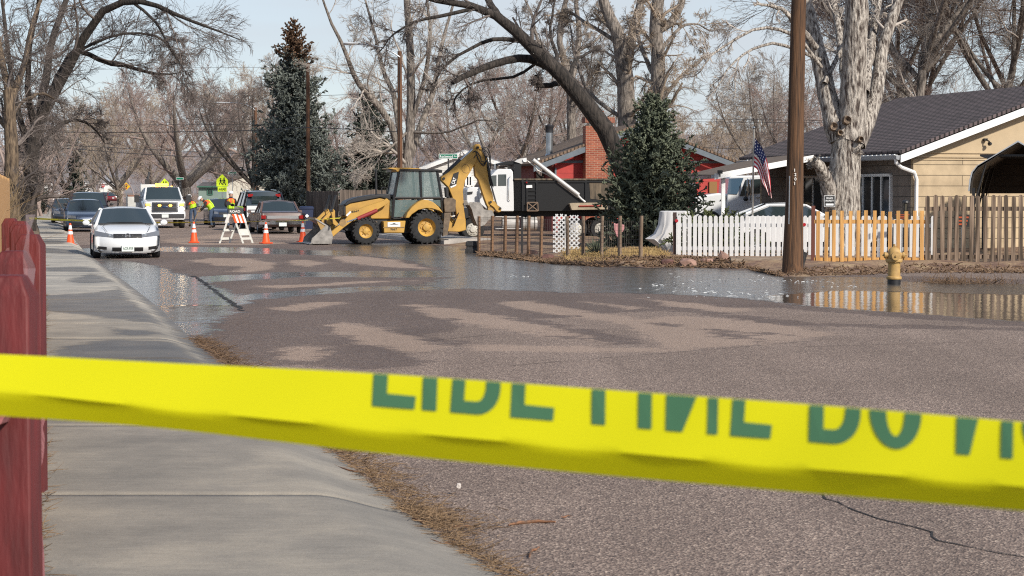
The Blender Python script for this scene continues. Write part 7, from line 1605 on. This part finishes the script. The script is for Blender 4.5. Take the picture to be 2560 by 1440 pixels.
    for x, t in ((285,.12),(285,2.05),(1180,.2),(1180,1.95),(1400,.2),(1400,1.95)):
        c = P3(x,1062,t); s = -1 if t < 1 else 1; R = 98*k; w = .28
        o = MB().lathe([(R*.6,-w/2),(R*.93,-w/2),(R,-w*.3),(R,w*.3),(R*.93,w/2),(R*.6,w/2)], (0,0,0), 30, 'Y', caps=False).build('wheel', RUB, root); o.location = c
        rm = MB(); rm.lathe([(R*.64,s*w*.46),(R*.60,s*w*.3),(R*.50,s*w*.40),(R*.30,s*w*.44),(R*.26,s*w*.60),(.001,s*w*.62)], (0,0,0), 24, 'Y', caps=False); [rm.lathe([(.02,s*w*.42),(.02,s*w*.52)], (R*.4*cos(a),0,R*.4*sin(a)), 6, 'Y') for a in np.arange(0,2*pi,pi/5)]; rm.build('rim', mat('white_rim', (.55,.53,.48), .5, var=.15, scale=5), o)
    MB().prism(q([(180,905),(240,880),(250,960),(200,980)]), .15, 2.05).build('bumper', BLKP, root)
    MB().tube([P3(488,540,.4), P3(488,500,.4)], .05, 10).build('exhaust_stack', CHROME, root)
dump_truck()

# --- white conventional truck parked under the porch on the right
def white_truck():
    d = 70; k = d/F/8.47; org = D(1680, 480, d); org.z = .1; root = thing('parked_truck', 'white long nosed truck with tall mirrors parked behind the striped flag', 'truck', org, radians(2)); Z0 = 400*0 + (CH - .1)/k + (HZ - 400)*8.47
    q = lambda pts: [(x*k, (Z0-y)*k) for x, y in pts]; P3 = lambda x, y, t: Vector((x*k, t, (Z0-y)*k)); TW = MATS['truck_white']
    MB().prism(q([(1170,740),(1210,370),(1260,335),(1880,325),(1950,370),(1990,760),(2010,1300),(1180,1300),(1170,1000)]), 0, 2.3).build('cab', TW, root, bevel=.04, seg=2)
    MB().prism(q([(480,1300),(500,800),(540,770),(1000,700),(1180,715),(1180,1300)]), .2, 2.1).build('bonnet', TW, root, bevel=.06, seg=2)
    MB().prism(q([(1190,715),(1215,390),(1515,380),(1385,725)]), -.03, -.005).build('windshield', mat('blue_glass', (.06,.11,.17), .06, spec=.8), root); MB().prism(q([(1435,755),(1560,420),(1890,400),(1880,700),(1720,708),(1560,755)]), -.03, -.005).build('side_window', AGLASS, root)
    MB().prism(q([(1030,860),(1090,790),(1150,765),(1310,755),(1270,820),(1190,850)]), .16, .2).build('headlight', mat('dark_lens', (.06,.055,.05), .15), root)
    for x in (1580, 1650): MB().tube([P3(x,395,-.25), P3(x-5,600,-.3), P3(x,860,-.2)], .02, 6).build('mirror_arm', CHROME, root); MB().box(P3(x+10,560,-.3), (.1,.05,.5)).build('mirror', CHROME, root, bevel=.02)
    MB().ball(P3(1550,820,-.2), .09).build('round_mirror', BLKP, root); MB().tube([P3(1960,990,-.04), P3(1950,700,-.06), P3(1965,680,-.04)], .02, 6).build('grab_handle', CHROME, root); MB().prism(q([(1770,790),(1910,790),(1880,805),(1790,805)]), -.02, -.005).build('door_handle', CHROME, root)
    MB().prism(q([(1870,890),(1925,890),(1930,990),(1865,990)]), -.02, -.005).build('vent', BLKP, root)
    for x, t in ((800,.2),(800,2.0),(2300,.25),(2300,2.0)): wheel(root, x*k, t, .5, .28, MATS['steel_rim'])
    MB().prism(q([(2000,1200),(2700,1200),(2700,1290),(2000,1290)]), .7, 1.6).build('chassis', BLKP, root)
white_truck()
b = D(2196, 480, 57.5); b.z = .1
generic_car('white car whose roof just shows over the pickets beside the thick pole', b, Vector((1, 0, 0)), 4.5, 1.7, 1.34, WPAINT, 'sedan')
# ------------------------------------------------------------------ people
SKIN = mat('skin', (.42,.25,.18), .6); HOOD = mat('black_hoodie', (.03,.022,.024), .9); JEANS = mat('blue_jeans', (.045,.07,.12), .9, var=.2, scale=8); BOOT = mat('boot_leather', (.05,.035,.025), .8); HELM = mat('white_helmet', (.78,.78,.77), .35); VESTO = mat('vest_orange', (.80,.12,.02), .6); VESTY = mat('vest_lime', (.45,.70,.02), .6); GLOVE = mat('tan_gloves', (.36,.24,.10), .85)
def person(label, b, rz, J, seed=1, pants=JEANS):
    """J: joint positions; one skinned body, clothing and helmet as parts"""
    root = thing('person', label, 'person', b, rz); V_ = Vector
    chains = [(['pelvis','waist','chest','neck','head','crown'], [.15,.135,.165,.065,.095,.085]), (['chest','sh_l','el_l','wr_l','hd_l'], [None,.075,.055,.04,.042]), (['chest','sh_r','el_r','wr_r','hd_r'], [None,.075,.055,.04,.042]),
              (['pelvis','hip_l','kn_l','an_l','toe_l'], [None,.105,.075,.06,.055]), (['pelvis','hip_r','kn_r','an_r','toe_r'], [None,.105,.075,.06,.055])]
    idx = {}; vs = []; rad = []; es = []
    for names, rr in chains:
        for i, (n, r) in enumerate(zip(names, rr)):
            if n not in idx: idx[n] = len(vs); vs.append(V_(J[n])); rad.append(r)
            if i: es.append((idx[names[i-1]], idx[n]))
    for s in 'lr':   # five fingers rooted in each palm
        h, w_ = V_(J['hd_'+s]), V_(J['wr_'+s]); dr = (h - w_).normalized(); sd_ = dr.cross(V_((0,0,1))); sd_ = sd_.normalized() if sd_.length > .1 else V_((1,0,0)); curl = dr.cross(sd_)
        for kf, (off, ln) in enumerate(((-.032,.055),(-.012,.07),(.008,.075),(.026,.068),(.043,.05))):
            a = h + sd_*off; p1 = a + dr*ln*(.55 if kf else .35) + sd_*(-.03 if kf == 0 else 0); p2 = p1 + (dr*.6 + curl*.5*(1 if curl.z < 0 else -1))*ln*.6
            i0 = len(vs); vs += [p1, p2]; rad += [.0095, .008]; es += [(idx['hd_'+s], i0), (i0, i0+1)]
    me = bpy.data.meshes.new('body'); me.from_pydata(vs, es, []); ob = bpy.data.objects.new('body', me); COL.objects.link(ob)
    m = ob.modifiers.new('skin', 'SKIN'); m.use_smooth_shade = True; m.branch_smoothing = .6
    sl = me.skin_vertices[0].data
    for i, r in enumerate(rad): sl[i].radius = (r, r*.82 if i < 3 else r); sl[i].use_root = (i == 0)
    ss = ob.modifiers.new('sub', 'SUBSURF'); ss.levels = ss.render_levels = 2
    dg = bpy.context.evaluated_depsgraph_get(); me2 = bpy.data.meshes.new_from_object(ob.evaluated_get(dg)); bpy.data.objects.remove(ob)
    o = bpy.data.objects.new('body', me2); COL.objects.link(o); o.parent = root
    for mm in (HOOD, SKIN, pants, BOOT, GLOVE): me2.materials.append(mm)
    nk, pv = V_(J['neck']), V_(J['pelvis']); up = (V_(J['head']) - nk).normalized()
    hands = [V_(J['hd_l']), V_(J['hd_r'])]; wr = [V_(J['wr_l']), V_(J['wr_r'])]
    knees = [(V_(J['hip_'+s]), V_(J['kn_'+s]), V_(J['an_'+s]), V_(J['toe_'+s])) for s in 'lr']
    def segd(p, a, b): t = max(0, min(1, (p-a).dot(b-a)/((b-a).length_squared+1e-9))); return (p - a - (b-a)*t).length
    for p in me2.polygons:
        c = p.center; k = 0; leg = min(min(segd(c, a, b), segd(c, b, c2)) for a, b, c2, t in knees); tor = min(segd(c, pv + (nk-pv)*.18, nk), 9); foot = min(segd(c, c2, t) for a, b, c2, t in knees)
        if leg < tor*.95: k = 2
        if foot < .11 and c.z < .14: k = 3
        if (c - nk).dot(up) > .045 and (c - V_(J['head'])).length < .2: k = 1
        if min((c - h).length for h in hands) < .10: k = 4
        p.material_index = k; p.use_smooth = True
    # helmet with brim, face features
    hd = V_(J['head']); cr_ = V_(J['crown']); ax = (cr_ - hd).normalized(); fw = V_(J['face']).normalized(); fw = (fw - ax*fw.dot(ax)).normalized(); sd_ = ax.cross(fw)
    def hp(f, s, u): return hd + fw*f + sd_*s + ax*u
    mb = MB(); rg = [[tuple(hp(r*1.12*cos(a) + .01, r*sin(a), u)) for a in np.linspace(0, 2*pi, 18, endpoint=False)] for r, u in ((.118,.055),(.124,.07),(.119,.10),(.105,.145),(.07,.18),(.01,.192))]; mb.loft(rg); mb.loft([[tuple(hp(.10 + .07*t, .085*(1-.5*t*t)*s, .058 - .012*t)) for s in np.linspace(-1, 1, 7)] for t in (0, .5, 1)], True, False); mb.build('hard_hat', HELM, root)
    fa = MB(); fa.ball(hp(.098,0,-.005), .016, 6); [fa.ball(hp(.088, s*.034, .025), .011, 5) for s in (-1, 1)]; [fa.ball(hp(0, s*.098, .0), .022, 5) for s in (-1, 1)]; fa.box(hp(.092,0,-.045), (.008,.04,.01)); fa.build('face', SKIN, root)
    # hi-vis vest following the torso
    ch, wa = V_(J['chest']), V_(J['waist']); bk = V_(J['back']).normalized(); mb = MB(); n = 20
    lv = [(pv + (wa-pv)*.1, .175, .145), (wa, .168, .14), (wa.lerp(ch, .5), .185, .15), (ch, .205, .155), (ch.lerp(nk, .45), .165, .12), (ch.lerp(nk, .72), .10, .085)]
    tax = (nk - pv).normalized(); sa = V_(J['sh_l']) - V_(J['sh_r']); sa = (sa - tax*sa.dot(tax)).normalized(); ba = tax.cross(sa)
    rg = [[tuple(c + sa*(w*abs(cos(a))**.8*(1 if cos(a) > 0 else -1)) + ba*(dp*abs(sin(a))**.8*(1 if sin(a) > 0 else -1))) for a in np.linspace(0, 2*pi, n, endpoint=False)] for c, w, dp in lv]
    for i in range(len(rg)-1): mb.m = 1 if i < 2 else 0; mb.loft([rg[i], rg[i+1]], True, True, False)
    ve = mb.build('safety_vest', [VESTO, VESTY], root, auto=80)
    st = MB()
    for s in (-1, 1):
        pts = [c + sa*(w*.48*s) + ba*(dp*1.0)*q_ for q_ in (1,) for c, w, dp in lv[:5]]; st.tube(pts, .022, 4); pts = [c + sa*(w*.48*s) - ba*(dp*1.0) for c, w, dp in lv[:5]]; st.tube(pts, .022, 4)
    st.build('vest_stripe', VESTY, ve)
    return root
# standing worker, back to us
Js = dict(pelvis=(0,0,.93), waist=(0,.0,1.1), chest=(0,.02,1.32), neck=(0,.03,1.49), head=(0,.04,1.62), crown=(0,.04,1.68), face=(0,1,0), back=(0,-1,0),
          sh_l=(-.20,.02,1.40), el_l=(-.27,.02,1.13), wr_l=(-.22,.20,1.02), hd_l=(-.18,.27,1.02), sh_r=(.20,.02,1.40), el_r=(.27,.02,1.13), wr_r=(.22,.20,1.02), hd_r=(.18,.27,1.02),
          hip_l=(-.10,0,.88), kn_l=(-.12,.03,.48), an_l=(-.13,0,.08), toe_l=(-.15,.16,.04), hip_r=(.10,0,.88), kn_r=(.12,.03,.48), an_r=(.13,0,.08), toe_r=(.15,.16,.04))
b = D(577, 480, 97); b.z = 0
person('worker in an orange vest and white helmet standing behind the folding barricade, back to us', b, radians(8), Js)
# bowed worker, facing left, bending forward over a tool
Jb = dict(pelvis=(.12,0,.90), waist=(.06,0,1.06), chest=(-.12,0,1.24), neck=(-.27,0,1.33), head=(-.38,0,1.38), crown=(-.43,0,1.42), face=(-.5,0,-.9), back=(.3,0,1),
          sh_l=(-.14,-.20,1.27), el_l=(-.22,-.24,1.0), wr_l=(-.38,-.16,.84), hd_l=(-.45,-.12,.80), sh_r=(-.14,.20,1.27), el_r=(-.24,.24,1.02), wr_r=(-.42,.10,.92), hd_r=(-.49,.06,.89),
          hip_l=(.12,-.10,.86), kn_l=(.06,-.13,.47), an_l=(.14,-.13,.08), toe_l=(-.02,-.15,.04), hip_r=(.14,.10,.86), kn_r=(.12,.13,.46), an_r=(.24,.13,.08), toe_r=(.08,.15,.04))
b = D(523, 480, 98); b.z = 0
person('worker in an orange vest and white helmet bending forward over a digging bar', b, 0, Jb, 2)
t = thing('digging_bar', 'long handled tool held by the bending worker beside the service truck', 'tool', b + Vector((-.55,0,0))); MB().tube([(-.30,-.1,.02),(.03,-.09,.83),(.20,-.02,1.2)], .018, 6).build('handle', mat('tool_wood', (.30,.2,.1), .8), t); MB().prism([(-.36,.0),(-.24,.0),(-.22,.22),(-.32,.24)], -.12, -.1).build('blade', STEELB if 'STEELB' in globals() else GALV, t)
# third worker, mostly hidden by the service truck
b = D(482, 480, 101); b.z = 0; Jc = {k: (v[0]*1.0 if k != 'face' else -1, v[1], v[2]) for k, v in Js.items()}
for k_ in ('chest','neck','head','crown','sh_l','sh_r'): Jc[k_] = (Jc[k_][0]-.06, Jc[k_][1], Jc[k_][2]-.16)
for k_ in ('el_l','el_r','wr_l','wr_r','hd_l','hd_r'): Jc[k_] = (Jc[k_][0]-.05, Jc[k_][1], Jc[k_][2]-.12)
Jc['neck'] = (-.10,.06,1.33); Jc['head'] = (-.14,.10,1.44); Jc['crown'] = (-.15,.11,1.50)
person('worker in a lime and orange vest half hidden at the side of the service truck', b, radians(30), Jc, 3)
# ------------------------------------------------------------------ litter and small ground things
rng = np.random.default_rng(77)
def litter(name, label, pts, lr, wr_, m, flat=.25, seed=1):
    """thin bent needles and leaf scraps lying at the given points"""
    r = np.random.default_rng(seed); n = len(pts); P = np.empty((n, 4, 3)); a = r.uniform(0, 2*pi, n); e = r.normal(0, flat, n); L = r.uniform(*lr, n)
    dr = np.stack([np.cos(a)*np.cos(e), np.sin(a)*np.cos(e), np.abs(np.sin(e))], -1); bend = r.normal(size=(n, 3))*.25; bend[:, 2] *= .3
    t = np.linspace(0, 1, 4)[None, :, None]; P = np.array(pts)[:, None] + dr[:, None]*L[:, None, None]*t + bend[:, None]*L[:, None, None]*t*t
    R = r.uniform(*wr_, n)[:, None]*np.array([.7,1,.9,.4])[None]; o = tube_mesh(name, [(P, R, 3)], m); o['kind'] = 'stuff'; o['label'] = label; return o
NEED = mat('dry_needles', (.38,.25,.14), .9, col2=(.06,.035,.02), scale=40, coord='Generated', lo=.3, hi=.7); LEAF = mat('dry_leaves', (.23,.145,.085), .9, col2=(.085,.05,.03), scale=14, coord='Generated', lo=.3, hi=.7)
def along(px, n, sp, side=1, z=.005, zs=.03):
    q = gp(px); L = np.cumsum([0] + [(b-a).length for a, b in zip(q[:-1], q[1:])]); s = rng.uniform(0, L[-1], n); X = np.interp(s, L, [p.x for p in q]); Y = np.interp(s, L, [p.y for p in q]); o = np.abs(rng.normal(0, sp, n))*side
    return np.stack([X + o*V.x, Y + o*V.y + rng.normal(0, .03, n), z + rng.random(n)*zs*np.exp(-np.abs(o)/sp)], -1)
litter('needle_litter', 'band of dry needles and twig scraps lying in the near gutter', np.concatenate([along([(800,1106),(900,1190),(960,1240),(1040,1302),(1110,1350)], 1500, .13), along([(1110,1350),(1210,1415),(1300,1470)], 380, .06), along([(1000,1275),(1050,1310),(1090,1330)], 380, .16)]), (.02,.12), (.0010,.0028), NEED, .22, 1)
litter('needle_litter', 'small heap of dry needles where the gutter water ends', along([(480,850),(520,880),(560,910),(620,962)], 1000, .13, z=.004, zs=.03), (.04,.16), (.0016,.004), LEAF, .25, 2)
y_ = rng.uniform(7.5, 32, 2600)**1.0; x_ = fl_(y_) + rng.normal(-.04, .04, 2600)
litter('needle_litter', 'strip of dry grass and needles between the red posts and the pavement', np.stack([x_, y_, .085 + rng.random(2600)*.03], -1), (.03,.12), (.0012,.003), NEED, .35, 3)
# dead leaves along the right verge
q = gp([(1190,640),(1250,645),(1390,662),(1500,669),(1700,670),(1880,676),(1950,690)]); 
def verge(n, spread, px, zc=.03):
    q = gp(px); L = np.cumsum([0] + [(b-a).length for a, b in zip(q[:-1], q[1:])]); s = rng.uniform(0, L[-1], n); X = np.interp(s, L, [p.x for p in q]); Y = np.interp(s, L, [p.y for p in q]) + rng.uniform(0, spread, n); return np.stack([X, Y, np.array([yz(a, b) for a, b in zip(X, Y)]) + zc*rng.random(n)], -1)
litter('leaf_litter', 'brown dead leaves lying along the foot of the wire and white fences', verge(3600, 2.2, [(1195,640),(1250,644),(1390,661),(1500,668),(1700,669),(1880,673)]), (.05,.14), (.010,.024), LEAF, .4, 4)
litter('leaf_litter', 'scattered dead leaves and grass on the soil below the cedar and weathered pickets', verge(1500, 1.8, [(1890,678),(1950,692),(2100,690),(2300,684),(2620,684)]), (.04,.12), (.006,.018), LEAF, .5, 5)
litter('dry_grass', 'short straw coloured dry grass behind the wire fence', verge(9000, 6.0, [(1420,664),(1500,668),(1700,668)], .01)[:, :] + np.array([0, 1.2, 0]), (.06,.16), (.004,.009), mat('straw_grass', (.48,.34,.15), .95, col2=(.28,.18,.075), scale=12, coord='Generated'), 1.0, 6)
litter('dry_grass', 'tufts of dry weeds at the edge of the right hand puddle', np.concatenate([np.array(G(2360,707,.01)) + np.array(rng.normal(0, 1, (220, 3)))*np.array([.25,.5,.0]), np.array(G(2470,708,.01)) + np.array(rng.normal(0, 1, (160, 3)))*np.array([.3,.5,.0])]), (.08,.22), (.003,.007), LEAF, .9, 7)
# dry vines hanging by the tan board fence
n = 170; yv = rng.uniform(22, 62, n); vp = np.stack([-yv*.2365 - .72 + rng.normal(0, .12, n), yv, rng.uniform(.1, 1.7, n)], -1)
litter('dry_vine', 'tangle of straw coloured dry vines and weeds beside the tan board fence', vp, (.3,1.1), (.003,.007), mat('vine_straw', (.27,.19,.105), .95, var=.3, scale=3), 1.1, 8)
# dark tar heap at right
# sticks and a stone on the near road
BARKR = mat('peeled_bark', (.30,.14,.07), .8, col2=(.09,.05,.03), scale=20, stretch=(1,1,1))
for lab, px, rad in (('curved reddish brown stick lying on the asphalt under the tape', [(1272,1312),(1300,1306),(1345,1303),(1388,1307)], [.004,.009,.009,.005]), ('short bent stick near the lower middle of the road', [(1322,1392),(1328,1378),(1338,1374),(1349,1368)], [.004,.006,.006,.003]),
    ('long thin twig lying over the kerb edge', [(822,1156),(860,1172),(910,1180),(965,1186)], [.003,.005,.005,.003]), ('thin dark twig by the lower kerb end', [(1076,1348),(1110,1358),(1150,1364)], [.003,.004,.002]), ('pale twig sticking out of the needle band', [(1030,1296),(1060,1306),(1100,1316),(1180,1318)], [.003,.005,.004,.002]), ('tiny dry twig right of the curved stick', [(1402,1294),(1415,1290),(1428,1289)], [.002,.004,.002])):
    q = [G(x, y, .012 if y < 1290 else .01) for x, y in px]; c = q[len(q)//2]; t = thing('twig', lab, 'twig', c); mb = MB(); P, R = resample([tuple(p - c) for p in q], rad, 10, rng, .003); mb.tube(P, list(R), 6); mb.build('stick', BARKR, t)
rock('small white pebble on the asphalt beside the needle band', 1146, 1216, .028, .02, .024, 9, mat('pale_stone', (.55,.5,.46), .8))
# foam and splashes riding on the flowing water: tiny broken lumps
pts = []; 
for x, y, n, sx_, sy_ in ((1650,714,14,.08,.2),(1282,690,5,.08,.2),(1315,692,5,.07,.2),(1810,732,34,.45,.5),(1730,724,12,.4,.6),(1880,742,22,.5,.3),(1960,703,26,.45,.35),(2010,706,10,.3,.3),(1700,690,6,.4,1.0),(1850,700,16,.7,.8),(1760,708,12,.5,.7),(1225,618,6,.2,.4),(2080,716,6,.3,.2)):
    c = G(x, y, .004); pts.append(np.array(list(c)) + rng.normal(size=(n, 3))*np.array([sx_, sy_, 0]))
pts = np.concatenate(pts); o = litter('foam', 'white foam flecks riding on the flowing water near the pole', pts, (.02,.10), (.003,.008), mat('foam_white', (.72,.74,.75), .3), .2, 11)
